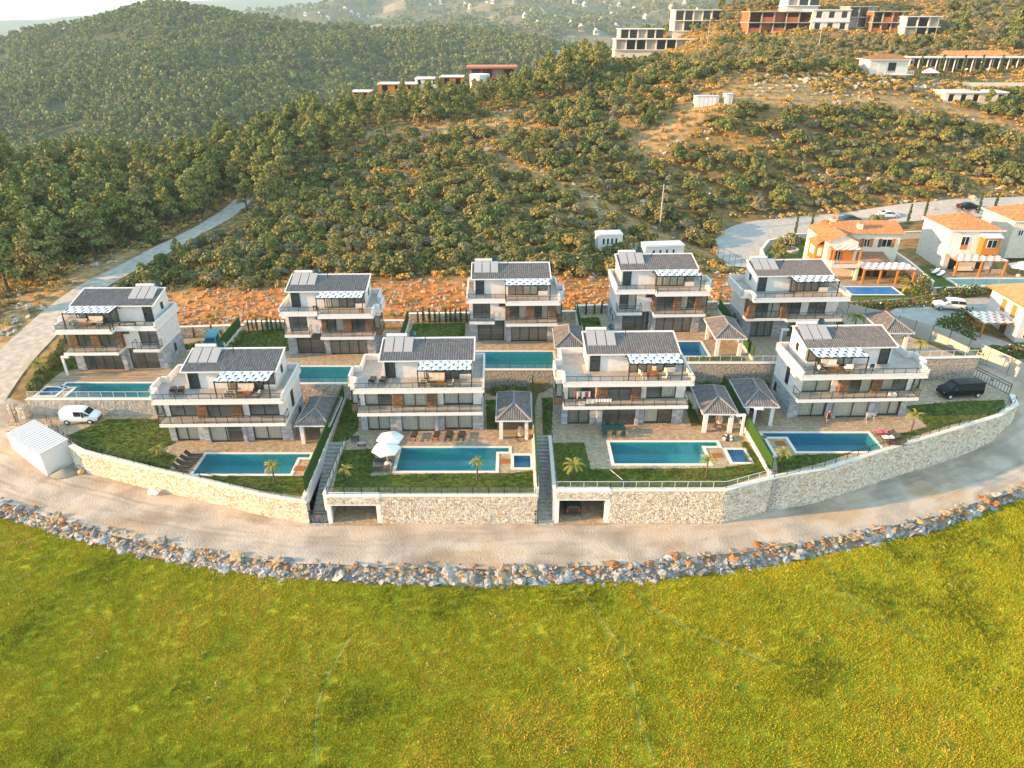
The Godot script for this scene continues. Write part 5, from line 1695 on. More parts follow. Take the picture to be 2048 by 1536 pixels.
func car(called: String, st: Array, col: Color, label: String, where: Vector3, turn: float, cat := "car", cargo := false) -> Node3D:
	var o := thing(called, label, cat, where, turn, "")
	var b := mb()
	b.col = col
	for i in st.size() - 1:
		var p := section(st[i]); var q := section(st[i + 1])
		for k in p.size() - 1: b.quad(p[k], q[k], q[k + 1], p[k + 1])
	for e in [0, st.size() - 1]:
		var p := section(st[e])
		for k in p.size() - 1: b.tri(Vector3(st[e][0], st[e][1], 0), p[k], p[k + 1])
	var body := part("body", b, "car_paint", o)
	# side glass
	for i in st.size() - 1:
		var a: Array = st[i]; var e: Array = st[i + 1]
		if minf(a[3] - a[2], e[3] - e[2]) < 0.12 and maxf(a[3] - a[2], e[3] - e[2]) < 0.35: continue
		if cargo and e[0] < 0.1: continue
		if i == 0: continue
		for s in [1.0, -1.0]:
			b = mb()
			var pa := section(a); var pe := section(e)
			var q := [pa[3].lerp(pa[4], 0.08), pe[3].lerp(pe[4], 0.08), pe[3].lerp(pe[4], 0.86), pa[3].lerp(pa[4], 0.86)]
			var mid: float = 0.5 * (q[0].x + q[1].x)
			for k in 4:
				q[k] = Vector3(lerpf(q[k].x, mid, 0.07), q[k].y, (q[k].z + 0.018) * s)
			b.quad(q[0], q[1], q[2], q[3])
			part("side_window", b, "car_glass", o)
	# windscreen and rear window
	for i in st.size() - 1:
		var a: Array = st[i]; var e: Array = st[i + 1]
		var fall: float = a[3] - e[3]
		var front: bool = fall > 0.3 and e[0] > 0
		var rear: bool = fall < -0.2 and a[0] < -0.5 and not cargo
		if front or rear:
			b = mb()
			var lift := Vector3(0.02 if front else -0.02, 0.03, 0)
			var u := Vector3(lerpf(a[0], e[0], 0.06), lerpf(a[3], e[3], 0.06), a[5] * 0.86) + lift
			var d := Vector3(lerpf(a[0], e[0], 0.94), lerpf(a[3], e[3], 0.94), e[5] * 0.95) + lift
			b.quad(u, d, Vector3(d.x, d.y, -d.z), Vector3(u.x, u.y, -u.z))
			part("windscreen" if front else "rear_window", b, "car_glass", o)
	var f: Array = st[-1]; var r: Array = st[0]
	for s in [1.0, -1.0]:
		b = mb()
		b.bx(f[0] - 0.3, f[0] - 0.02, f[2] - 0.1, f[2] + 0.06, s * 0.42, s * 0.74)
		part("headlight", b, "lamp_glass", o)
		b = mb()
		b.bx(r[0] - 0.02, r[0] + 0.08, r[2] - 0.15, r[2] + 0.25, s * (r[4] - 0.2), s * (r[4] - 0.02))
		part("tail_light", b, "tail_lamp", o)
		b = mb()
		b.bx(0.62, 0.78, st[3][2] - 0.02, st[3][2] + 0.14, s * (st[3][4] + 0.02), s * (st[3][4] + 0.2))
		part("mirror", b, "metal", o)
	b = mb()
	b.bx(f[0] - 0.08, f[0] + 0.03, f[1] + 0.02, f[1] + 0.2, -0.55, 0.55); b.bx(r[0] - 0.03, r[0] + 0.06, r[1], r[1] + 0.18, -0.7, 0.7)
	part("bumper", b, "metal", o)
	for x in [f[0] - 0.78, r[0] + 0.72]:
		for s in [1.0, -1.0]:
			b = mb()
			var w: float = st[2][4]
			b.tube(Vector3(x, 0.32, s * (w - 0.2)), Vector3(x, 0.32, s * (w + 0.02)), 0.32, 0.32, 16)
			var wh := part("wheel", b, "tyre", o)
			b = mb()
			b.tube(Vector3(x, 0.32, s * (w + 0.0)), Vector3(x, 0.32, s * (w + 0.035)), 0.2, 0.18, 12)
			part("rim", b, "steel", wh)
	return o

# ---- people ----------------------------------------------------------------
func person(called: String, label: String, where: Vector3, turn: float, bones: Array, hair: Color, group := "") -> Node3D:
	# bones: [a, b, ra, rb, colour]; meshed as one continuous surface
	var o := thing(called, label, "person", where, turn, group)
	var lo := Vector3(9, 9, 9); var hi := -lo
	for q in bones:
		for e in 2:
			lo = lo.min(q[e] - Vector3.ONE * 0.2); hi = hi.max(q[e] + Vector3.ONE * 0.2)
	var c := 0.03
	var n := Vector3i(((hi - lo) / c).ceil())
	var field := PackedFloat32Array()
	field.resize(n.x * n.y * n.z)
	field.fill(1.0)
	var own := PackedInt32Array()
	own.resize(n.x * n.y * n.z)
	for bi in bones.size():
		var q: Array = bones[bi]
		var a: Vector3 = q[0]; var e: Vector3 = q[1]
		var rr: float = maxf(q[2], q[3]) + 0.1
		var l := Vector3i(((a.min(e) - Vector3.ONE * rr - lo) / c).floor()).clamp(Vector3i.ZERO, n - Vector3i.ONE)
		var h := Vector3i(((a.max(e) + Vector3.ONE * rr - lo) / c).ceil()).clamp(Vector3i.ZERO, n - Vector3i.ONE)
		var ab := e - a
		var l2 := maxf(ab.length_squared(), 1e-6)
		for z in range(l.z, h.z + 1):
			for y in range(l.y, h.y + 1):
				for x in range(l.x, h.x + 1):
					var p := lo + Vector3(x, y, z) * c
					var t := clampf((p - a).dot(ab) / l2, 0, 1)
					var d := p.distance_to(a + ab * t) - lerpf(q[2], q[3], t)
					var i := (z * n.y + y) * n.x + x
					var k := clampf(0.5 + 0.5 * (field[i] - d) / 0.05, 0, 1)
					if d < field[i]: own[i] = bi
					field[i] = lerpf(field[i], d, k) - 0.05 * k * (1.0 - k)
	var vert := {}
	var pos := PackedVector3Array()
	var cells := PackedInt32Array()
	for z in n.z - 1:
		for y in n.y - 1:
			for x in n.x - 1:
				var i := (z * n.y + y) * n.x + x
				var s := 0
				var idx := [i, i + 1, i + n.x, i + n.x + 1, i + n.x * n.y, i + n.x * n.y + 1, i + n.x * n.y + n.x, i + n.x * n.y + n.x + 1]
				for q in idx: s += 1 if field[q] < 0 else 0
				if s == 0 or s == 8: continue
				var m := Vector3.ZERO
				var w := 0
				for g in [[0, 1], [2, 3], [4, 5], [6, 7], [0, 2], [1, 3], [4, 6], [5, 7], [0, 4], [1, 5], [2, 6], [3, 7]]:
					var fa := field[idx[g[0]]]; var fb := field[idx[g[1]]]
					if (fa < 0) != (fb < 0):
						var pa := Vector3(g[0] & 1, (g[0] >> 1) & 1, g[0] >> 2)
						var pb := Vector3(g[1] & 1, (g[1] >> 1) & 1, g[1] >> 2)
						m += pa.lerp(pb, fa / (fa - fb)); w += 1
				vert[i] = pos.size()
				pos.append(lo + (Vector3(x, y, z) + m / w) * c)
				cells.append(i)
	var b := mb()
	for z in range(1, n.z - 1):
		for y in range(1, n.y - 1):
			for x in range(1, n.x - 1):
				var i := (z * n.y + y) * n.x + x
				var sx := n.x; var sz := n.x * n.y
				for ax in [[1, sx, sz], [sx, sz, 1], [sz, 1, sx]]:
					var j: int = i + ax[0]
					if (field[i] < 0) == (field[j] < 0): continue
					var q := [i, i - ax[1], i - ax[1] - ax[2], i - ax[2]]
					if not (vert.has(q[0]) and vert.has(q[1]) and vert.has(q[2]) and vert.has(q[3])): continue
					b.col = bones[own[i if field[i] < 0 else j]][4]
					var P := [pos[vert[q[0]]], pos[vert[q[1]]], pos[vert[q[2]]], pos[vert[q[3]]]]
					if field[i] < 0: b.quad(P[0], P[1], P[2], P[3])
					else: b.quad(P[3], P[2], P[1], P[0])
	part("body", b, "skin_cloth", o)
	var head: Vector3 = bones[0][1]
	b = mb()
	b.col = hair
	b.ball(head + Vector3(0, 0.035, -0.03), Vector3(0.105, 0.115, 0.115), 6, 10)
	b.ball(head + Vector3(0, -0.09, -0.085), Vector3(0.08, 0.14, 0.05), 5, 8)
	part("hair", b, "skin_cloth", o)
	return o
func figure(cloth: Color, legs: Color, skin: Color, arm: float) -> Array:
	var B := []
	B.append([Vector3(0, 1.40, 0), Vector3(0, 1.53, 0.015), 0.055, 0.1, skin])
	B.append([Vector3(0, 1.58, 0.02), Vector3(0, 1.50, 0.045), 0.085, 0.065, skin])
	B.append([Vector3(0, 1.51, 0.11), Vector3(0, 1.53, 0.105), 0.014, 0.012, skin])
	B.append([Vector3(0, 1.30, 0), Vector3(0, 1.02, 0), 0.135, 0.115, cloth])
	B.append([Vector3(-0.15, 1.33, 0), Vector3(0.15, 1.33, 0), 0.065, 0.065, cloth])
	B.append([Vector3(-0.06, 0.95, 0), Vector3(0.06, 0.95, 0), 0.145, 0.145, cloth])
	for s in [-1.0, 1.0]:
		B.append([Vector3(0.085 * s, 0.9, 0), Vector3(0.085 * s, 0.62, 0.01), 0.1, 0.085, legs])
		B.append([Vector3(0.085 * s, 0.62, 0.01), Vector3(0.085 * s, 0.47, 0.01), 0.075, 0.058, skin])
		B.append([Vector3(0.085 * s, 0.47, 0.01), Vector3(0.085 * s, 0.08, -0.02), 0.058, 0.036, skin])
		B.append([Vector3(0.085 * s, 0.035, -0.03), Vector3(0.09 * s, 0.03, 0.14), 0.036, 0.026, skin])
		var el := Vector3(0.23 * s, 1.06, 0.02 + arm * 0.05)
		var wr := Vector3(0.24 * s, 0.84, 0.06) if (s < 0 or arm < 0.5) else Vector3(0.12, 1.22, 0.2)
		B.append([Vector3(0.19 * s, 1.32, 0), el, 0.052, 0.04, skin])
		B.append([el, wr, 0.04, 0.028, skin])
		var d := (wr - el).normalized()
		B.append([wr, wr + d * 0.06, 0.03, 0.03, skin])
		for k in 4: B.append([wr + d * 0.06 + Vector3(0, 0, 0.02 - k * 0.013), wr + d * (0.13 + 0.01 * (k % 2)) + Vector3(0, 0, 0.024 - k * 0.016), 0.009, 0.008, skin])
		B.append([wr + d * 0.02 + Vector3(0, 0, 0.02), wr + d * 0.07 + Vector3(0, 0, 0.055), 0.01, 0.009, skin])
	return B

# ---- garden things --------------------------------------------------------
func lounger(where: Vector3, turn: float, label: String, group: String, cloth := "rattan", up := 0.75) -> Node3D:
	var o := thing("sun_lounger", label, "lounger", where, turn, group)
	var b := mb()
	b.bx(-0.33, -0.28, 0.26, 0.33, -1.0, 0.95); b.bx(0.28, 0.33, 0.26, 0.33, -1.0, 0.95); b.bx(-0.28, 0.28, 0.27, 0.32, 0.9, 0.95)
	part("frame", b, "rattan", o)
	b = mb()
	b.bx(-0.28, 0.28, 0.29, 0.36, -0.35, 0.9)
	part("seat", b, cloth, o)
	b = mb()
	var t := Vector3(0, 0.36 + sin(up) * 0.72, -0.35 - cos(up) * 0.72)
	b.bar(Vector3(0, 0.34, -0.35), t, 0.56, 0.06)
	part("backrest", b, cloth, o)
	for q in [[-0.3, -0.7], [0.3, -0.7], [-0.3, 0.75], [0.3, 0.75]]:
		b = mb()
		b.bx(q[0] - 0.025, q[0] + 0.025, 0, 0.26, q[1] - 0.025, q[1] + 0.025)
		part("leg", b, "rattan", o)
	return o
func parasol(where: Vector3, r: float, h: float, label: String, group := "white parasols") -> void:
	var o := thing("parasol", label, "parasol", where, 0.3, group)
	var b := mb()
	b.lathe([Vector2(0, 0), Vector2(0.42, 0.0), Vector2(0.42, 0.1), Vector2(0.3, 0.3), Vector2(0.06, 0.34), Vector2(0.0, 0.34)], 14)
	part("base", b, "trim", o)
	b = mb()
	b.tube(Vector3(0, 0.3, 0), Vector3(0, h + 0.12, 0), 0.03, 0.03, 8)
	part("pole", b, "steel", o)
	for i in 6:
		b = mb()
		var a := TAU * i / 6.0; var e := TAU * (i + 1) / 6.0
		var p := Vector3(cos(a) * r, h - r * 0.42, sin(a) * r); var q := Vector3(cos(e) * r, h - r * 0.42, sin(e) * r)
		var top := Vector3(0, h, 0)
		var m := (p + q) * 0.5 + Vector3.UP * 0.06
		b.tri(top, m, p); b.tri(top, q, m)
		b.quad(p, m, m - Vector3.UP * 0.14, p - Vector3.UP * 0.14); b.quad(m, q, q - Vector3.UP * 0.14, m - Vector3.UP * 0.14)
		part("canopy_panel", b, "canvas", o)
func sofa(where: Vector3, turn: float, label: String, w := 2.0) -> void:
	var o := thing("garden_sofa", label, "sofa", where, turn, "sofas on the roof terraces")
	var b := mb()
	b.bx(-w / 2, w / 2, 0.08, 0.3, -0.4, 0.4); b.bx(-w / 2, w / 2, 0.3, 0.72, -0.42, -0.3)
	for s in [-1, 1]: b.bx(s * w / 2, s * (w / 2 - 0.1), 0.3, 0.55, -0.3, 0.4)
	part("frame", b, "rattan", o)
	for i in 3:
		b = mb()
		var x := -w / 2 + 0.12 + i * (w - 0.24) / 3.0
		var e := x + (w - 0.24) / 3.0 - 0.03
		b.bx(x, e, 0.3, 0.45, -0.3, 0.38)
		part("seat_cushion", b, "cushion", o)
		b = mb()
		b.hexa([Vector3(x, 0.46, -0.12), Vector3(e, 0.46, -0.12), Vector3(e, 0.46, -0.29), Vector3(x, 0.46, -0.29), Vector3(x, 0.92, -0.2), Vector3(e, 0.92, -0.2), Vector3(e, 0.92, -0.33), Vector3(x, 0.92, -0.33)])
		part("back_cushion", b, "cushion", o)
func armchair(where: Vector3, turn: float, label: String) -> void:
	var o := thing("garden_armchair", label, "armchair", where, turn, "armchairs on the roof terraces")
	var b := mb()
	for q in [[-0.33, -0.33], [0.33, -0.33], [0.33, 0.33], [-0.33, 0.33]]: b.bx(q[0] - 0.03, q[0] + 0.03, 0, 0.3 if q[1] > 0 else 0.72, q[1] - 0.03, q[1] + 0.03)
	b.bx(-0.36, 0.36, 0.28, 0.34, -0.36, 0.36); b.bx(-0.36, -0.3, 0.55, 0.6, -0.33, 0.33); b.bx(0.3, 0.36, 0.55, 0.6, -0.33, 0.33)
	part("frame", b, "rattan", o)
	b = mb()
	b.bx(-0.3, 0.3, 0.343, 0.45, -0.28, 0.34)
	part("seat_cushion", b, "curtain_dark", o)
	b = mb()
	b.bx(-0.3, 0.3, 0.45, 0.86, -0.34, -0.22)
	part("back_cushion", b, "cushion", o)
func table(where: Vector3, turn: float, label: String, w: float, d: float, h: float, top: String, group: String) -> void:
	var o := thing("garden_table", label, "table", where, turn, group)
	var b := mb()
	b.bx(-w / 2, w / 2, h - 0.06, h, -d / 2, d / 2)
	part("tabletop", b, top, o)
	for q in [[-1, -1], [1, -1], [1, 1], [-1, 1]]:
		b = mb()
		var x: float = q[0] * (w / 2 - 0.1); var z: float = q[1] * (d / 2 - 0.1)
		b.bx(x - 0.04, x + 0.04, 0, h - 0.06, z - 0.04, z + 0.04)
		part("leg", b, "rattan", o)
func chair(where: Vector3, turn: float, label: String, m: String, group: String) -> void:
	var o := thing("garden_chair", label, "chair", where, turn, group)
	var b := mb()
	b.bx(-0.23, 0.23, 0.42, 0.46, -0.22, 0.23)
	part("seat", b, m, o)
	b = mb()
	b.hexa([Vector3(-0.23, 0.46, -0.19), Vector3(0.23, 0.46, -0.19), Vector3(0.23, 0.46, -0.23), Vector3(-0.23, 0.46, -0.23), Vector3(-0.22, 0.92, -0.27), Vector3(0.22, 0.92, -0.27), Vector3(0.22, 0.92, -0.31), Vector3(-0.22, 0.92, -0.31)])
	part("backrest", b, m, o)
	for q in [[-0.2, -0.19], [0.2, -0.19], [0.2, 0.2], [-0.2, 0.2]]:
		b = mb()
		b.bx(q[0] - 0.02, q[0] + 0.02, 0, 0.42, q[1] - 0.02, q[1] + 0.02)
		part("leg", b, m, o)
func egg_chair(where: Vector3, label: String) -> void:
	var o := thing("hanging_chair", label, "chair", where, 0.4, "hanging egg chairs")
	var b := mb()
	var ring := []
	for i in 17: ring.append(Vector3(cos(TAU * i / 16.0) * 0.5, 0.03, sin(TAU * i / 16.0) * 0.5))
	b.chain(ring, 0.03)
	var arc := []
	for i in 11: arc.append(Vector3(-0.5 + 0.55 * (1.0 - cos(PI * 0.5 * i / 10.0)), 1.95 * sin(PI * 0.5 * i / 10.0), 0))
	b.chain(arc, 0.035)
	b.tube(Vector3(0.05, 1.95, 0), Vector3(0.05, 1.62, 0), 0.015, 0.015)
	part("stand", b, "rattan", o)
	b = mb()
	for i in 14:
		var a := TAU * i / 14.0
		var l := []
		for k in 9:
			var t := PI * k / 8.0
			if cos(a) > 0.55 and k > 2 and k < 6: continue
			l.append(Vector3(0.05 + cos(a) * sin(t) * 0.42, 1.05 + cos(t) * 0.58, sin(a) * sin(t) * 0.42))
		b.chain(l, 0.022, 4)
	for k in [2, 3, 4, 5, 6, 7]:
		var t: float = PI * k / 8.0
		var l := []
		for i in range(2, 13): l.append(Vector3(0.05 + cos(TAU * i / 14.0) * sin(t) * 0.42, 1.05 + cos(t) * 0.58, sin(TAU * i / 14.0) * sin(t) * 0.42))
		b.chain(l, 0.02, 4)
	part("basket", b, "concrete", o)
	b = mb()
	b.ball(Vector3(0.05, 0.62, 0), Vector3(0.34, 0.12, 0.34), 5, 10)
	part("cushion", b, "cushion", o)
func towel(b: Mb, x0: float, x1: float, y: float, drop: float, z: float) -> void:
	var n := 5
	for i in n:
		var a := lerpf(x0, x1, float(i) / n); var e := lerpf(x0, x1, float(i + 1) / n)
		var wa := 0.03 * sin(i * 1.9); var we := 0.03 * sin((i + 1) * 1.9)
		b.quad(Vector3(a, y - drop, z + 0.06 + wa), Vector3(e, y - drop, z + 0.06 + we), Vector3(e, y, z + 0.04), Vector3(a, y, z + 0.04))
		b.quad(Vector3(a, y, z + 0.04), Vector3(e, y, z + 0.04), Vector3(e, y - drop * 0.7, z - 0.06), Vector3(a, y - drop * 0.7, z - 0.06))

func iron_gate(where: Vector3, turn: float, w: float, h: float, label: String) -> void:
	var o := thing("iron_gate", label, "gate", where, turn, "black iron gates")
	var b := mb()
	b.bx(0, 0.06, 0, h, -0.03, 0.03); b.bx(w - 0.06, w, 0, h, -0.03, 0.03)
	for y in [0.05, h * 0.72, h - 0.05]: b.bx(0.06, w - 0.06, y - 0.03, y + 0.03, -0.025, 0.025)
	part("gate_frame", b, "iron", o)
	var n := maxi(3, int(w / 0.4))
	for i in range(1, n):
		b = mb()
		b.bx(w * i / n - 0.02, w * i / n + 0.02, 0.08, h * 0.72 - 0.03, -0.02, 0.02)
		part("bar", b, "iron", o)
	for i in n:
		b = mb()
		var ring := []
		var c := Vector3(w * (i + 0.5) / n, h * 0.85, 0)
		for k in 9: ring.append(c + Vector3(cos(TAU * k / 8.0) * h * 0.09, sin(TAU * k / 8.0) * h * 0.09, 0))
		b.chain(ring, 0.018, 4)
		part("ring_ornament", b, "iron", o)
	b = mb()
	b.bx(w * 0.5 - 0.15, w * 0.5 + 0.15, h * 0.45, h * 0.6, -0.03, 0.03)
	part("letter_plate", b, "red_brick", o)

func make_garden_things() -> void:
	# vehicles
	car("delivery_van", VAN, Color(0.80, 0.80, 0.80), "white delivery van parked on the paved drive before the concrete wall", at(166, 842, 2.3) * Vector3(1, 0, 1) + Vector3(0, 2.32, 0), 0.06, "van", true)
	car("passenger_van", MINIVAN, Color(0.008, 0.010, 0.012), "black passenger van parked at the iron sliding gate", at(1916, 790, 4.0) * Vector3(1, 0, 1) + Vector3(0, 4.02, 0), PI + 0.12, "van")
	car("parked_van", VAN, Color(0.03, 0.22, 0.27), "teal van parked beside the green hedge fence behind the roof", V(-40.2, 5.37, 87.2), -1.45, "van")
	car("parked_car", HATCH, Color(0.03, 0.032, 0.035), "dark car parked inside the open garage", V(6.1, 0.1, 59.2), PI / 2 + 0.03)
	car("parked_car", SUV, Color(0.80, 0.80, 0.80), "white car parked at the foot of the flowering hedge", V(66.0, ground_y(66.0, 100.6) + 0.16, 100.6), PI - 0.15)
	# front villa 1
	for i in 4: lounger(V(-34.9 + 0.1 * i, 2.33, 62.3 + i * 0.82), PI / 2 - 0.03, "dark lounger in the row of four beside the teal pool", "dark loungers in a row of four")
	# front villa 2
	for q in [[-10.9, 67.2], [-8.4, 67.2], [-7.0, 67.3], [-5.6, 67.3]]: lounger(V(q[0], 3.33, q[1]), PI - 0.05, "dark lounger on the paving between the villa front and the pool", "dark loungers in front of the curtained windows")
	for q in [[-13.4, 64.0], [-13.5, 62.4], [-13.6, 60.8]]: lounger(V(q[0], 3.33, q[1]), -PI / 2 + 0.05, "dark lounger under the white parasols", "dark loungers under the parasols", "rattan", 0.35)
	parasol(V(-12.9, 3.33, 64.0), 1.45, 2.6, "white parasol nearer to the villa front beside the teal pool")
	parasol(V(-13.0, 3.33, 61.9), 1.5, 2.6, "white parasol with a white base nearer to the lawn")
	table(V(-17.3, 3.33, 66.6), 0.2, "low dark table on the paving beside the shaded lawn", 0.9, 0.7, 0.45, "rattan", "")
	table(V(-16.4, 3.33, 65.6), 0.1, "small grey bench at the edge of the shaded lawn", 0.9, 0.45, 0.4, "grey_metal", "")
	egg_chair(V(0.9, 3.33, 66.9), "hanging egg chair in front of the gazebo beside the small square pool")
	egg_chair(V(23.2, 3.93, 68.6), "hanging egg chair under the gazebo beside the laundry villa")
	# front villa 3
	table(V(11.2, 3.93, 67.2), 0.05, "long dark green outdoor dining table in front of the laundry villa", 2.6, 1.0, 0.75, "teal_plastic", "")
	for i in 3:
		for s in [-1, 1]: chair(V(10.2 + i, 3.93, 67.2 + s * 0.75), 0.0 if s > 0 else PI, "dark green chair at the long outdoor dining table", "teal_plastic", "chairs at the long dining table")
	var o := thing("swim_ring", "black and white swim ring lying on the paving", "swim ring", V(23.6, 3.92, 66.0), 0.0)
	for i in 16:
		var b := mb()
		b.col = Color(0.03, 0.03, 0.03) if i % 4 < 2 else Color(0.7, 0.7, 0.7)
		b.tube(Vector3(cos(TAU * i / 16.0) * 0.48, 0.17, sin(TAU * i / 16.0) * 0.48), Vector3(cos(TAU * (i + 1) / 16.0) * 0.48, 0.17, sin(TAU * (i + 1) / 16.0) * 0.48), 0.16, 0.16, 10)
		part("ring_segment", b, "paint", o)
	o = thing("pool_brush", "turquoise pool net with a long pole lying on the lawn", "pool net", at(1247, 963, 3.95), 0.0)
	var b := mb()
	b.tube(Vector3(0, 0.1, 0), Vector3(-1.1, 0.12, -1.9), 0.022, 0.022)
	part("pole", b, "fabric", o)
	b = mb()
	b.bx(-0.3, 0.35, 0.03, 0.14, -0.1, 0.55)
	part("net", b, "teal_plastic", o)
	# front villa 4
	for i in 3: lounger(V(40.9 + i * 0.15, 4.03, 66.6 - i * 1.0), -PI / 2 - 0.1, "dark lounger beside the deep blue pool", "loungers beside the deep blue pool", "rattan", 0.5)
	for q in [[40.7, 66.7, Color(0.6, 0.12, 0.2), "pink and red beach towels heaped on a lounger by the deep blue pool"], [40.9, 65.6, Color(0.75, 0.72, 0.7), "white beach towel spread on a lounger by the deep blue pool"]]:
		b = mb()
		b.col = q[2]
		for i in 6: b.bx(-0.7 + i * 0.2, -0.5 + i * 0.2, 0.37, 0.41 + 0.05 * (i % 3), -0.28, 0.28)
		var t := one("beach_towel", b, "paint", q[3], "towel", "")
		t.position = V(q[0], 4.03, q[1])
	o = thing("clothes_airer", "folding clothes airer standing before the ground floor windows", "clothes airer", V(40.6, 4.02, 69.6), 0.05)
	b = mb()
	for s in [-1, 1]:
		b.bar(Vector3(s * 0.45, 0, -0.25), Vector3(s * 0.45, 1.0, 0.2), 0.03, 0.03); b.bar(Vector3(s * 0.45, 0, 0.25), Vector3(s * 0.45, 1.0, -0.2), 0.03, 0.03)
	for i in 6: b.bar(Vector3(-0.45, 1.0, -0.2 + i * 0.08), Vector3(0.45, 1.0, -0.2 + i * 0.08), 0.015, 0.015)
	part("airer_frame", b, "steel", o)
	person("person", "person in dark red clothes standing before the ground floor windows", V(35.7, 4.01, 69.3), 0.2, figure(Color(0.07, 0.015, 0.025), Color(0.03, 0.02, 0.025), Color(0.52, 0.30, 0.20), 1.0), Color(0.02, 0.014, 0.01))
	o = thing("grill", "red lidded grill under the gazebo", "grill", V(28.0, 4.02, 71.0), 0.2)
	b = mb()
	b.col = Color(0.3, 0.03, 0.02)
	b.ball(Vector3(0, 1.05, 0), Vector3(0.5, 0.28, 0.35), 6, 10)
	part("lid", b, "paint", o)
	b = mb()
	b.bx(-0.6, 0.6, 0.75, 0.98, -0.32, 0.32); b.bx(-1.0, -0.6, 0.9, 0.95, -0.25, 0.25)
	part("firebox", b, "metal", o)
	for q in [[-0.5, -0.25], [0.5, -0.25], [0.5, 0.25], [-0.5, 0.25]]:
		b = mb()
		b.bx(q[0] - 0.03, q[0] + 0.03, 0, 0.75, q[1] - 0.03, q[1] + 0.03)
		part("leg", b, "metal", o)
	table(V(22.4, 3.93, 71.0), 0.0, "wooden dining table under the gazebo beside the laundry villa", 1.8, 0.9, 0.75, "dark_wood", "")
	chair(V(-21.6, 2.32, 69.2), 0.3, "white slatted chair under the dark gazebo", "trim", "")
	# roof terraces
	var yaw := deg_to_rad(1.2)
	for q in [[-38.5 + 9.6, 68.1 - 0.1, 2.3 + 6.2, "first", "the roof terrace with two slanted loungers"], [-16.8 + 8.7, 68.7 - 0.1, 3.3 + 6.2, "b", "the roof terrace above the white parasols"], [35.4, 70.6, 4.0 + 6.2, "c", "the roof terrace with draped white towels"]]:
		sofa(V(q[0] - 0.1, q[2], q[1] + 0.35), yaw, "beige cushioned sofa on " + q[4])
		table(V(q[0], q[2], q[1] - 0.75), yaw, "low orange wood table on " + q[4], 1.5, 0.75, 0.45, "teak", "orange wood tables on the roof terraces")
		armchair(V(q[0] - 1.5, q[2], q[1] - 0.9), PI / 2, "dark armchair left of the orange table on " + q[4])
		armchair(V(q[0] + 1.5, q[2], q[1] - 0.9), -PI / 2, "dark armchair right of the orange table on " + q[4])
	table(V(5.66 + 9.6, 3.9 + 6.2, 68.6), yaw, "orange wood table among pale chairs above the laundry balcony", 1.2, 0.8, 0.72, "teak", "orange wood tables on the roof terraces")
	for q in [[-1.2, 0.3, 2.0], [-1.0, -0.5, 1.2], [0.3, 0.8, 0.0], [1.1, -0.6, -1.6], [1.2, 0.4, -1.2]]: chair(V(5.66 + 9.6 + q[0], 10.1, 68.6 + q[1]), q[2], "pale chair around the orange table above the laundry balcony", "cushion", "pale chairs above the laundry balcony")
	sofa(V(-52.2, 4.4 + 6.2, 82.6), yaw, "beige cushioned sofa on the upper left roof terrace beside the orange bench")
	table(V(-53.0, 10.6, 81.6), yaw, "low orange wood table on the upper left roof terrace", 1.7, 0.7, 0.45, "teak", "orange wood tables on the roof terraces")
	armchair(V(-54.6, 10.6, 81.9), 1.2, "dark armchair left of the table on the upper left roof terrace")
	armchair(V(-51.2, 10.6, 81.6), -1.4, "dark armchair right of the table on the upper left roof terrace")
	table(V(-48.0, 10.6, 82.0), yaw, "long dark bench against the penthouse wall of the upper left villa", 2.2, 0.4, 0.45, "rattan", "")
	for i in 2: lounger(V(-36.9 + i * 0.85, 8.52, 68.2), PI + 0.35, "slanted lounger on the roof terrace beside the penthouse door", "loungers on the sunlit roof terrace corner")
	for i in 2: lounger(V(-15.2 + i * 1.15, 9.52, 68.6), PI, "straight lounger on the roof terrace above the white parasols", "loungers on the roof terrace above the parasols")
	for q in [[-25.2, 5.35 + 6.2, 84.9, "small grey stool on the upper roof terrace beside the penthouse wall"], [-19.2, 11.55, 84.1, "small yellow stool under the upper roof pergola"]]:
		table(V(q[0], q[1], q[2]), 0.1, q[3], 0.5, 0.4, 0.5, "teak" if "yellow" in q[3] else "rattan", "")
	# laundry
	b = mb()
	for q in [[0.0, 0.95, Color(0.55, 0.5, 0.45)], [1.0, 1.55, Color(0.72, 0.68, 0.62)], [1.6, 2.15, Color(0.62, 0.66, 0.74)], [2.2, 2.75, Color(0.75, 0.74, 0.76)]]:
		b = mb()
		b.col = q[2]
		towel(b, q[0], q[1], 1.0, 0.6 if q[0] < 0.5 else 0.42, 0.0)
		var t := one("hanging_towel", b, "paint", "pale towel hanging over the balcony railing of the laundry villa", "towel", "towels over the balcony railing")
		t.transform = Transform3D(Basis(Vector3.UP, yaw), V(5.66 + 2.4, 3.9 + 3.24, 69.3 - 1.74))
	o = thing("clothes_rack", "clothes rack full of colourful washing on the balcony", "clothes rack", V(5.66 + 2.1, 3.9 + 3.22, 68.7), yaw)
	b = mb()
	b.bar(Vector3(-0.9, 1.25, 0), Vector3(0.9, 1.25, 0), 0.03, 0.03)
	for s in [-1, 1]: b.bar(Vector3(s * 0.85, 0, 0), Vector3(s * 0.85, 1.25, 0), 0.03, 0.03); b.bar(Vector3(s * 0.85, 0.02, -0.25), Vector3(s * 0.85, 0.02, 0.25), 0.03, 0.03)
	part("rack_frame", b, "steel", o)
	var hues := [Color(0.5, 0.03, 0.06), Color(0.7, 0.7, 0.7), Color(0.55, 0.4, 0.06), Color(0.1, 0.12, 0.2), Color(0.6, 0.6, 0.62), Color(0.4, 0.55, 0.62), Color(0.08, 0.1, 0.3), Color(0.5, 0.03, 0.1), Color(0.7, 0.68, 0.7)]
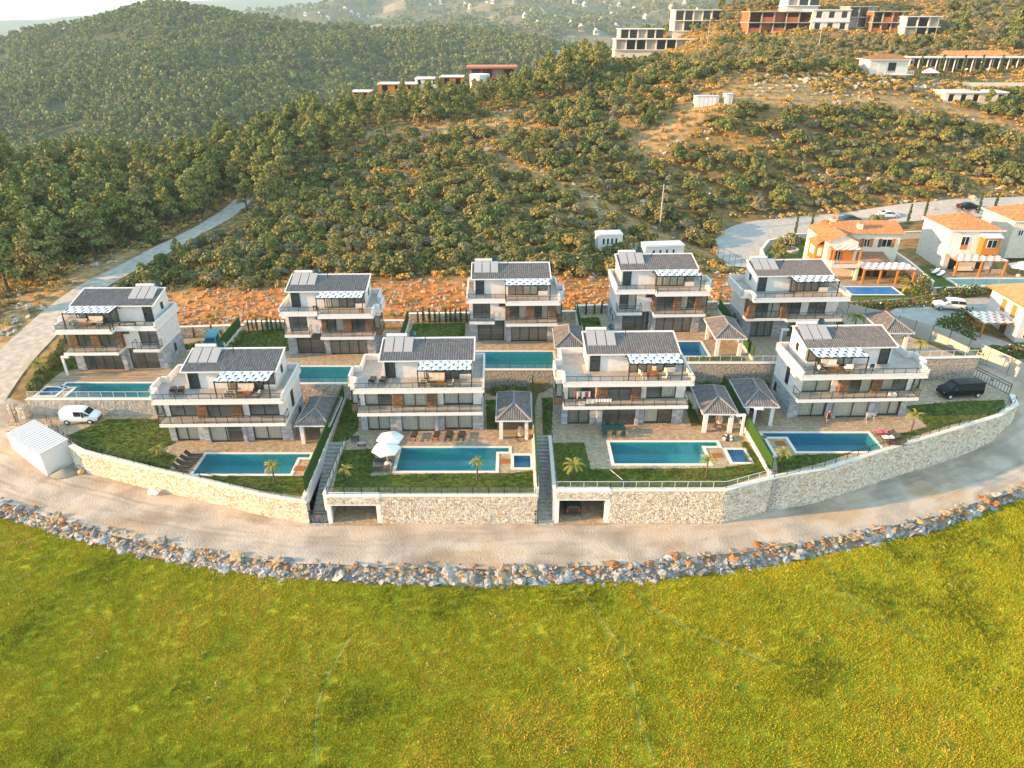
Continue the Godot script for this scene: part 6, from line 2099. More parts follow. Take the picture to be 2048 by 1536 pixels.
	for i in 9:
		b = mb()
		b.col = hues[i]
		towel(b, -0.85 + i * 0.19, -0.68 + i * 0.19, 1.24, 0.7 + 0.2 * sin(i * 2.0), 0.0)
		part("garment", b, "paint", o)
	b = mb()
	b.bx(-0.28, 0.28, 0, 0.05, -0.2, 0.2); b.bx(-0.32, -0.27, 0, 0.35, -0.22, 0.22); b.bx(0.27, 0.32, 0, 0.35, -0.22, 0.22); b.bx(-0.27, 0.27, 0, 0.35, -0.22, -0.18); b.bx(-0.27, 0.27, 0, 0.35, 0.18, 0.22)
	one("laundry_basket", b, "trim", "white laundry basket on the balcony below the hanging washing", "basket").position = V(5.66 + 2.0, 3.9 + 3.22, 67.9)
	b = mb()
	b.bx(-0.32, 0.32, 0, 0.05, -0.22, 0.22); b.bx(-0.36, -0.31, 0, 0.3, -0.24, 0.24); b.bx(0.31, 0.36, 0, 0.3, -0.24, 0.24); b.bx(-0.31, 0.31, 0, 0.3, -0.24, -0.2); b.bx(-0.31, 0.31, 0, 0.3, 0.2, 0.24)
	one("laundry_basket", b, "trim", "white basket on the balcony above the person in dark red", "basket").position = V(42.6, 4.0 + 3.22, 69.9)
	for q in [[37.0, 69.9, "white towel draped over the orange table of the roof terrace"], [39.6, 70.2, "white towels heaped on a chair of the roof terrace"], [35.6, 71.0, "white towel over the back of the terrace sofa"]]:
		b = mb()
		b.col = Color(0.8, 0.8, 0.82)
		towel(b, -0.45, 0.45, 0.95, 0.8, 0.0)
		b.bx(-0.4, 0.4, 0.4, 0.5, -0.4, 0.1)
		one("draped_towel", b, "paint", q[2], "towel", "").position = V(q[0], 10.2, q[1])
	chair(V(39.6, 10.2, 70.3), PI, "dark chair under heaped white towels on the roof terrace", "rattan", "")
	# gates
	iron_gate(V(-20.1, 0.05, 56.5), 0.0, 1.7, 1.5, "closed black iron gate at the foot of the shaded stair")
	iron_gate(V(2.4, 0.05, 56.3), PI - 0.5, 1.6, 1.6, "open black iron gate in front of the rubble wall")
	iron_gate(V(60.4, 4.05, 75.9), PI / 2 + 0.3, 5.2, 1.5, "long black iron sliding gate beside the black van")
	# shed, sand heap and rubbish at the left end of the wall
	o = thing("white_shed", "white shed with a ribbed metal roof at the end of the stone wall", "shed", V(0, 0, 0), 0.0)
	var A := V(-51.2, 0, 64.7); var B := V(-49.5, 0, 67.2)
	var du := (B - A).normalized(); var dv := Vector3(du.z, 0, -du.x) * 1.0
	if dv.z > 0: dv = -dv
	var C := A + du * 3.7
	b = mb()
	var w := 2.95; var l := 7.6
	o.position = A
	o.rotation.y = atan2(-du.z, du.x)
	b.hexa([Vector3(0, 0, 0), Vector3(w, 0, 0), Vector3(w, 0, -l), Vector3(0, 0, -l), Vector3(0, 2.75, 0), Vector3(w, 3.05, 0), Vector3(w, 3.05, -l), Vector3(0, 2.75, -l)])
	part("shed_wall", b, "shed_wall", o)
	for i in 16:
		b = mb()
		var z0 := 0.12 - i * (l + 0.2) / 16.0
		var z1 := z0 - (l + 0.2) / 16.0
		var zm := lerpf(z0, z1, 0.62)
		b.hexa([Vector3(-0.12, 2.74, z0), Vector3(w + 0.12, 3.06, z0), Vector3(w + 0.12, 3.06, zm), Vector3(-0.12, 2.74, zm), Vector3(-0.12, 2.92, z0 - 0.03), Vector3(w + 0.12, 3.24, z0 - 0.03), Vector3(w + 0.12, 3.24, zm + 0.03), Vector3(-0.12, 2.92, zm + 0.03)])
		part("roof_rib", b, "corrugated", o)
	b = mb()
	for i in 40:
		for j in 8:
			var q := []
			for e in [[i, j], [i + 1, j], [i + 1, j + 1], [i, j + 1]]:
				var a: float = TAU * e[0] / 40.0; var t: float = e[1] / 8.0
				q.append(Vector3(cos(a) * t * 1.5, 0.7 * pow(1.0 - t, 1.2) + noise.get_noise_2d(cos(a) * t * 60, sin(a) * t * 60) * 0.12 * (1.0 - t), sin(a) * t * 1.1))
			b.quad(q[0], q[3], q[2], q[1])
	one("sand_heap", b, "sand", "heap of sand beside the white shed", "heap").position = at(128, 946, 0.05)
	b = mb()
	b.ball(Vector3(0, 0.25, 0), Vector3(0.45, 0.32, 0.35), 6, 8); b.ball(Vector3(0.45, 0.2, 0.1), Vector3(0.35, 0.25, 0.3), 5, 8); b.ball(Vector3(0.2, 0.5, 0.0), Vector3(0.3, 0.22, 0.25), 5, 7)
	one("rubbish_bags", b, "fabric", "white rubbish bags lying on the gravel below the stone wall", "bag").position = at(305, 988, 0.0)
	b = mb()
	b.col = Color(0.5, 0.3, 0.12)
	b.ball(Vector3(0, 0.3, 0), Vector3(0.4, 0.3, 0.35), 5, 7)
	one("sandbag", b, "paint", "tan sack against the stone wall beside the sand heap", "sack").position = at(164, 948, 0.0)
	b = mb()
	for i in 24:
		b.col = Color(0.26, 0.10, 0.035).lerp(Color(0.34, 0.17, 0.05), (i * 7 % 10) / 10.0)
		b.ball(Vector3(sin(i * 2.4) * 1.5, 0.02, cos(i * 1.7) * 0.35), Vector3(0.4, 0.16 + 0.1 * sin(i * 3.0), 0.3), 4, 6)
	one("dirt_mound", b, "paint", "low red brown mound of earth at the left edge of the field", "mound").position = at(42, 1092, -1.2)
	# gate pillars on the left drive
	for q in [[-60.2, 74.6, 1.5], [-58.2, 73.4, 1.9]]:
		o = thing("gate_pillar", "stone gate pillar at the paved drive with the white van", "pillar", V(q[0], 1.0, q[1]), 0.0, "stone gate pillars")
		b = mb()
		b.bx(-0.4, 0.4, 0, q[2] + 1.0, -0.4, 0.4)
		part("pillar_core", b, "rough_concrete", o)
		b = mb()
		stones(b, Vector2(-0.4, -0.4), Vector2(0.4, -0.4), 0.1, q[2] + 1, q[2] + 1, 5); stones(b, Vector2(0.4, -0.4), Vector2(0.4, 0.4), 0.1, q[2] + 1, q[2] + 1, 6); stones(b, Vector2(-0.4, 0.4), Vector2(-0.4, -0.4), 0.1, q[2] + 1, q[2] + 1, 7)
		part("pillar_stones", b, "stone", o).set_meta("kind", "stuff")
	iron_gate(V(-60.0, 2.3, 74.0), -0.9, 2.2, 1.5, "open iron gate between the two stone gate pillars")
	# white tunnel and containers behind
	o = thing("tarpaulin_tunnel", "white rounded tarpaulin tunnel behind the upper lawn", "tunnel", V(-30.0, 6.6, 95.2), 0.0)
	b = mb()
	for i in 10:
		var a := PI * i / 10.0; var e := PI * (i + 1) / 10.0
		b.quad(Vector3(-2.8, sin(e) * 1.7, cos(e) * 1.2), Vector3(-2.8, sin(a) * 1.7, cos(a) * 1.2), Vector3(2.8, sin(a) * 1.7, cos(a) * 1.2), Vector3(2.8, sin(e) * 1.7, cos(e) * 1.2))
		for x in [-2.8, 2.8]: b.tri(Vector3(x, 0, 0), Vector3(x, sin(a) * 1.7, cos(a) * 1.2), Vector3(x, sin(e) * 1.7, cos(e) * 1.2))
	part("cover", b, "fabric", o)
	for q in [[17.2, 124.0, 4.4, 2.4, "small white site container beside the olive scrub"], [26.5, 122.0, 7.0, 2.6, "long white site container with four narrow windows"]]:
		o = thing("site_container", q[4], "container", V(q[0], ground_y(q[0], q[1]) - 0.1, q[1]), 0.12, "white site containers")
		b = mb()
		b.bx(-q[2] / 2, q[2] / 2, 0.0, 2.7, -q[3] / 2, q[3] / 2)
		part("container_wall", b, "trim", o)
		b = mb()
		b.hexa([Vector3(-q[2] / 2 - 0.1, 2.703, q[3] / 2 + 0.1), Vector3(q[2] / 2 + 0.1, 2.703, q[3] / 2 + 0.1), Vector3(q[2] / 2 + 0.1, 2.703, -q[3] / 2 - 0.1), Vector3(-q[2] / 2 - 0.1, 2.703, -q[3] / 2 - 0.1), Vector3(-q[2] / 2, 2.95, q[3] / 2), Vector3(q[2] / 2, 2.95, q[3] / 2), Vector3(q[2] / 2, 2.95, -q[3] / 2), Vector3(-q[2] / 2, 2.95, -q[3] / 2)])
		part("container_roof", b, "corrugated", o)
		for i in 4:
			b = mb()
			var x := -q[2] * 0.3 + i * q[2] * 0.17 as float
			b.bx(x, x + 0.32, 1.1, 2.1, q[3] / 2, q[3] / 2 + 0.03)
			part("window", b, "car_glass", o)
	o = thing("utility_pole", "tall grey power pole standing in the dry scrub", "pole", V(29.5, ground_y(29.5, 140.0), 140.0), 0.0)
	b = mb()
	b.tube(Vector3.ZERO, Vector3(0, 8.5, 0), 0.17, 0.11, 8)
	part("pole", b, "grey_metal", o)
	b = mb()
	b.bar(Vector3(-0.8, 8.2, 0), Vector3(0.8, 8.2, 0), 0.1, 0.1)
	part("crossarm", b, "grey_metal", o)
	# sliding fence beside the street right of the site
	var fo := thing("panel_fence", "long grey panel fence along the street above the black van", "fence", Vector3.ZERO, 0.0)
	var line := [[47.0, 98.0, 6.0], [53, 94.5, 5.6], [59.5, 88.5, 5.2], [64, 82, 4.3], [66.5, 77, 3.6]]
	for i in line.size() - 1:
		var a := V(line[i][0], line[i][2], line[i][1]); var e := V(line[i + 1][0], line[i + 1][2], line[i + 1][1])
		var n := int(a.distance_to(e) / 2.0)
		for k in n:
			b = mb()
			b.bar(a.lerp(e, (k + 0.005) / n) + Vector3.UP * 0.75, a.lerp(e, (k + 0.995) / n) + Vector3.UP * 0.75, 0.06, 2.3)
			part("fence_panel", b, "fence_panel", fo)
			b = mb()
			b.bar(a.lerp(e, float(k) / n) - Vector3.UP * 0.3, a.lerp(e, float(k) / n) + Vector3.UP * 2.0, 0.08, 0.08)
			part("post", b, "metal", fo)
	# mesh fence at the bend of the upper street
	fence("mesh_fence", "tall dark wire fence at the bend of the concrete street", [[31, 137.5, ground_y(31, 137.5)], [37.5, 129, ground_y(37.5, 129)], [39.5, 118, ground_y(39.5, 118)], [40.5, 106, ground_y(40.5, 106)], [40, 98, ground_y(40, 98)]], 2.2, 2.2, false, "")

func make_garden_plants() -> void:
	rng.seed = 31
	for q in [[322, 916, 2.3, 1.3, 1.1, "young palm on the lawn near four dark loungers"], [550, 968, 2.3, 2.2, 1.1, "slim young palm in front of the pool with four loungers"], [696, 970, 3.3, 1.9, 0.9, "thin young palm on the lawn above the empty garage"], [955, 962, 3.3, 2.3, 0.95, "thin young palm in front of the pool with white parasols"], [1147, 958, 3.9, 1.6, 1.35, "leafy young palm on the lawn above the car garage"], [1411, 957, 3.9, 2.2, 1.1, "young palm at the pool corner near the timber hatch"], [1562, 938, 4.0, 1.9, 1.1, "young palm below the narrow blue pool"], [1822, 862, 4.0, 2.0, 1.2, "young palm at the paving corner before the wide dark lawn"], [1141, 668, 6.25, 0.8, 1.4, "bushy palm between the upper gazebo and the green hedge"], [1412, 640, 7.15, 0.7, 1.3, "bushy palm behind the sunlit tiled gazebo"], [1708, 660, 6.15, 2.0, 1.7, "spreading palm beside the upper right villa"], [1835, 715, 6.9, 2.0, 1.2, "palm behind the gazebo on the sloping lawn"], [85, 755, 4.4, 2.0, 1.5, "yellow green palm beside the tall hedge of the upper left pool"]]:
		palm(at(q[0], q[1], q[2]), q[3], 13, q[4], q[5], int(q[0]))
	var rows := [[-57.9, 75.5, -61.6, 89.5, 4.4, 19, "shrub", 0.55, "tall hedge shrub along the upper left pool garden"],
		[-37.6, 92.4, -31.5, 92.7, 5.35, 9, "cypress", 0.55, "small dark conifer beside the white tunnel"],
		[-13.5, 93.0, -4.5, 93.3, 6.25, 12, "cypress", 0.6, "small dark conifer along the back of the wide upper lawn"],
		[-59.5, 90.8, -41.0, 92.3, 4.4, 7, "cypress", 0.5, "small conifer behind the upper left villa"],
		[-2.6, 77.5, 3.8, 77.5, 3.3, 9, "bush", 1.2, "small shrub at the foot of the rough grey wall behind the egg chair gazebo"],
		[17.0, 77.5, 32.0, 77.5, 3.9, 14, "bush", 1.2, "small shrub at the foot of the rough wall behind two gazebos"],
		[10.0, 94.0, 15.5, 94.4, 7.15, 5, "cypress", 0.55, "small dark conifer behind the narrow upper lawn"],
		[30.6, 95.4, 34.0, 95.6, 6.15, 4, "bush", 1.6, "dark shrub in the corner behind the green fence"],
		[-27.0, 75.6, -21.5, 75.6, 2.3, 4, "bush", 1.0, "small shrub behind the dark gazebo"],
		[-37.5, 84.5, -37.5, 91.5, 5.35, 6, "bush", 0.8, "low shrub inside the green fence of the upper lawn"],
		[44.0, 93.0, 53.0, 86.5, 6.15, 7, "bush", 1.1, "shrub in front of the grey panel fence"]]
	for q in rows:
		for i in int(q[5]):
			var t := (i + 0.5) / q[5] as float
			var k: Array = kinds[q[6]]
			var s: float = q[7] * rng.randf_range(0.8, 1.2)
			var pos := V(lerpf(q[0], q[2], t) + rng.randf_range(-0.15, 0.15), q[4] + 0.01, lerpf(q[1], q[3], t) + rng.randf_range(-0.15, 0.15))
			plant("garden_conifer" if q[6] == "cypress" else "garden_shrub", k[i % k.size()], q[8], "shrub", pos, Vector3(s, s * (1.4 if q[6] == "shrub" else 1.0), s), rng.randf() * TAU, q[8] + "s")

# ---- neighbours -------------------------------------------------------------
const CLAY0 := Color(0.42, 0.17, 0.065)
const CLAY1 := Color(0.58, 0.31, 0.15)
func hip(o: Node, x0: float, x1: float, z0: float, z1: float, y: float, rise: float, c0: Color, c1: Color, m := "trim") -> void:
	# z0 is the back, z1 the front
	var A := Vector3(x0, y, z1); var B := Vector3(x1, y, z1); var C := Vector3(x1, y, z0); var D := Vector3(x0, y, z0)
	var h := minf(x1 - x0, z1 - z0) / 2
	var R: Vector3; var S: Vector3
	var b := mb()
	if x1 - x0 > z1 - z0:
		R = Vector3(x0 + h, y + rise, (z0 + z1) / 2); S = Vector3(x1 - h, y + rise, (z0 + z1) / 2)
		tiles(b, A, B, R, S, c0, c1, 1); tiles(b, B, C, S, S, c0, c1, 2); tiles(b, C, D, S, R, c0, c1, 3); tiles(b, D, A, R, R, c0, c1, 4)
	else:
		R = Vector3((x0 + x1) / 2, y + rise, z1 - h); S = Vector3((x0 + x1) / 2, y + rise, z0 + h)
		tiles(b, A, B, R, R, c0, c1, 1); tiles(b, B, C, R, S, c0, c1, 2); tiles(b, C, D, S, S, c0, c1, 3); tiles(b, D, A, S, R, c0, c1, 4)
	var r := part("roof", b, "roof_tile", o)
	b = mb()
	b.bar(A, B, 0.12, 0.16); b.bar(B, C, 0.12, 0.16); b.bar(C, D, 0.12, 0.16); b.bar(D, A, 0.12, 0.16)
	part("eave", b, m, r)
func shutter_window(o: Node, x: float, y: float, z: float, w: float, h: float, shut := true) -> void:
	var b := mb()
	b.bx(x - w / 2, x + w / 2, y, y + h, z, z + 0.06)
	var f := part("window", b, "trim", o)
	for s in 2:
		b = mb()
		b.bx(x - w / 2 + 0.06 + s * w / 2, x + s * w / 2 - 0.06, y + 0.07, y + h - 0.07, z + 0.06, z + 0.075)
		part("pane", b, "car_glass", f)
	if shut:
		for s in [-1.0, 1.0]:
			b = mb()
			b.bx(x + s * (w / 2 + 0.03), x + s * (w / 2 + 0.63), y - 0.05, y + h + 0.05, z + 0.003, z + 0.07)
			part("shutter", b, "dark_wood" if s < 0 else "orange_wood", f)
func post_pergola(o: Node, x0: float, x1: float, z0: float, z1: float, y: float, posts: int, y0 := 0.0) -> void:
	for i in posts:
		var b := mb()
		var x := lerpf(x0 + 0.12, x1 - 0.12, float(i) / (posts - 1))
		b.bx(x - 0.14, x + 0.14, y0, y - 0.1, z1 - 0.3, z1 - 0.02)
		part("post", b, "orange_wood", o)
	var b := mb()
	b.bx(x0, x1, y - 0.1, y + 0.08, z1 - 0.28, z1 - 0.06); b.bx(x0, x1, y - 0.1, y + 0.05, z0, z0 + 0.15)
	for x in [x0, x1 - 0.15]: b.bx(x, x + 0.15, y - 0.08, y + 0.06, z0 + 0.15, z1 - 0.28)
	var f := part("pergola_beam", b, "orange_wood", o)
	weave(f, x0 + 0.05, x1 - 0.05, z0 + 0.1, z1, y + 0.12, 4, "canvas", "orange_wood", 0.6)

func make_neighbours() -> void:
	# gardens
	for q in [[[[46.5, 102.3], [63, 104.8], [67, 107], [67, 118], [66, 137], [56, 136.5], [49.5, 133], [46.5, 128], [44.8, 118]], 5.6], [[[67.5, 107.5], [92, 107.5], [92, 128], [68, 128]], 6.2], [[[61.5, 84.5], [88, 84.5], [88, 98], [67.5, 98], [62, 92]], 4.6]]:
		var b := mb()
		b.prism(area(q[0]), q[1] - 3.0, q[1], true)
		setting("garden_terrace", b, "rough_concrete")
		b = mb()
		for e in Geometry2D.offset_polygon(area(q[0]), -0.3): b.sheet(e, q[1] + 0.02)
		setting("lawn", b, "lawn")
	# the gabled cream villa with orange shutters
	var o := thing("tiled_villa", "cream villa with orange clay roofs, red shutters and a wooden balcony", "house", V(55.0, 5.6, 118.5), -0.02, "clay roofed neighbouring villas")
	var b := mb()
	b.bx(0, 12.5, 0, 7.6, -7, 0)
	part("main_wall", b, "cream", o)
	b = mb()
	b.bx(-2.6, 3.0, 0, 6.9, -6.5, 3.2)
	b.quad(Vector3(-2.6, 6.9, 3.2), Vector3(3.0, 6.9, 3.2), Vector3(0.2, 8.3, 3.2), Vector3(0.2, 8.3, 3.2))
	part("wing_wall", b, "cream", o)
	b = mb()
	tiles(b, Vector3(-0.4, 7.65, 0.5), Vector3(13.0, 7.65, 0.5), Vector3(-0.4, 9.1, -3.5), Vector3(13.0, 9.1, -3.5), CLAY0, CLAY1, 1)
	tiles(b, Vector3(13.0, 7.65, -7.5), Vector3(-0.4, 7.65, -7.5), Vector3(13.0, 9.1, -3.5), Vector3(-0.4, 9.1, -3.5), CLAY0, CLAY1, 2)
	part("main_roof", b, "roof_tile", o)
	b = mb()
	tiles(b, Vector3(3.4, 6.85, 3.5), Vector3(3.4, 6.85, -6.5), Vector3(0.2, 8.4, 3.5), Vector3(0.2, 8.4, -6.5), CLAY0, CLAY1, 3)
	tiles(b, Vector3(-3.0, 6.85, -6.5), Vector3(-3.0, 6.85, 3.5), Vector3(0.2, 8.4, -6.5), Vector3(0.2, 8.4, 3.5), CLAY0, CLAY1, 4)
	part("wing_roof", b, "roof_tile", o)
	for q in [[0.5, -3.4, 9.6], [4.8, -1.2, 9.3]]:
		b = mb()
		b.bx(q[0] - 0.45, q[0] + 0.45, q[2] - 1.8, q[2], q[1] - 0.45, q[1] + 0.45)
		var ch := part("chimney", b, "cream", o)
		b = mb()
		b.col = CLAY0
		for s in 4:
			var a := Basis(Vector3.UP, s * PI / 2)
			b.tri(Vector3(q[0], q[2] + 0.55, q[1]), a * Vector3(0.55, 0, 0.55) + Vector3(q[0], q[2] + 0.02, q[1]), a * Vector3(0.55, 0, -0.55) + Vector3(q[0], q[2] + 0.02, q[1]))
		part("chimney_cap", b, "roof_tile", ch)
	for x in [6.2, 10.0]: shutter_window(o, x, 4.9, 0.01, 1.1 if x < 8 else 1.9, 1.6)
	for x in [3.4]: shutter_window(o, x + 1.2, 5.0, 0.01, 0.7, 1.5)
	o.scale = Vector3(0.88, 0.86, 1.0)
	# timber bay on the left flank
	b = mb()
	b.bx(-4.0, -2.55, 2.4, 5.8, -1.8, 1.6)
	var bay := part("timber_bay", b, "orange_wood", o)
	b = mb()
	tiles(b, Vector3(-4.3, 5.8, -2.1), Vector3(-4.3, 5.8, 1.9), Vector3(-2.6, 6.7, -1.6), Vector3(-2.6, 6.7, 1.5), CLAY0, CLAY1, 5)
	part("bay_roof", b, "roof_tile", bay)
	for q in [[-3.7, -2.9, 1.61]]:
		b = mb()
		b.bx(q[0], q[1], 3.6, 5.2, q[2], q[2] + 0.05)
		part("bay_window", b, "trim", bay)
	b = mb()
	b.bx(-4.06, -4.0, 3.6, 5.2, -1.0, 0.8)
	part("bay_window", b, "trim", bay)
	# balcony with its own pergola on arches
	b = mb()
	for q in [[-2.2, 3.2, 5.4], [2.7, 3.2, 5.4]]: b.bx(q[0] - 0.25, q[0] + 0.25, 0, 2.6, 4.9, 5.4)
	b.bx(-2.45, 2.95, 2.6, 3.3, 3.2, 5.5)
	b.bx(-2.45, -2.0, 3.3, 4.0, 5.1, 5.5); b.bx(2.5, 2.95, 3.3, 4.0, 5.1, 5.5)
	part("balcony", b, "cream", o)
	b = mb()
	b.bx(-2.0, 2.5, 3.9, 4.0, 5.25, 5.35)
	for i in 18: b.bx(-1.95 + i * 0.25, -1.88 + i * 0.25, 3.3, 3.9, 5.27, 5.33)
	part("balcony_railing", b, "orange_wood", o)
	b = mb()
	b.bx(-1.9, 2.4, 3.3, 5.4, 3.2, 3.3)
	part("balcony_front", b, "orange_wood", o)
	shutter_window(o, -0.6, 3.35, 3.31, 1.1, 1.9, false)
	post_pergola(o, -2.3, 2.8, 3.2, 5.4, 6.0, 2, 4.0)
	# lower roof and long pergola
	b = mb()
	b.bx(3.0, 9.5, 0, 3.1, 0.0, 3.4)
	part("lower_wall", b, "cream", o)
	b = mb()
	tiles(b, Vector3(3.0, 3.15, 3.6), Vector3(9.7, 3.15, 3.6), Vector3(3.0, 3.9, 0.05), Vector3(9.7, 3.9, 0.05), Color(0.36, 0.19, 0.11), Color(0.48, 0.28, 0.17), 6)
	part("lower_roof", b, "roof_tile", o)
	for i in 4:
		b = mb()
		b.bx(3.3 + i * 1.55, 3.9 + i * 1.55, 0.05, 2.5, 3.4, 3.48)
		part("shutter", b, "dark_wood", o)
		b = mb()
		b.bx(3.95 + i * 1.55, 4.8 + i * 1.55, 0.05, 2.4, 3.4, 3.45)
		part("glass_door", b, "car_glass", o)
	post_pergola(o, 3.0, 12.6, 3.4, 7.2, 2.9, 4)
	b = mb()
	b.bx(-3.5, 14.0, 0.03, 0.08, 3.2, 9.0)
	part("sun_deck", b, "deck", o)
	pool_at(-1, 5.78, 53.6, 61.6, 106.0, 109.4, [], "bright blue pool in front of the cream villa with red shutters", "pool_tile_blue", 0.05)
	# the white villa with hip roof
	o = thing("tiled_villa", "white two storey villa with an orange hip roof and a yellow timber bay", "house", V(73.6, 6.2, 117), 0.0, "clay roofed neighbouring villas")
	b = mb()
	b.bx(0, 8.4, 0, 6.8, -8.8, 0)
	part("main_wall", b, "neighbour_white", o)
	hip(o, -0.35, 8.75, -9.2, 0.4, 6.83, 1.9, CLAY0, CLAY1)
	shutter_window(o, 2.6, 3.6, 0.01, 1.3, 2.2, false)
	b = mb()
	b.bx(2.0, 3.2, 3.6, 4.4, 0.09, 0.14)
	part("timber_panel", b, "orange_wood", o)
	b = mb()
	b.bx(5.0, 7.8, 3.0, 5.9, 0.0, 1.3)
	bay = part("timber_bay", b, "orange_wood", o)
	b = mb()
	b.hexa([Vector3(4.8, 5.92, 1.6), Vector3(8.0, 5.92, 1.6), Vector3(8.0, 5.92, 0), Vector3(4.8, 5.92, 0), Vector3(4.8, 5.98, 1.6), Vector3(8.0, 5.98, 1.6), Vector3(8.0, 6.5, 0.02), Vector3(4.8, 6.5, 0.02)])
	part("bay_roof", b, "corrugated", bay)
	shutter_window(bay, 6.4, 4.2, 1.31, 1.6, 1.4, false)
	for q in [[-2.5, 4.3, 1.2], [-5.5, 5.0, 0.9], [-2.2, 1.4, 0.9], [-5.2, 1.2, 1.0]]:
		b = mb()
		b.bx(-0.05, 0.0, q[1], q[1] + 1.1, q[0], q[0] + q[2] * 0.6)
		part("side_window", b, "cream", o)
	b = mb()
	for x in [0.9, 5.6]: b.bx(x, x + 1.4, 0.05, 2.2, 0.0, 0.04)
	part("glass_door", b, "car_glass", o)
	post_pergola(o, -0.1, 8.2, 0.1, 4.0, 2.7, 3)
	b = mb()
	b.bx(-2.0, 12.5, 0.03, 0.1, 0.0, 5.0)
	part("sun_deck", b, "paving", o)
	sofa(V(76.5, 6.3, 115.6), 0.0, "long pale sofa under the pergola of the white hip roofed villa", 3.2)
	person("person", "person in a dark swimsuit standing under the pergola of the white villa", V(79.6, 6.3, 113.6), 0.6, figure(Color(0.03, 0.03, 0.035), Color(0.03, 0.03, 0.035), Color(0.55, 0.33, 0.22), 0.0), Color(0.03, 0.02, 0.012))
	parasol(V(84.5, 6.3, 113.5), 1.9, 2.5, "large white parasol at the pale turquoise pool")
	for i in 2: lounger(V(85.5, 6.3, 110.5 + i * 1.6), -1.2, "pale lounger beside the pale turquoise pool", "loungers at the pale turquoise pool", "canvas", 0.5)
	for i in 2: lounger(V(71.4 - i * 0.2, 6.3, 113.4 + i * 1.3), -0.9, "white lounger left of the pale turquoise pool", "white loungers beside the garden wall", "fabric", 0.5)
	var pp := thing("swimming_pool", "pale turquoise raised pool in front of the white hip roofed villa", "pool", V(78.5, 6.2, 110.2), 0.0, "swimming pools")
	b = mb()
	b.prism(rect(-6.6, 6.0, -1.6, 1.7), -0.8, 0.12, true)
	part("basin", b, "pool_tile_pale", pp)
	b = mb()
	b.sheet(rect(-6.6, 6.0, -1.6, 1.7), 0.2)
	part("water", b, "water", pp)
	b = mb()
	for q in [[-6.9, 6.3, 1.6, 1.9], [-6.9, 6.3, -1.9, -1.6], [-6.9, -6.6, -1.6, 1.6], [6.0, 6.3, -1.6, 1.6]]: b.bx(q[0], q[1], -0.9, 0.25, -q[2], -q[3])
	part("coping", b, "trim", pp)
	wall("garden_wall", "white rendered wall below the pale turquoise pool", [[66.8, 106.6, 6.6], [92, 107.2, 6.6]], 3.0, 0.3, "neighbour_white", false, true, 3, "walls of the neighbouring gardens")
	wall("garden_wall", "sunlit stepped wall between the cream villa and the white villa", [[67.4, 108, 7.2], [67.6, 116, 7.8], [66, 124, 9.0]], 4.0, 0.3, "cream", false, true, 3, "walls of the neighbouring gardens")
	wall("garden_wall", "long pale wall behind the cream villa along the upper street", [[67.2, 133, 7.6], [74, 134, 7.9], [96, 136, 8.4]], 4.0, 0.3, "cream", false, true, 3, "walls of the neighbouring gardens")
	wall("garden_wall", "curved low wall around the corner garden with the olive tree", [[44.7, 108.5, 6.1], [44.6, 118, 6.2], [46.3, 128, 6.4], [49.3, 133.2, 6.6], [56, 136.8, 6.8], [66, 137.3, 7.0]], 3.5, 0.3, "cream", false, true, 3, "walls of the neighbouring gardens")
	# the white villa by the street, cut by the edge of the picture
	o = thing("tiled_villa", "white villa with brown shutters and a tan tiled roof beside the street", "house", V(69.8, 4.6, 90.2), 0.0, "clay roofed neighbouring villas")
	b = mb()
	b.bx(0, 9.5, 0, 5.4, -7.5, 0)
	part("main_wall", b, "neighbour_white", o)
	hip(o, -0.7, 10.2, -8.2, 0.7, 5.45, 2.0, Color(0.40, 0.24, 0.12), Color(0.52, 0.36, 0.2), "orange_wood")
	for z in [-2.0, -4.3]:
		b = mb()
		b.bx(-0.06, 0.0, 3.0, 4.7, z - 0.45, z + 0.45)
		part("shutter", b, "orange_wood", o)
	b = mb()
	b.bx(2.2, 6.5, 2.3, 2.5, 0.0, 1.8); b.bx(2.2, 2.35, 2.5, 5.2, 1.6, 1.75); b.bx(2.2, 6.5, 3.3, 3.4, 1.65, 1.75)
	for i in 16: b.bx(2.4 + i * 0.25, 2.46 + i * 0.25, 2.5, 3.3, 1.67, 1.73)
	part("balcony", b, "orange_wood", o)
	shutter_window(o, 1.6, 0.7, 0.01, 1.5, 1.5, false)
	b = mb()
	b.bx(-0.06, 0.0, 0.02, 2.1, -3.6, -2.4)
	part("door", b, "dark_wood", o)
	b = mb()
	for q in [[-4.3, -1.2], [-4.3, -5.2]]: b.bx(q[0], q[0] + 0.2, 0, 2.3, q[1], q[1] + 0.2)
	b.bx(-4.4, -0.01, 2.3, 2.45, -1.2, -1.0); b.bx(-4.4, -0.01, 2.3, 2.45, -5.2, -5.0); b.bx(-4.4, -4.2, 2.3, 2.44, -5.0, -1.2)
	var pg := part("pergola_frame", b, "orange_wood", o)
	weave(pg, -4.35, -0.05, -5.2, -0.9, 2.55, 4, "canvas", "orange_wood", 0.5)
	# the villa at the far right corner
	o = thing("tiled_villa", "cream villa with an orange roof edge behind the white hip roofed villa", "house", V(86.5, 7.0, 121), 0.0, "clay roofed neighbouring villas")
	b = mb()
	b.bx(0, 10, 0, 6.5, -9, 0)
	part("main_wall", b, "cream", o)
	hip(o, -0.4, 10.4, -9.4, 0.4, 6.53, 2.0, CLAY0, CLAY1)
	shutter_window(o, 1.5, 4.0, 0.01, 0.8, 1.0, false)
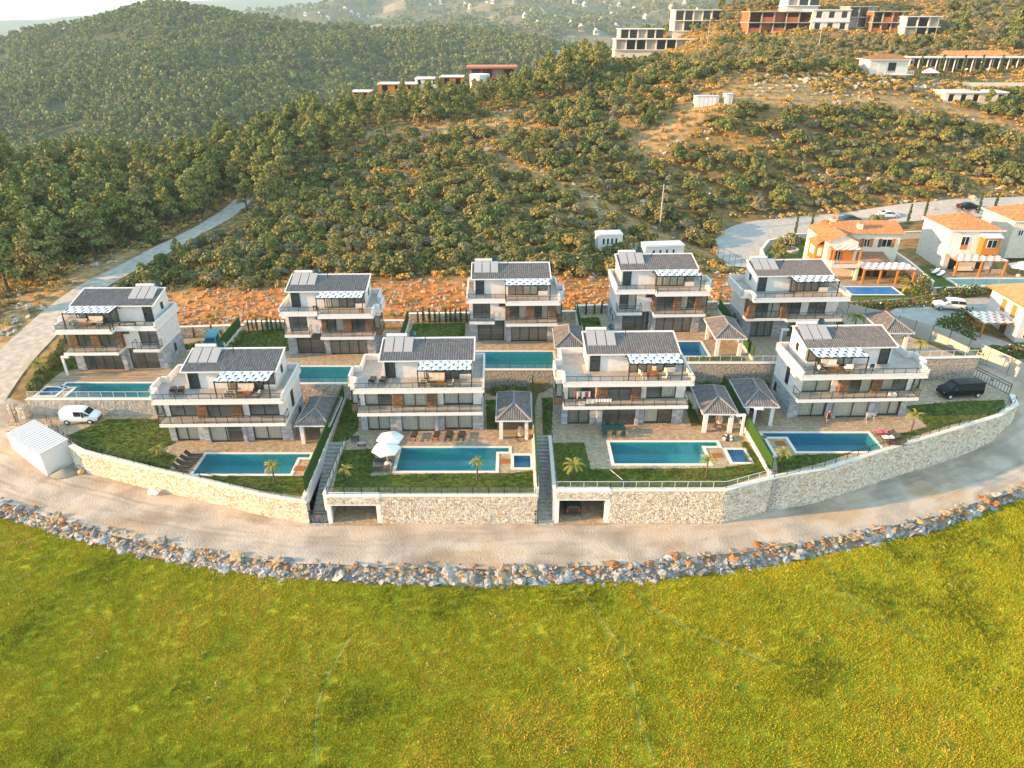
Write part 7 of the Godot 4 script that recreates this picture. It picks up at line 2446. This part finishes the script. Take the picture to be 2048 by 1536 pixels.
	# cars on the upper street
	for q in [[69.5, 145.0, SEDAN, Color(0.03, 0.10, 0.13), "dark teal car parked behind the cream villa on the upper street"], [77.2, 145.3, SEDAN, Color(0.78, 0.80, 0.82), "white saloon car parked behind the big olive tree"], [94.0, 146.5, SEDAN, Color(0.02, 0.025, 0.03), "black car parked behind the white hip roofed villa"]]:
		car("parked_car", q[2], q[3], q[4], V(q[0], ground_y(q[0], q[1]) + 0.14, q[1]), 0.05)
	# garden trees
	var t := plant("olive_tree", kinds.olive[0], "big round olive tree in a stone ring in the corner garden", "tree", V(52.0, 5.9, 129.8), Vector3(1.9, 1.8, 1.9), 0.5, "")
	b = mb()
	b.lathe([Vector2(1.75, -0.6), Vector2(1.75, 0.4), Vector2(1.4, 0.4), Vector2(1.4, 0.1), Vector2(0.01, 0.1)], 20)
	one("tree_ring", b, "cream", "round stone ring around the big olive tree", "planter").position = V(52.0, 5.7, 129.8)
	plant("olive_tree", kinds.olive[2], "olive tree standing between two cars on the upper street", "tree", V(73.3, ground_y(73.3, 141.0), 141.0), Vector3(1.7, 1.7, 1.7), 1.5, "")
	plant("garden_tree", kinds.pine[1], "tall green tree at the bend of the concrete street", "tree", V(46.6, 5.6, 121.0), Vector3(0.8, 0.85, 0.8), 1.0, "")
	for q in [[56.5, 139.5], [59.8, 140.2], [79.5, 141.5], [84.0, 144.0], [95.0, 144.5], [98.5, 145.0]]:
		plant("cypress_tree", kinds.cypress[0], "slim dark cypress along the upper street", "tree", V(q[0], ground_y(q[0], q[1]), q[1]), Vector3(1.0, 1.25, 1.0), q[0], "cypresses along the upper street")
	for i in 16:
		var c := [[44.9, 112], [45.2, 119], [47.0, 127.5], [50.0, 132.2], [56, 135.8], [64, 136.3]]
		var a := i / 16.0 * 5.0
		var p: Array = c[int(a)]
		var q: Array = c[int(a) + 1]
		plant("garden_shrub", kinds.bush[i % 2], "green shrub inside the curved low wall of the corner garden", "shrub", V(lerpf(p[0], q[0], a - int(a)) + 0.9, 5.62, lerpf(p[1], q[1], a - int(a)) - 0.6), Vector3.ONE * (1.5 + 0.5 * sin(i * 2.3)), i, "shrubs of the corner garden")
	# flowering hedges
	for q in [[[48.0, 100.2, 67.5, 103.0], 4.0, 1.5, "dark green hedge with white and red flowers below the cream villa pool"], [[63.5, 104.5, 67.0, 110.5], 5.6, 1.4, "flowering bushes climbing towards the white villa wall"], [[68.0, 105.3, 90.0, 106.0], 5.2, 1.4, "green hedge under the white wall of the turquoise pool"], [[61.0, 92.5, 67.5, 97.0], 4.6, 1.6, "overgrown flowering bushes beside the striped pergola"], [[61.8, 85.5, 72.0, 86.5], 4.5, 1.0, "mixed garden bushes in front of the white villa by the street"], [[62.0, 88.0, 63.5, 92.5], 4.6, 1.2, "dark green bushes above the grey panel fence"]]:
		var l := []
		var a: Array = q[0]
		var n := int(Vector2(a[0], a[1]).distance_to(Vector2(a[2], a[3])) / 0.8)
		var r := RandomNumberGenerator.new()
		r.seed = int(a[0] * 10)
		for i in n:
			var tt := float(i) / n
			for k in 2: l.append([Vector3(lerpf(a[0], a[2], tt) - a[0] + r.randf_range(-0.5, 0.5), r.randf_range(0.5, 1.1) * q[2], -(lerpf(a[1], a[3], tt) - a[1]) + r.randf_range(-0.6, 0.6)), Vector3(0.8, 0.75, 0.8) * q[2]])
		o = thing("flowering_hedge", q[3], "hedge", V(a[0], q[1], a[1]), 0.0, "")
		put("foliage", crown(l, 42, 0.3, Color(0.045, 0.07, 0.018), Color(0.12, 0.15, 0.035), int(a[0])), o)
		b = mb()
		for i in n * 3:
			var e: Array = l[r.randi() % l.size()]
			var d := Vector3(r.randfn(), absf(r.randfn()), absf(r.randfn())).normalized()
			b.col = [Color(0.75, 0.72, 0.6), Color(0.55, 0.05, 0.18), Color(0.7, 0.6, 0.2), Color(0.5, 0.04, 0.12)][r.randi() % 4]
			leaf(b, e[0] + d * e[1] * 1.02, d, 0.22, r)
		part("blossoms", b, "leaf", o)
	palm(V(63.5, 5.6, 107.5), 1.2, 18, 2.0, "big bushy palm beside the flowering hedge", 8)
	palm(V(65.0, 5.8, 112.5), 0.9, 14, 1.5, "low palm in the shade below the stepped wall", 9)

# ---- hill top ---------------------------------------------------------------
func flat_block(called: String, label: String, x: float, f: float, y: float, w: float, d: float, floors: int, fh: float, wall_m: String, bays: int, style: int, group: String, turn := 0.0) -> Node3D:
	# style 0 glazed bays between piers, 1 open concrete frame with brick infill, 2 wall with punched windows
	var o := thing(called, label, "house", V(x, y, f), turn, group)
	var b := mb()
	for i in floors + 1:
		b = mb()
		var e := 0.35 if style != 2 else 0.12
		b.bx(-e, w + e, i * fh - 0.12, i * fh + 0.16, -d - 0.1, e + 0.25)
		part("floor_slab" if i < floors else "roof_slab", b, "concrete" if style == 1 else "trim" if style == 2 else wall_m, o)
	b = mb()
	b.bx(0.05, w - 0.05, -2.5, floors * fh - 0.12, -d, -d + 0.3)
	b.bx(0.0, 0.25, -2.5, floors * fh - 0.12, -d + 0.3, -0.3); b.bx(w - 0.25, w, -2.5, floors * fh - 0.12, -d + 0.3, -0.3)
	b.bx(0.05, w - 0.05, -2.5, -0.12, -0.3, 0.0)
	part("wall", b, "red_brick" if style == 1 else wall_m, o)
	for i in floors:
		for k in bays:
			var x0 := w * k / bays; var x1 := w * (k + 1) / bays
			var y0 := i * fh + 0.16; var y1 := (i + 1) * fh - 0.12
			match style:
				0:
					b = mb()
					b.bx(x0, x0 + 0.5, y0, y1, -0.4, 0.02)
					part("pier", b, wall_m, o)
					b = mb()
					b.bx(x0 + 0.5, x1, y0, y1, -0.3, -0.25)
					part("window", b, "car_glass" if (i + k) % 3 else "curtain_dark", o)
				1:
					b = mb()
					b.bx(x0 - 0.15, x0 + 0.2, y0, y1, -0.35, 0.05)
					part("column", b, "concrete", o)
					if (i * 5 + k * 3) % 4 != 1:
						b = mb()
						b.bx(x0 + 0.2, x1 - 0.15, y0, y1 - (0.0 if (i + k) % 2 else fh * 0.45), -0.28 - (i + k) % 2 * 2.0, -0.1 - (i + k) % 2 * 2.0)
						part("brick_infill", b, "red_brick", o)
				2:
					b = mb()
					b.bx(x0, x1, y0, y0 + 0.9, -0.3, 0.0); b.bx(x0, x1, y1 - 0.3, y1, -0.3, 0.0); b.bx(x0, x0 + (x1 - x0) * 0.3, y0 + 0.9, y1 - 0.3, -0.3, 0.0); b.bx(x1 - (x1 - x0) * 0.25, x1, y0 + 0.9, y1 - 0.3, -0.3, 0.0)
					part("wall_bay", b, wall_m, o)
					b = mb()
					b.bx(x0 + (x1 - x0) * 0.3, x1 - (x1 - x0) * 0.25, y0 + 0.9, y1 - 0.3, -0.2, -0.15)
					part("window", b, "car_glass", o)
	if style == 1:
		b = mb()
		b.bx(w - 0.2, w + 0.15, -0.12, floors * fh, -0.35, 0.05)
		part("column", b, "concrete", o)
	return o
func make_hilltop() -> void:
	var g := "buildings on the hill top"
	flat_block("unfinished_building", "unfinished concrete frame with red brick infill on the hill crest", 78.5, 264, ground_y(89, 264) - 0.5, 20.5, 9, 2, 3.2, "red_brick", 5, 1, g)
	flat_block("hill_villa", "plain grey white block with small windows beside the brick frame", 98.8, 263, ground_y(104, 263) - 1.0, 12.5, 9, 2, 3.4, "neighbour_white", 3, 2, g)
	flat_block("hill_villa", "white stepped villa with glass fronts topmost on the hill", 95.0, 278, ground_y(100, 278) + 3.5, 11, 8, 3, 3.1, "neighbour_white", 3, 0, g)
	flat_block("hill_villa", "grey villa with wide dark glass between the block and the second brick frame", 112.0, 266, ground_y(116, 266), 9, 8, 2, 3.1, "concrete", 3, 0, g)
	flat_block("unfinished_building", "smaller unfinished brick frame beside the white villa with blue glass", 118.5, 262, ground_y(123, 262) - 0.3, 9.5, 8, 2, 3.2, "red_brick", 3, 1, g)
	flat_block("hill_villa", "white box villa with glazed upper floor at the right end of the crest", 127.5, 258, ground_y(133, 258) - 0.3, 11, 8, 2, 3.0, "neighbour_white", 3, 0, g)
	flat_block("hill_villa", "tan stone terrace villa with green glass, left of the pair", 39.5, 290, ground_y(46, 290) + 3.5, 16, 8, 2, 3.4, "cream", 5, 0, g)
	flat_block("hill_villa", "tan stone terrace villa with green glass, right of the pair", 59.0, 290, ground_y(66, 290) - 0.2, 16.5, 8, 2, 3.4, "cream", 5, 0, g)
	flat_block("hill_villa", "long low tan terrace villa below the glazed pair", 36.5, 278, ground_y(48, 278) + 3.0, 32, 7, 1, 3.4, "cream", 9, 0, g)
	var o := flat_block("hill_villa", "villa with a wide rust red flat roof behind the pine ridge", -14, 258, ground_y(-7, 258) + 3.2, 14.5, 8, 2, 3.0, "red_brick", 4, 0, g)
	var b := mb()
	b.col = Color(0.42, 0.13, 0.04)
	b.bx(-1.2, 15.7, 6.17, 6.7, -9, 1.6)
	part("red_roof", b, "paint", o)
	b = mb()
	b.lathe([Vector2(3.3, 0), Vector2(3.3, 4.6), Vector2(3.1, 4.7), Vector2(0.01, 4.7)], 20)
	one("water_tank", b, "trim", "white round tank in front of the rust red flat roof", "tank").position = V(-10.5, ground_y(-10.5, 252) + 3.0, 252)
	flat_block("hill_villa", "orange timber clad box villa left of the white round tank", -23.5, 254, ground_y(-20, 254) + 5.0, 7.5, 6, 1, 3.6, "orange_wood", 2, 2, g)
	flat_block("hill_villa", "low pale villa roofs with an orange wall behind the pine ridge", -43.0, 246, ground_y(-38, 246) + 5.0, 12.5, 6, 1, 3.4, "orange_wood", 3, 2, g)
	flat_block("hill_villa", "small orange box villa lowest behind the pine ridge", -50.5, 240, ground_y(-48, 240) + 4.2, 6.0, 5, 1, 3.4, "orange_wood", 2, 2, g)
	flat_block("hill_villa", "white villa roofs with solar tanks between the orange boxes", -31.5, 250, ground_y(-29, 250) + 6.2, 7.5, 6, 1, 2.8, "neighbour_white", 3, 2, g)
	# white pavilion with hip roof
	o = thing("hill_pavilion", "small white pavilion with a brown hip roof and white balustrade", "house", V(94.5, ground_y(100, 205) - 0.2, 205), 0.06, g)
	b = mb()
	b.bx(0, 10.5, 0, 4.2, -6, 0)
	part("wall", b, "neighbour_white", o)
	hip(o, -0.6, 11.1, -6.6, 0.6, 4.23, 1.3, Color(0.24, 0.13, 0.07), Color(0.34, 0.2, 0.12))
	for i in 3:
		b = mb()
		b.bx(2.4 + i * 2.6, 4.5 + i * 2.6, 1.2, 3.6, 0.0, 0.05)
		part("window", b, "car_glass" if i == 1 else "curtain", o)
	b = mb()
	b.bx(1.8, 11.5, 0.6, 0.75, 0.0, 1.6); b.bx(1.8, 11.5, 1.55, 1.65, 1.45, 1.6)
	for i in 20: b.bx(1.85 + i * 0.5, 1.95 + i * 0.5, 0.75, 1.55, 1.48, 1.57)
	part("balustrade", b, "trim", o)
	# long veranda building with pool
	o = thing("pool_pavilion", "long white glazed veranda building with an orange tiled roof", "house", V(113, ground_y(128, 220) + 0.4, 221), 0.0, g)
	b = mb()
	b.bx(0, 36, -2, 3.6, -7, -3)
	part("back_wall", b, "cream", o)
	b = mb()
	b.bx(-0.5, 36.5, 3.6, 3.85, -3.2, 0.5)
	part("veranda_roof", b, "trim", o)
	b = mb()
	tiles(b, Vector3(9, 3.9, -2.5), Vector3(31, 3.9, -2.5), Vector3(12, 5.2, -5.5), Vector3(28, 5.2, -5.5), CLAY0, CLAY1, 9, 0.5, 1.0)
	part("tiled_roof", b, "roof_tile", o)
	for i in 15:
		b = mb()
		b.bx(i * 2.55 - 0.12, i * 2.55 + 0.12, -0.3, 3.6, -0.1, 0.12)
		part("column", b, "trim", o)
		if i < 14:
			b = mb()
			b.bx(i * 2.55 + 0.2, i * 2.55 + 2.3, 0.2, 3.2, -2.99, -2.93)
			part("window", b, "car_glass", o)
	var py := ground_y(128, 210) + 0.35
	b = mb()
	b.bx(110, 152, py - 4, py, -219, -205.5)
	setting("garden_terrace", b, "cream")
	b = mb()
	b.sheet(rect(110.3, 151, 206, 211), py + 0.03)
	setting("lawn", b, "lawn")
	o = thing("swimming_pool", "long narrow pool in front of the glazed veranda building", "pool", V(132, py, 214), 0.0, "swimming pools")
	b = mb()
	b.bx(-18, 18, 0.01, 0.06, -1.8, 1.8)
	part("basin", b, "pool_tile", o)
	b = mb()
	b.sheet(rect(-17.6, 17.6, -1.5, 1.5), 0.1)
	part("water", b, "water", o)
	parasol(V(117, py, 216.5), 2.6, 2.9, "wide white parasol in front of the veranda building")
	for x in [127.0, 133.0]: parasol(V(x, py, 216.5), 0.45, 2.8, "closed slim white parasol by the veranda pool")
	for x in [114.5, 120.5, 126.5, 131.5, 137.0]: plant("cypress_tree", kinds.cypress[0], "dark cypress in front of the veranda building", "tree", V(x, py - 0.3, 217.5), Vector3(1.7, 1.9, 1.7), x, "cypresses in front of the veranda building")
	# low cream building and cabinets on the slope
	o = flat_block("hill_villa", "low cream bungalow with a pale roof below the veranda lawn", 108.5, 191, ground_y(116, 191) - 0.4, 15.5, 6, 1, 3.2, "cream", 5, 2, g)
	for q in [[44.0, 5.6, "ridged white utility container on the bare slope"], [51.0, 1.8, "small white utility cabinet with a dish on the bare slope"]]:
		o = thing("utility_cabinet", q[2], "cabinet", V(q[0], ground_y(q[0] + 2, 182) - 0.2, 182), 0.05, "utility cabinets on the slope")
		b = mb()
		b.bx(0, q[1], 0, 2.5, -2, 0)
		part("cabinet_wall", b, "cream", o)
		for i in int(q[1]):
			b = mb()
			b.bx(i + 0.08, i + 0.92, 0.15, 2.3, 0.0, 0.06)
			part("door_panel", b, "trim", o)
		b = mb()
		b.bx(-0.1, q[1] + 0.1, 2.5, 2.62, -2.1, 0.15)
		part("cabinet_roof", b, "corrugated", o)
	# street lamps and poles near the crest
	for q in [[1418, 60, 268, 9.0], [1637, 95, 236, 9.5], [1878, 40, 248, 7.5], [355, 305, 205, 8.0], [1080, 150, 238, 7.0]]:
		var p := at(q[0], q[1], 0.0)
		var x: float = p.x * q[2] / -p.z
		b = mb()
		b.tube(Vector3(0, -0.5, 0), Vector3(0, q[3], 0), 0.14, 0.08, 6); b.bar(Vector3(-0.7, q[3] - 0.3, 0), Vector3(0.7, q[3] - 0.3, 0), 0.1, 0.08)
		one("utility_pole", b, "grey_metal", "slim pale pole rising over the ridge trees", "pole", "poles on the ridge").position = V(x, ground_y(x, q[2]), q[2])
	# big umbrella pines at the top right
	for q in [[152, 236, 2.1], [158, 246, 1.6], [140, 246, 1.5]]:
		plant("pine_tree", kinds.pine[2], "large dark umbrella pine at the top of the hill", "tree", V(q[0], ground_y(q[0], q[1]) + 0.5, q[1]), Vector3.ONE * q[2], q[0], "large pines at the hill top")
	plant("pine_tree", kinds.pine[0], "broad dark pine standing above the wood on the ridge", "tree", V(-80, ground_y(-80, 208), 208), Vector3(2.0, 1.6, 2.0), 1.0, "")

# ---- distance -----------------------------------------------------------------
func ray_y(v: float, f: float) -> float:
	var a := (v - 768.0) / FOC
	var d := f / (cos(deg_to_rad(PITCH)) - a * sin(deg_to_rad(PITCH)))
	return CAM_Y - d * (sin(deg_to_rad(PITCH)) + a * cos(deg_to_rad(PITCH)))
func prof(l: Array, u: float) -> float:
	for i in l.size() - 1:
		if u <= l[i + 1][0]:
			var t := clampf((u - l[i][0]) / (l[i + 1][0] - l[i][0]), 0, 1)
			return lerpf(l[i][1], l[i + 1][1], t * t * (3 - 2 * t))
	return l[-1][1]
# a hill given by its crest as seen, at the distance f1, rising from its foot at f0
func range_y(h: Dictionary, u: float, s: float) -> Vector3:
	var f := lerpf(h.f0, h.f1, s)
	var top := ray_y(prof(h.crest, u), h.f1)
	var t := clampf(s, 0, 1)
	var y := lerpf(h.foot, top, t * t * (3 - 2 * t) * 0.55 + t * 0.45)
	if s > 1.0: y = top - (s - 1.0) * (h.f1 - h.f0) * 0.45
	var x: float = (u - 1024.0) / FOC * (f * cos(deg_to_rad(PITCH)) + (CAM_Y - y) * sin(deg_to_rad(PITCH)))
	y += noise.get_noise_2d(x * h.nf, f * h.nf) * h.na * clampf(s * 4.0, 0, 1) * clampf((1.15 - s) * 3.0, 0.25, 1)
	return V(x, y, f)
func make_range(called: String, h: Dictionary) -> void:
	var b := mb()
	var nu := int((h.u1 - h.u0) / h.du)
	var ns := 40
	var P := []
	var C := []
	for i in nu + 1:
		for j in ns + 1:
			var p := range_y(h, h.u0 + i * h.du, 1.3 * j / ns)
			P.append(p)
			var k := 0.5 + 0.5 * noise.get_noise_2d(p.x * h.nf * 6.0, p.z * h.nf * 6.0)
			var k2 := 0.5 + 0.5 * noise.get_noise_2d(p.x * h.nf * 22.0 + 70, p.z * h.nf * 22.0)
			var c: Color = h.c0.lerp(h.c1, k2)
			if k > h.get("bare", 2.0): c = c.lerp(h.c2, clampf((k - h.bare) * 8.0, 0, 1))
			C.append(c)
	for i in nu:
		for j in ns:
			var q := [i * (ns + 1) + j, (i + 1) * (ns + 1) + j, (i + 1) * (ns + 1) + j + 1, i * (ns + 1) + j + 1]
			b.col = C[q[0]].lerp(C[q[2]], 0.5)
			b.quad(P[q[0]], P[q[1]], P[q[2]], P[q[3]])
	setting(called, b, "earth")
func make_distance() -> void:
	rng.seed = 88
	var A := {"crest": [[-200, 130], [-40, 92], [90, 62], [200, 40], [320, 16], [420, 24], [520, 40], [640, 54], [760, 62], [860, 58], [960, 70], [1060, 84], [1130, 100], [1220, 130], [1400, 170]], "f0": 380.0, "f1": 950.0, "foot": -62.0, "nf": 0.35, "na": 20.0, "u0": -260.0, "u1": 1380.0, "du": 20.0, "c0": Color(0.075, 0.085, 0.03), "c1": Color(0.13, 0.12, 0.05)}
	make_range("forest_hill", A)
	var B := {"crest": [[420, 300], [560, 262], [700, 232], [850, 205], [1000, 172], [1100, 140], [1200, 112], [1300, 75], [1400, 50], [1500, 30]], "f0": 300.0, "f1": 430.0, "foot": -45.0, "nf": 0.6, "na": 3.0, "u0": 380.0, "u1": 1480.0, "du": 20.0, "c0": Color(0.08, 0.09, 0.03), "c1": Color(0.13, 0.13, 0.05)}
	make_range("ridge_slope", B)
	var Mo := {"crest": [[300, 70], [430, 52], [520, 34], [600, 18], [700, -4], [820, -30], [1000, -60], [1200, -70], [1500, -130], [2300, -170]], "f0": 1250.0, "f1": 2700.0, "foot": -40.0, "nf": 0.12, "na": 90.0, "u0": 260.0, "u1": 2340.0, "du": 24.0, "c0": Color(0.10, 0.10, 0.055), "c1": Color(0.17, 0.15, 0.085), "c2": Color(0.44, 0.33, 0.20), "bare": 0.62}
	make_range("mountain", Mo)
	var R := {"crest": [[-300, 40], [0, 46], [70, 44], [150, 36], [260, 20], [400, 2], [520, -12], [640, -8], [800, -20]], "f0": 3800.0, "f1": 6500.0, "foot": -60.0, "nf": 0.04, "na": 60.0, "u0": -300.0, "u1": 900.0, "du": 25.0, "c0": Color(0.11, 0.12, 0.08), "c1": Color(0.16, 0.15, 0.1)}
	make_range("far_mountains", R)
	var b := mb()
	b.col = Color(0.10, 0.105, 0.05)
	b.quad(V(-9000, -66, 200), V(9000, -66, 200), V(9000, -66, 12000), V(-9000, -66, 12000))
	setting("valley_floor", b, "earth")
	var xf := [[], [], [], []]
	for i in 15000:
		var s := pow(rng.randf(), 1.3) * 1.02
		var u := rng.randf_range(-60, 1240)
		var p := range_y(A, u, s)
		if noise.get_noise_2d(p.x * 1.1, p.z * 1.1) > 0.32 and rng.randf() < 0.75: continue
		var k := rng.randf_range(0.9, 1.7)
		xf[i % 4].append(Transform3D(Basis(Vector3.UP, rng.randf() * TAU) * Basis.from_scale(Vector3(k * 0.9, k, k * 0.9)), p - Vector3.UP * 0.8))
	for i in 3600:
		var p := range_y(B, rng.randf_range(400, 1460), rng.randf_range(0.3, 1.03))
		var k := rng.randf_range(0.7, 1.15)
		xf[i % 4].append(Transform3D(Basis(Vector3.UP, rng.randf() * TAU) * Basis.from_scale(Vector3(k * 0.85, k * 1.15, k * 0.85)), p - Vector3.UP * 0.8))
	var mx := [[], [], [], []]
	for i in 9000:
		var p := range_y(Mo, rng.randf_range(420, 2080), pow(rng.randf(), 1.2))
		if noise.get_noise_2d(p.x * 0.72, p.z * 0.72) > 0.2: continue
		var k := rng.randf_range(1.2, 2.6)
		mx[i % 4].append(Transform3D(Basis(Vector3.UP, rng.randf() * TAU) * Basis.from_scale(Vector3(k * 1.4, k, k * 1.4)), p - Vector3.UP))
	var o := Node3D.new()
	o.name = "valley_forest"
	add_child(o)
	tag(o, "pine forest covering the hill beyond the valley", "forest", "", "stuff")
	for i in 4: swarm("forest_trees", kinds.far[i][1], xf[i], o)
	o = Node3D.new()
	o.name = "mountain_trees"
	add_child(o)
	tag(o, "hazy scattered trees on the far mountain side", "trees", "", "stuff")
	for i in 4: swarm("mountain_growth", kinds.far[i][1], mx[i], o)
	# far houses
	var k := 0
	for q in [[690, 22], [702, 30], [716, 34], [735, 40], [640, 36], [655, 44], [612, 34], [625, 22], [930, 12], [940, 16], [975, 3], [985, 6], [1035, 24], [1050, 38], [1062, 30], [1082, 25], [1090, 33], [1110, 40], [1150, 8], [1170, 15], [1210, 12], [1222, 20], [1240, 16], [1260, 30], [1270, 22], [1180, 40], [1200, 48], [1230, 60], [1190, 68], [1290, 40], [1075, 52], [1140, 54], [1160, 64], [1225, 34], [1340, 20], [1366, 12], [1390, 28], [880, 8], [860, 14]]:
		var best := 0.0
		for j in 100:
			var p := range_y(Mo, q[0], j / 100.0)
			if pixel(p).y <= q[1]: best = j / 100.0; break
		var p := range_y(Mo, q[0], best)
		var w := 9.0 + (k * 7) % 7
		b = mb()
		var h := thing("distant_house", "tiny pale house on the hazy far mountain side", "house", p, 0.2 * (k % 5 - 2), "houses on the far mountain")
		b.bx(-w / 2, w / 2, -4, 6, -5, 5)
		part("wall", b, "neighbour_white" if k % 3 else "cream", h)
		b = mb()
		b.bx(-w / 2 + 2, w / 2 - 3, 6.0, 9.5, -4, 3)
		part("upper_storey", b, "neighbour_white", h)
		for i in 3:
			b = mb()
			b.bx(-w / 2 + 1 + i * w / 3.2, -w / 2 + 3 + i * w / 3.2, 1.5, 4.5, 5.0, 5.1)
			part("window", b, "car_glass", h)
		k += 1
	for q in [[1122, 90, "white house at the foot of the far slope"], [27, 392, "blue roofed white hut at the edge of the pine wood"]]:
		var p: Vector3 = range_y(A, q[0], 0.8)
		if q[0] < 100:
			var r := at(q[0], q[1], 4.0)
			p = r
			p.y = ground_y(r.x, -r.z) - 0.3
		var h := thing("valley_house", q[2], "house", p, 0.2, "")
		var s := 1.0 if q[0] > 100 else 0.5
		b = mb()
		b.bx(-5 * s, 5 * s, -2, 5 * s, -4 * s, 4 * s)
		part("wall", b, "neighbour_white", h)
		b = mb()
		b.col = Color(0.25, 0.35, 0.45)
		b.hexa([Vector3(-5.5 * s, 5 * s, 4.5 * s), Vector3(5.5 * s, 5 * s, 4.5 * s), Vector3(5.5 * s, 5 * s, -4.5 * s), Vector3(-5.5 * s, 5 * s, -4.5 * s), Vector3(-5.3 * s, 5.4 * s, 4 * s), Vector3(5.3 * s, 5.4 * s, 4 * s), Vector3(5.3 * s, 6.4 * s, -4 * s), Vector3(-5.3 * s, 6.4 * s, -4 * s)])
		part("roof", b, "paint", h)
		b = mb()
		b.bx(-3 * s, -1 * s, 1.5 * s, 3.5 * s, 4 * s, 4.05 * s); b.bx(1 * s, 3 * s, 1.5 * s, 3.5 * s, 4 * s, 4.05 * s)
		part("window", b, "car_glass", h)

func _ready() -> void:
	rng.seed = 1
	noise.seed = 7
	noise.frequency = 0.01
	noise.fractal_octaves = 4
	# camera
	var cam := Camera3D.new()
	cam.name = "camera"
	cam.fov = rad_to_deg(2.0 * atan(768.0 / FOC))
	cam.near = 0.5
	cam.far = 20000.0
	cam.position = Vector3(0, CAM_Y, 0)
	cam.rotation_degrees = Vector3(-PITCH, 0, 0)
	add_child(cam)
	cam.current = true
	# sky and air
	var env := Environment.new()
	env.background_mode = Environment.BG_SKY
	var sm := ProceduralSkyMaterial.new()
	sm.sky_top_color = Color(0.47, 0.59, 0.67)
	sm.sky_horizon_color = Color(0.86, 0.87, 0.84)
	sm.sky_curve = 0.18
	sm.ground_horizon_color = Color(0.80, 0.77, 0.68)
	sm.ground_bottom_color = Color(0.35, 0.32, 0.27)
	sm.sun_angle_max = 30.0
	sm.energy_multiplier = 1.2
	var sky := Sky.new()
	sky.sky_material = sm
	env.sky = sky
	env.background_energy_multiplier = 1.0
	env.tonemap_mode = Environment.TONE_MAPPER_LINEAR
	env.tonemap_exposure = 3.3
	env.sdfgi_enabled = true
	env.ssao_enabled = true
	env.ssil_enabled = true
	env.fog_enabled = true
	env.fog_density = 0.00015
	env.fog_light_color = Color(0.68, 0.80, 0.85)
	var we := WorldEnvironment.new()
	we.name = "environment"
	we.environment = env
	add_child(we)
	# evening sun from the left
	var sun := DirectionalLight3D.new()
	sun.name = "sun"
	sun.light_color = Color(1.0, 0.79, 0.54)
	sun.light_energy = 1.55
	sun.light_angular_distance = 0.6
	sun.shadow_enabled = true
	var el := deg_to_rad(13.5)
	var az := deg_to_rad(9.0)      # turn of the light from straight rightwards towards the hill
	var dir := Vector3(cos(el) * cos(az), -sin(el), -cos(el) * sin(az))
	add_child(sun)
	sun.look_at_from_position(Vector3(0, 50, 0), Vector3(0, 50, 0) + dir, Vector3.UP)
	make_materials()
	make_kinds()
	make_terrain()
	make_front()
	make_site()
	make_lawns()
	ribbon("dirt_road", LEFT_TRACK, "track", 0.12)
	ribbon("concrete_street", STREET, "asphalt_pale", 0.14)
	ribbon("upper_street", UPPER_ROAD, "asphalt_pale", 0.14)
	print("site ", Time.get_ticks_msec())
	# the villas
	var yw := deg_to_rad(1.2)
	villa(spec_front(1, [1, 2, 1, 0, 0, 0]), "modern_villa", "white villa above the pool with four loungers in a row", V(-38.4, 2.3, 68.15), yw)
	villa(spec_front(2, [1, 1, 1, 2, 1, 1]), "modern_villa", "white villa with closed curtains above the white parasols", V(-16.9, 3.3, 68.8), yw)
	villa(spec_front(3, [3, 0, 2, 2, 0, 4]), "modern_villa", "white villa with washing on its balcony", V(5.6, 3.9, 69.2), yw)
	villa(spec_front(4, [1, 1, 1, 2, 4, 1], true), "modern_villa", "white villa above the deep blue pool with towels on its terrace", V(31.6, 4.0, 70.6), deg_to_rad(2.1))
	var b1 := spec_back(5, [0, 0, 0, 0, 0], true)
	b1.solar_right = true
	villa(b1, "modern_villa", "white villa with solar panels at the right roof end beside the dirt road", V(-55.8, 4.35, 82.4), yw)
	villa(spec_back(6, [0, 3, 0, 4, 0]), "modern_villa", "white villa in the upper row in front of the pale rubble slope", V(-29.2, 5.35, 84.9), yw)
	villa(spec_back(7, [0, 3, 0, 4, 4]), "modern_villa", "white villa in the upper row beside the wide green lawn", V(-5.6, 6.25, 87.1), yw)
	villa(spec_back(8, [0, 3, 4, 0, 2]), "modern_villa", "white villa in the upper row in front of the white site containers", V(13.7, 7.15, 88.0), deg_to_rad(1.8))
	var b5 := spec_back(9, [3, 3, 0, 3, 3])
	b5.W = 12.6
	b5.roof_x = 1.1
	b5.ground = [["S", 0, 1.2, 0], ["G", 1.2, 4.2, 0, 3, 3], ["S", 4.2, 6.4, 0], ["G", 6.4, 9.4, 0, 2, 0], ["S", 9.4, 12.6, 0]]
	b5.first = [["B", 0, 0.9, 1.3], ["G", 0.9, 4.4, 1.2, 3, 4], ["B", 4.4, 5.1, 1.3], ["G", 5.1, 7.6, 0, 2, 0], ["W", 7.6, 8.6, 0], ["G", 8.6, 11.0, 0, 2, 0], ["W", 11.0, 12.6, 0]]
	b5.balconies = [[-0.1, 5.1, 1.32], [5.103, 12.6, 1.9]]
	b5.erase("bay")
	b5.terrace = [[0.2, 2.25], [0.2, 0.6], [-0.9, 0.6], [-0.9, -5.7], [12.9, -5.7], [12.9, 2.25]]
	b5.front = [5]
	villa(b5, "modern_villa", "white villa with a brown framed bay beside the neighbours' cream house", V(31.0, 6.15, 88.5), deg_to_rad(2.4))
	print("villas ", Time.get_ticks_msec())
	make_neighbours()
	make_hilltop()
	print("around ", Time.get_ticks_msec())
	make_distance()
	make_vegetation()
	print("plants ", Time.get_ticks_msec())
	make_riprap()
	make_garden_things()
	make_garden_plants()
	make_grass()
	print("done ", Time.get_ticks_msec())
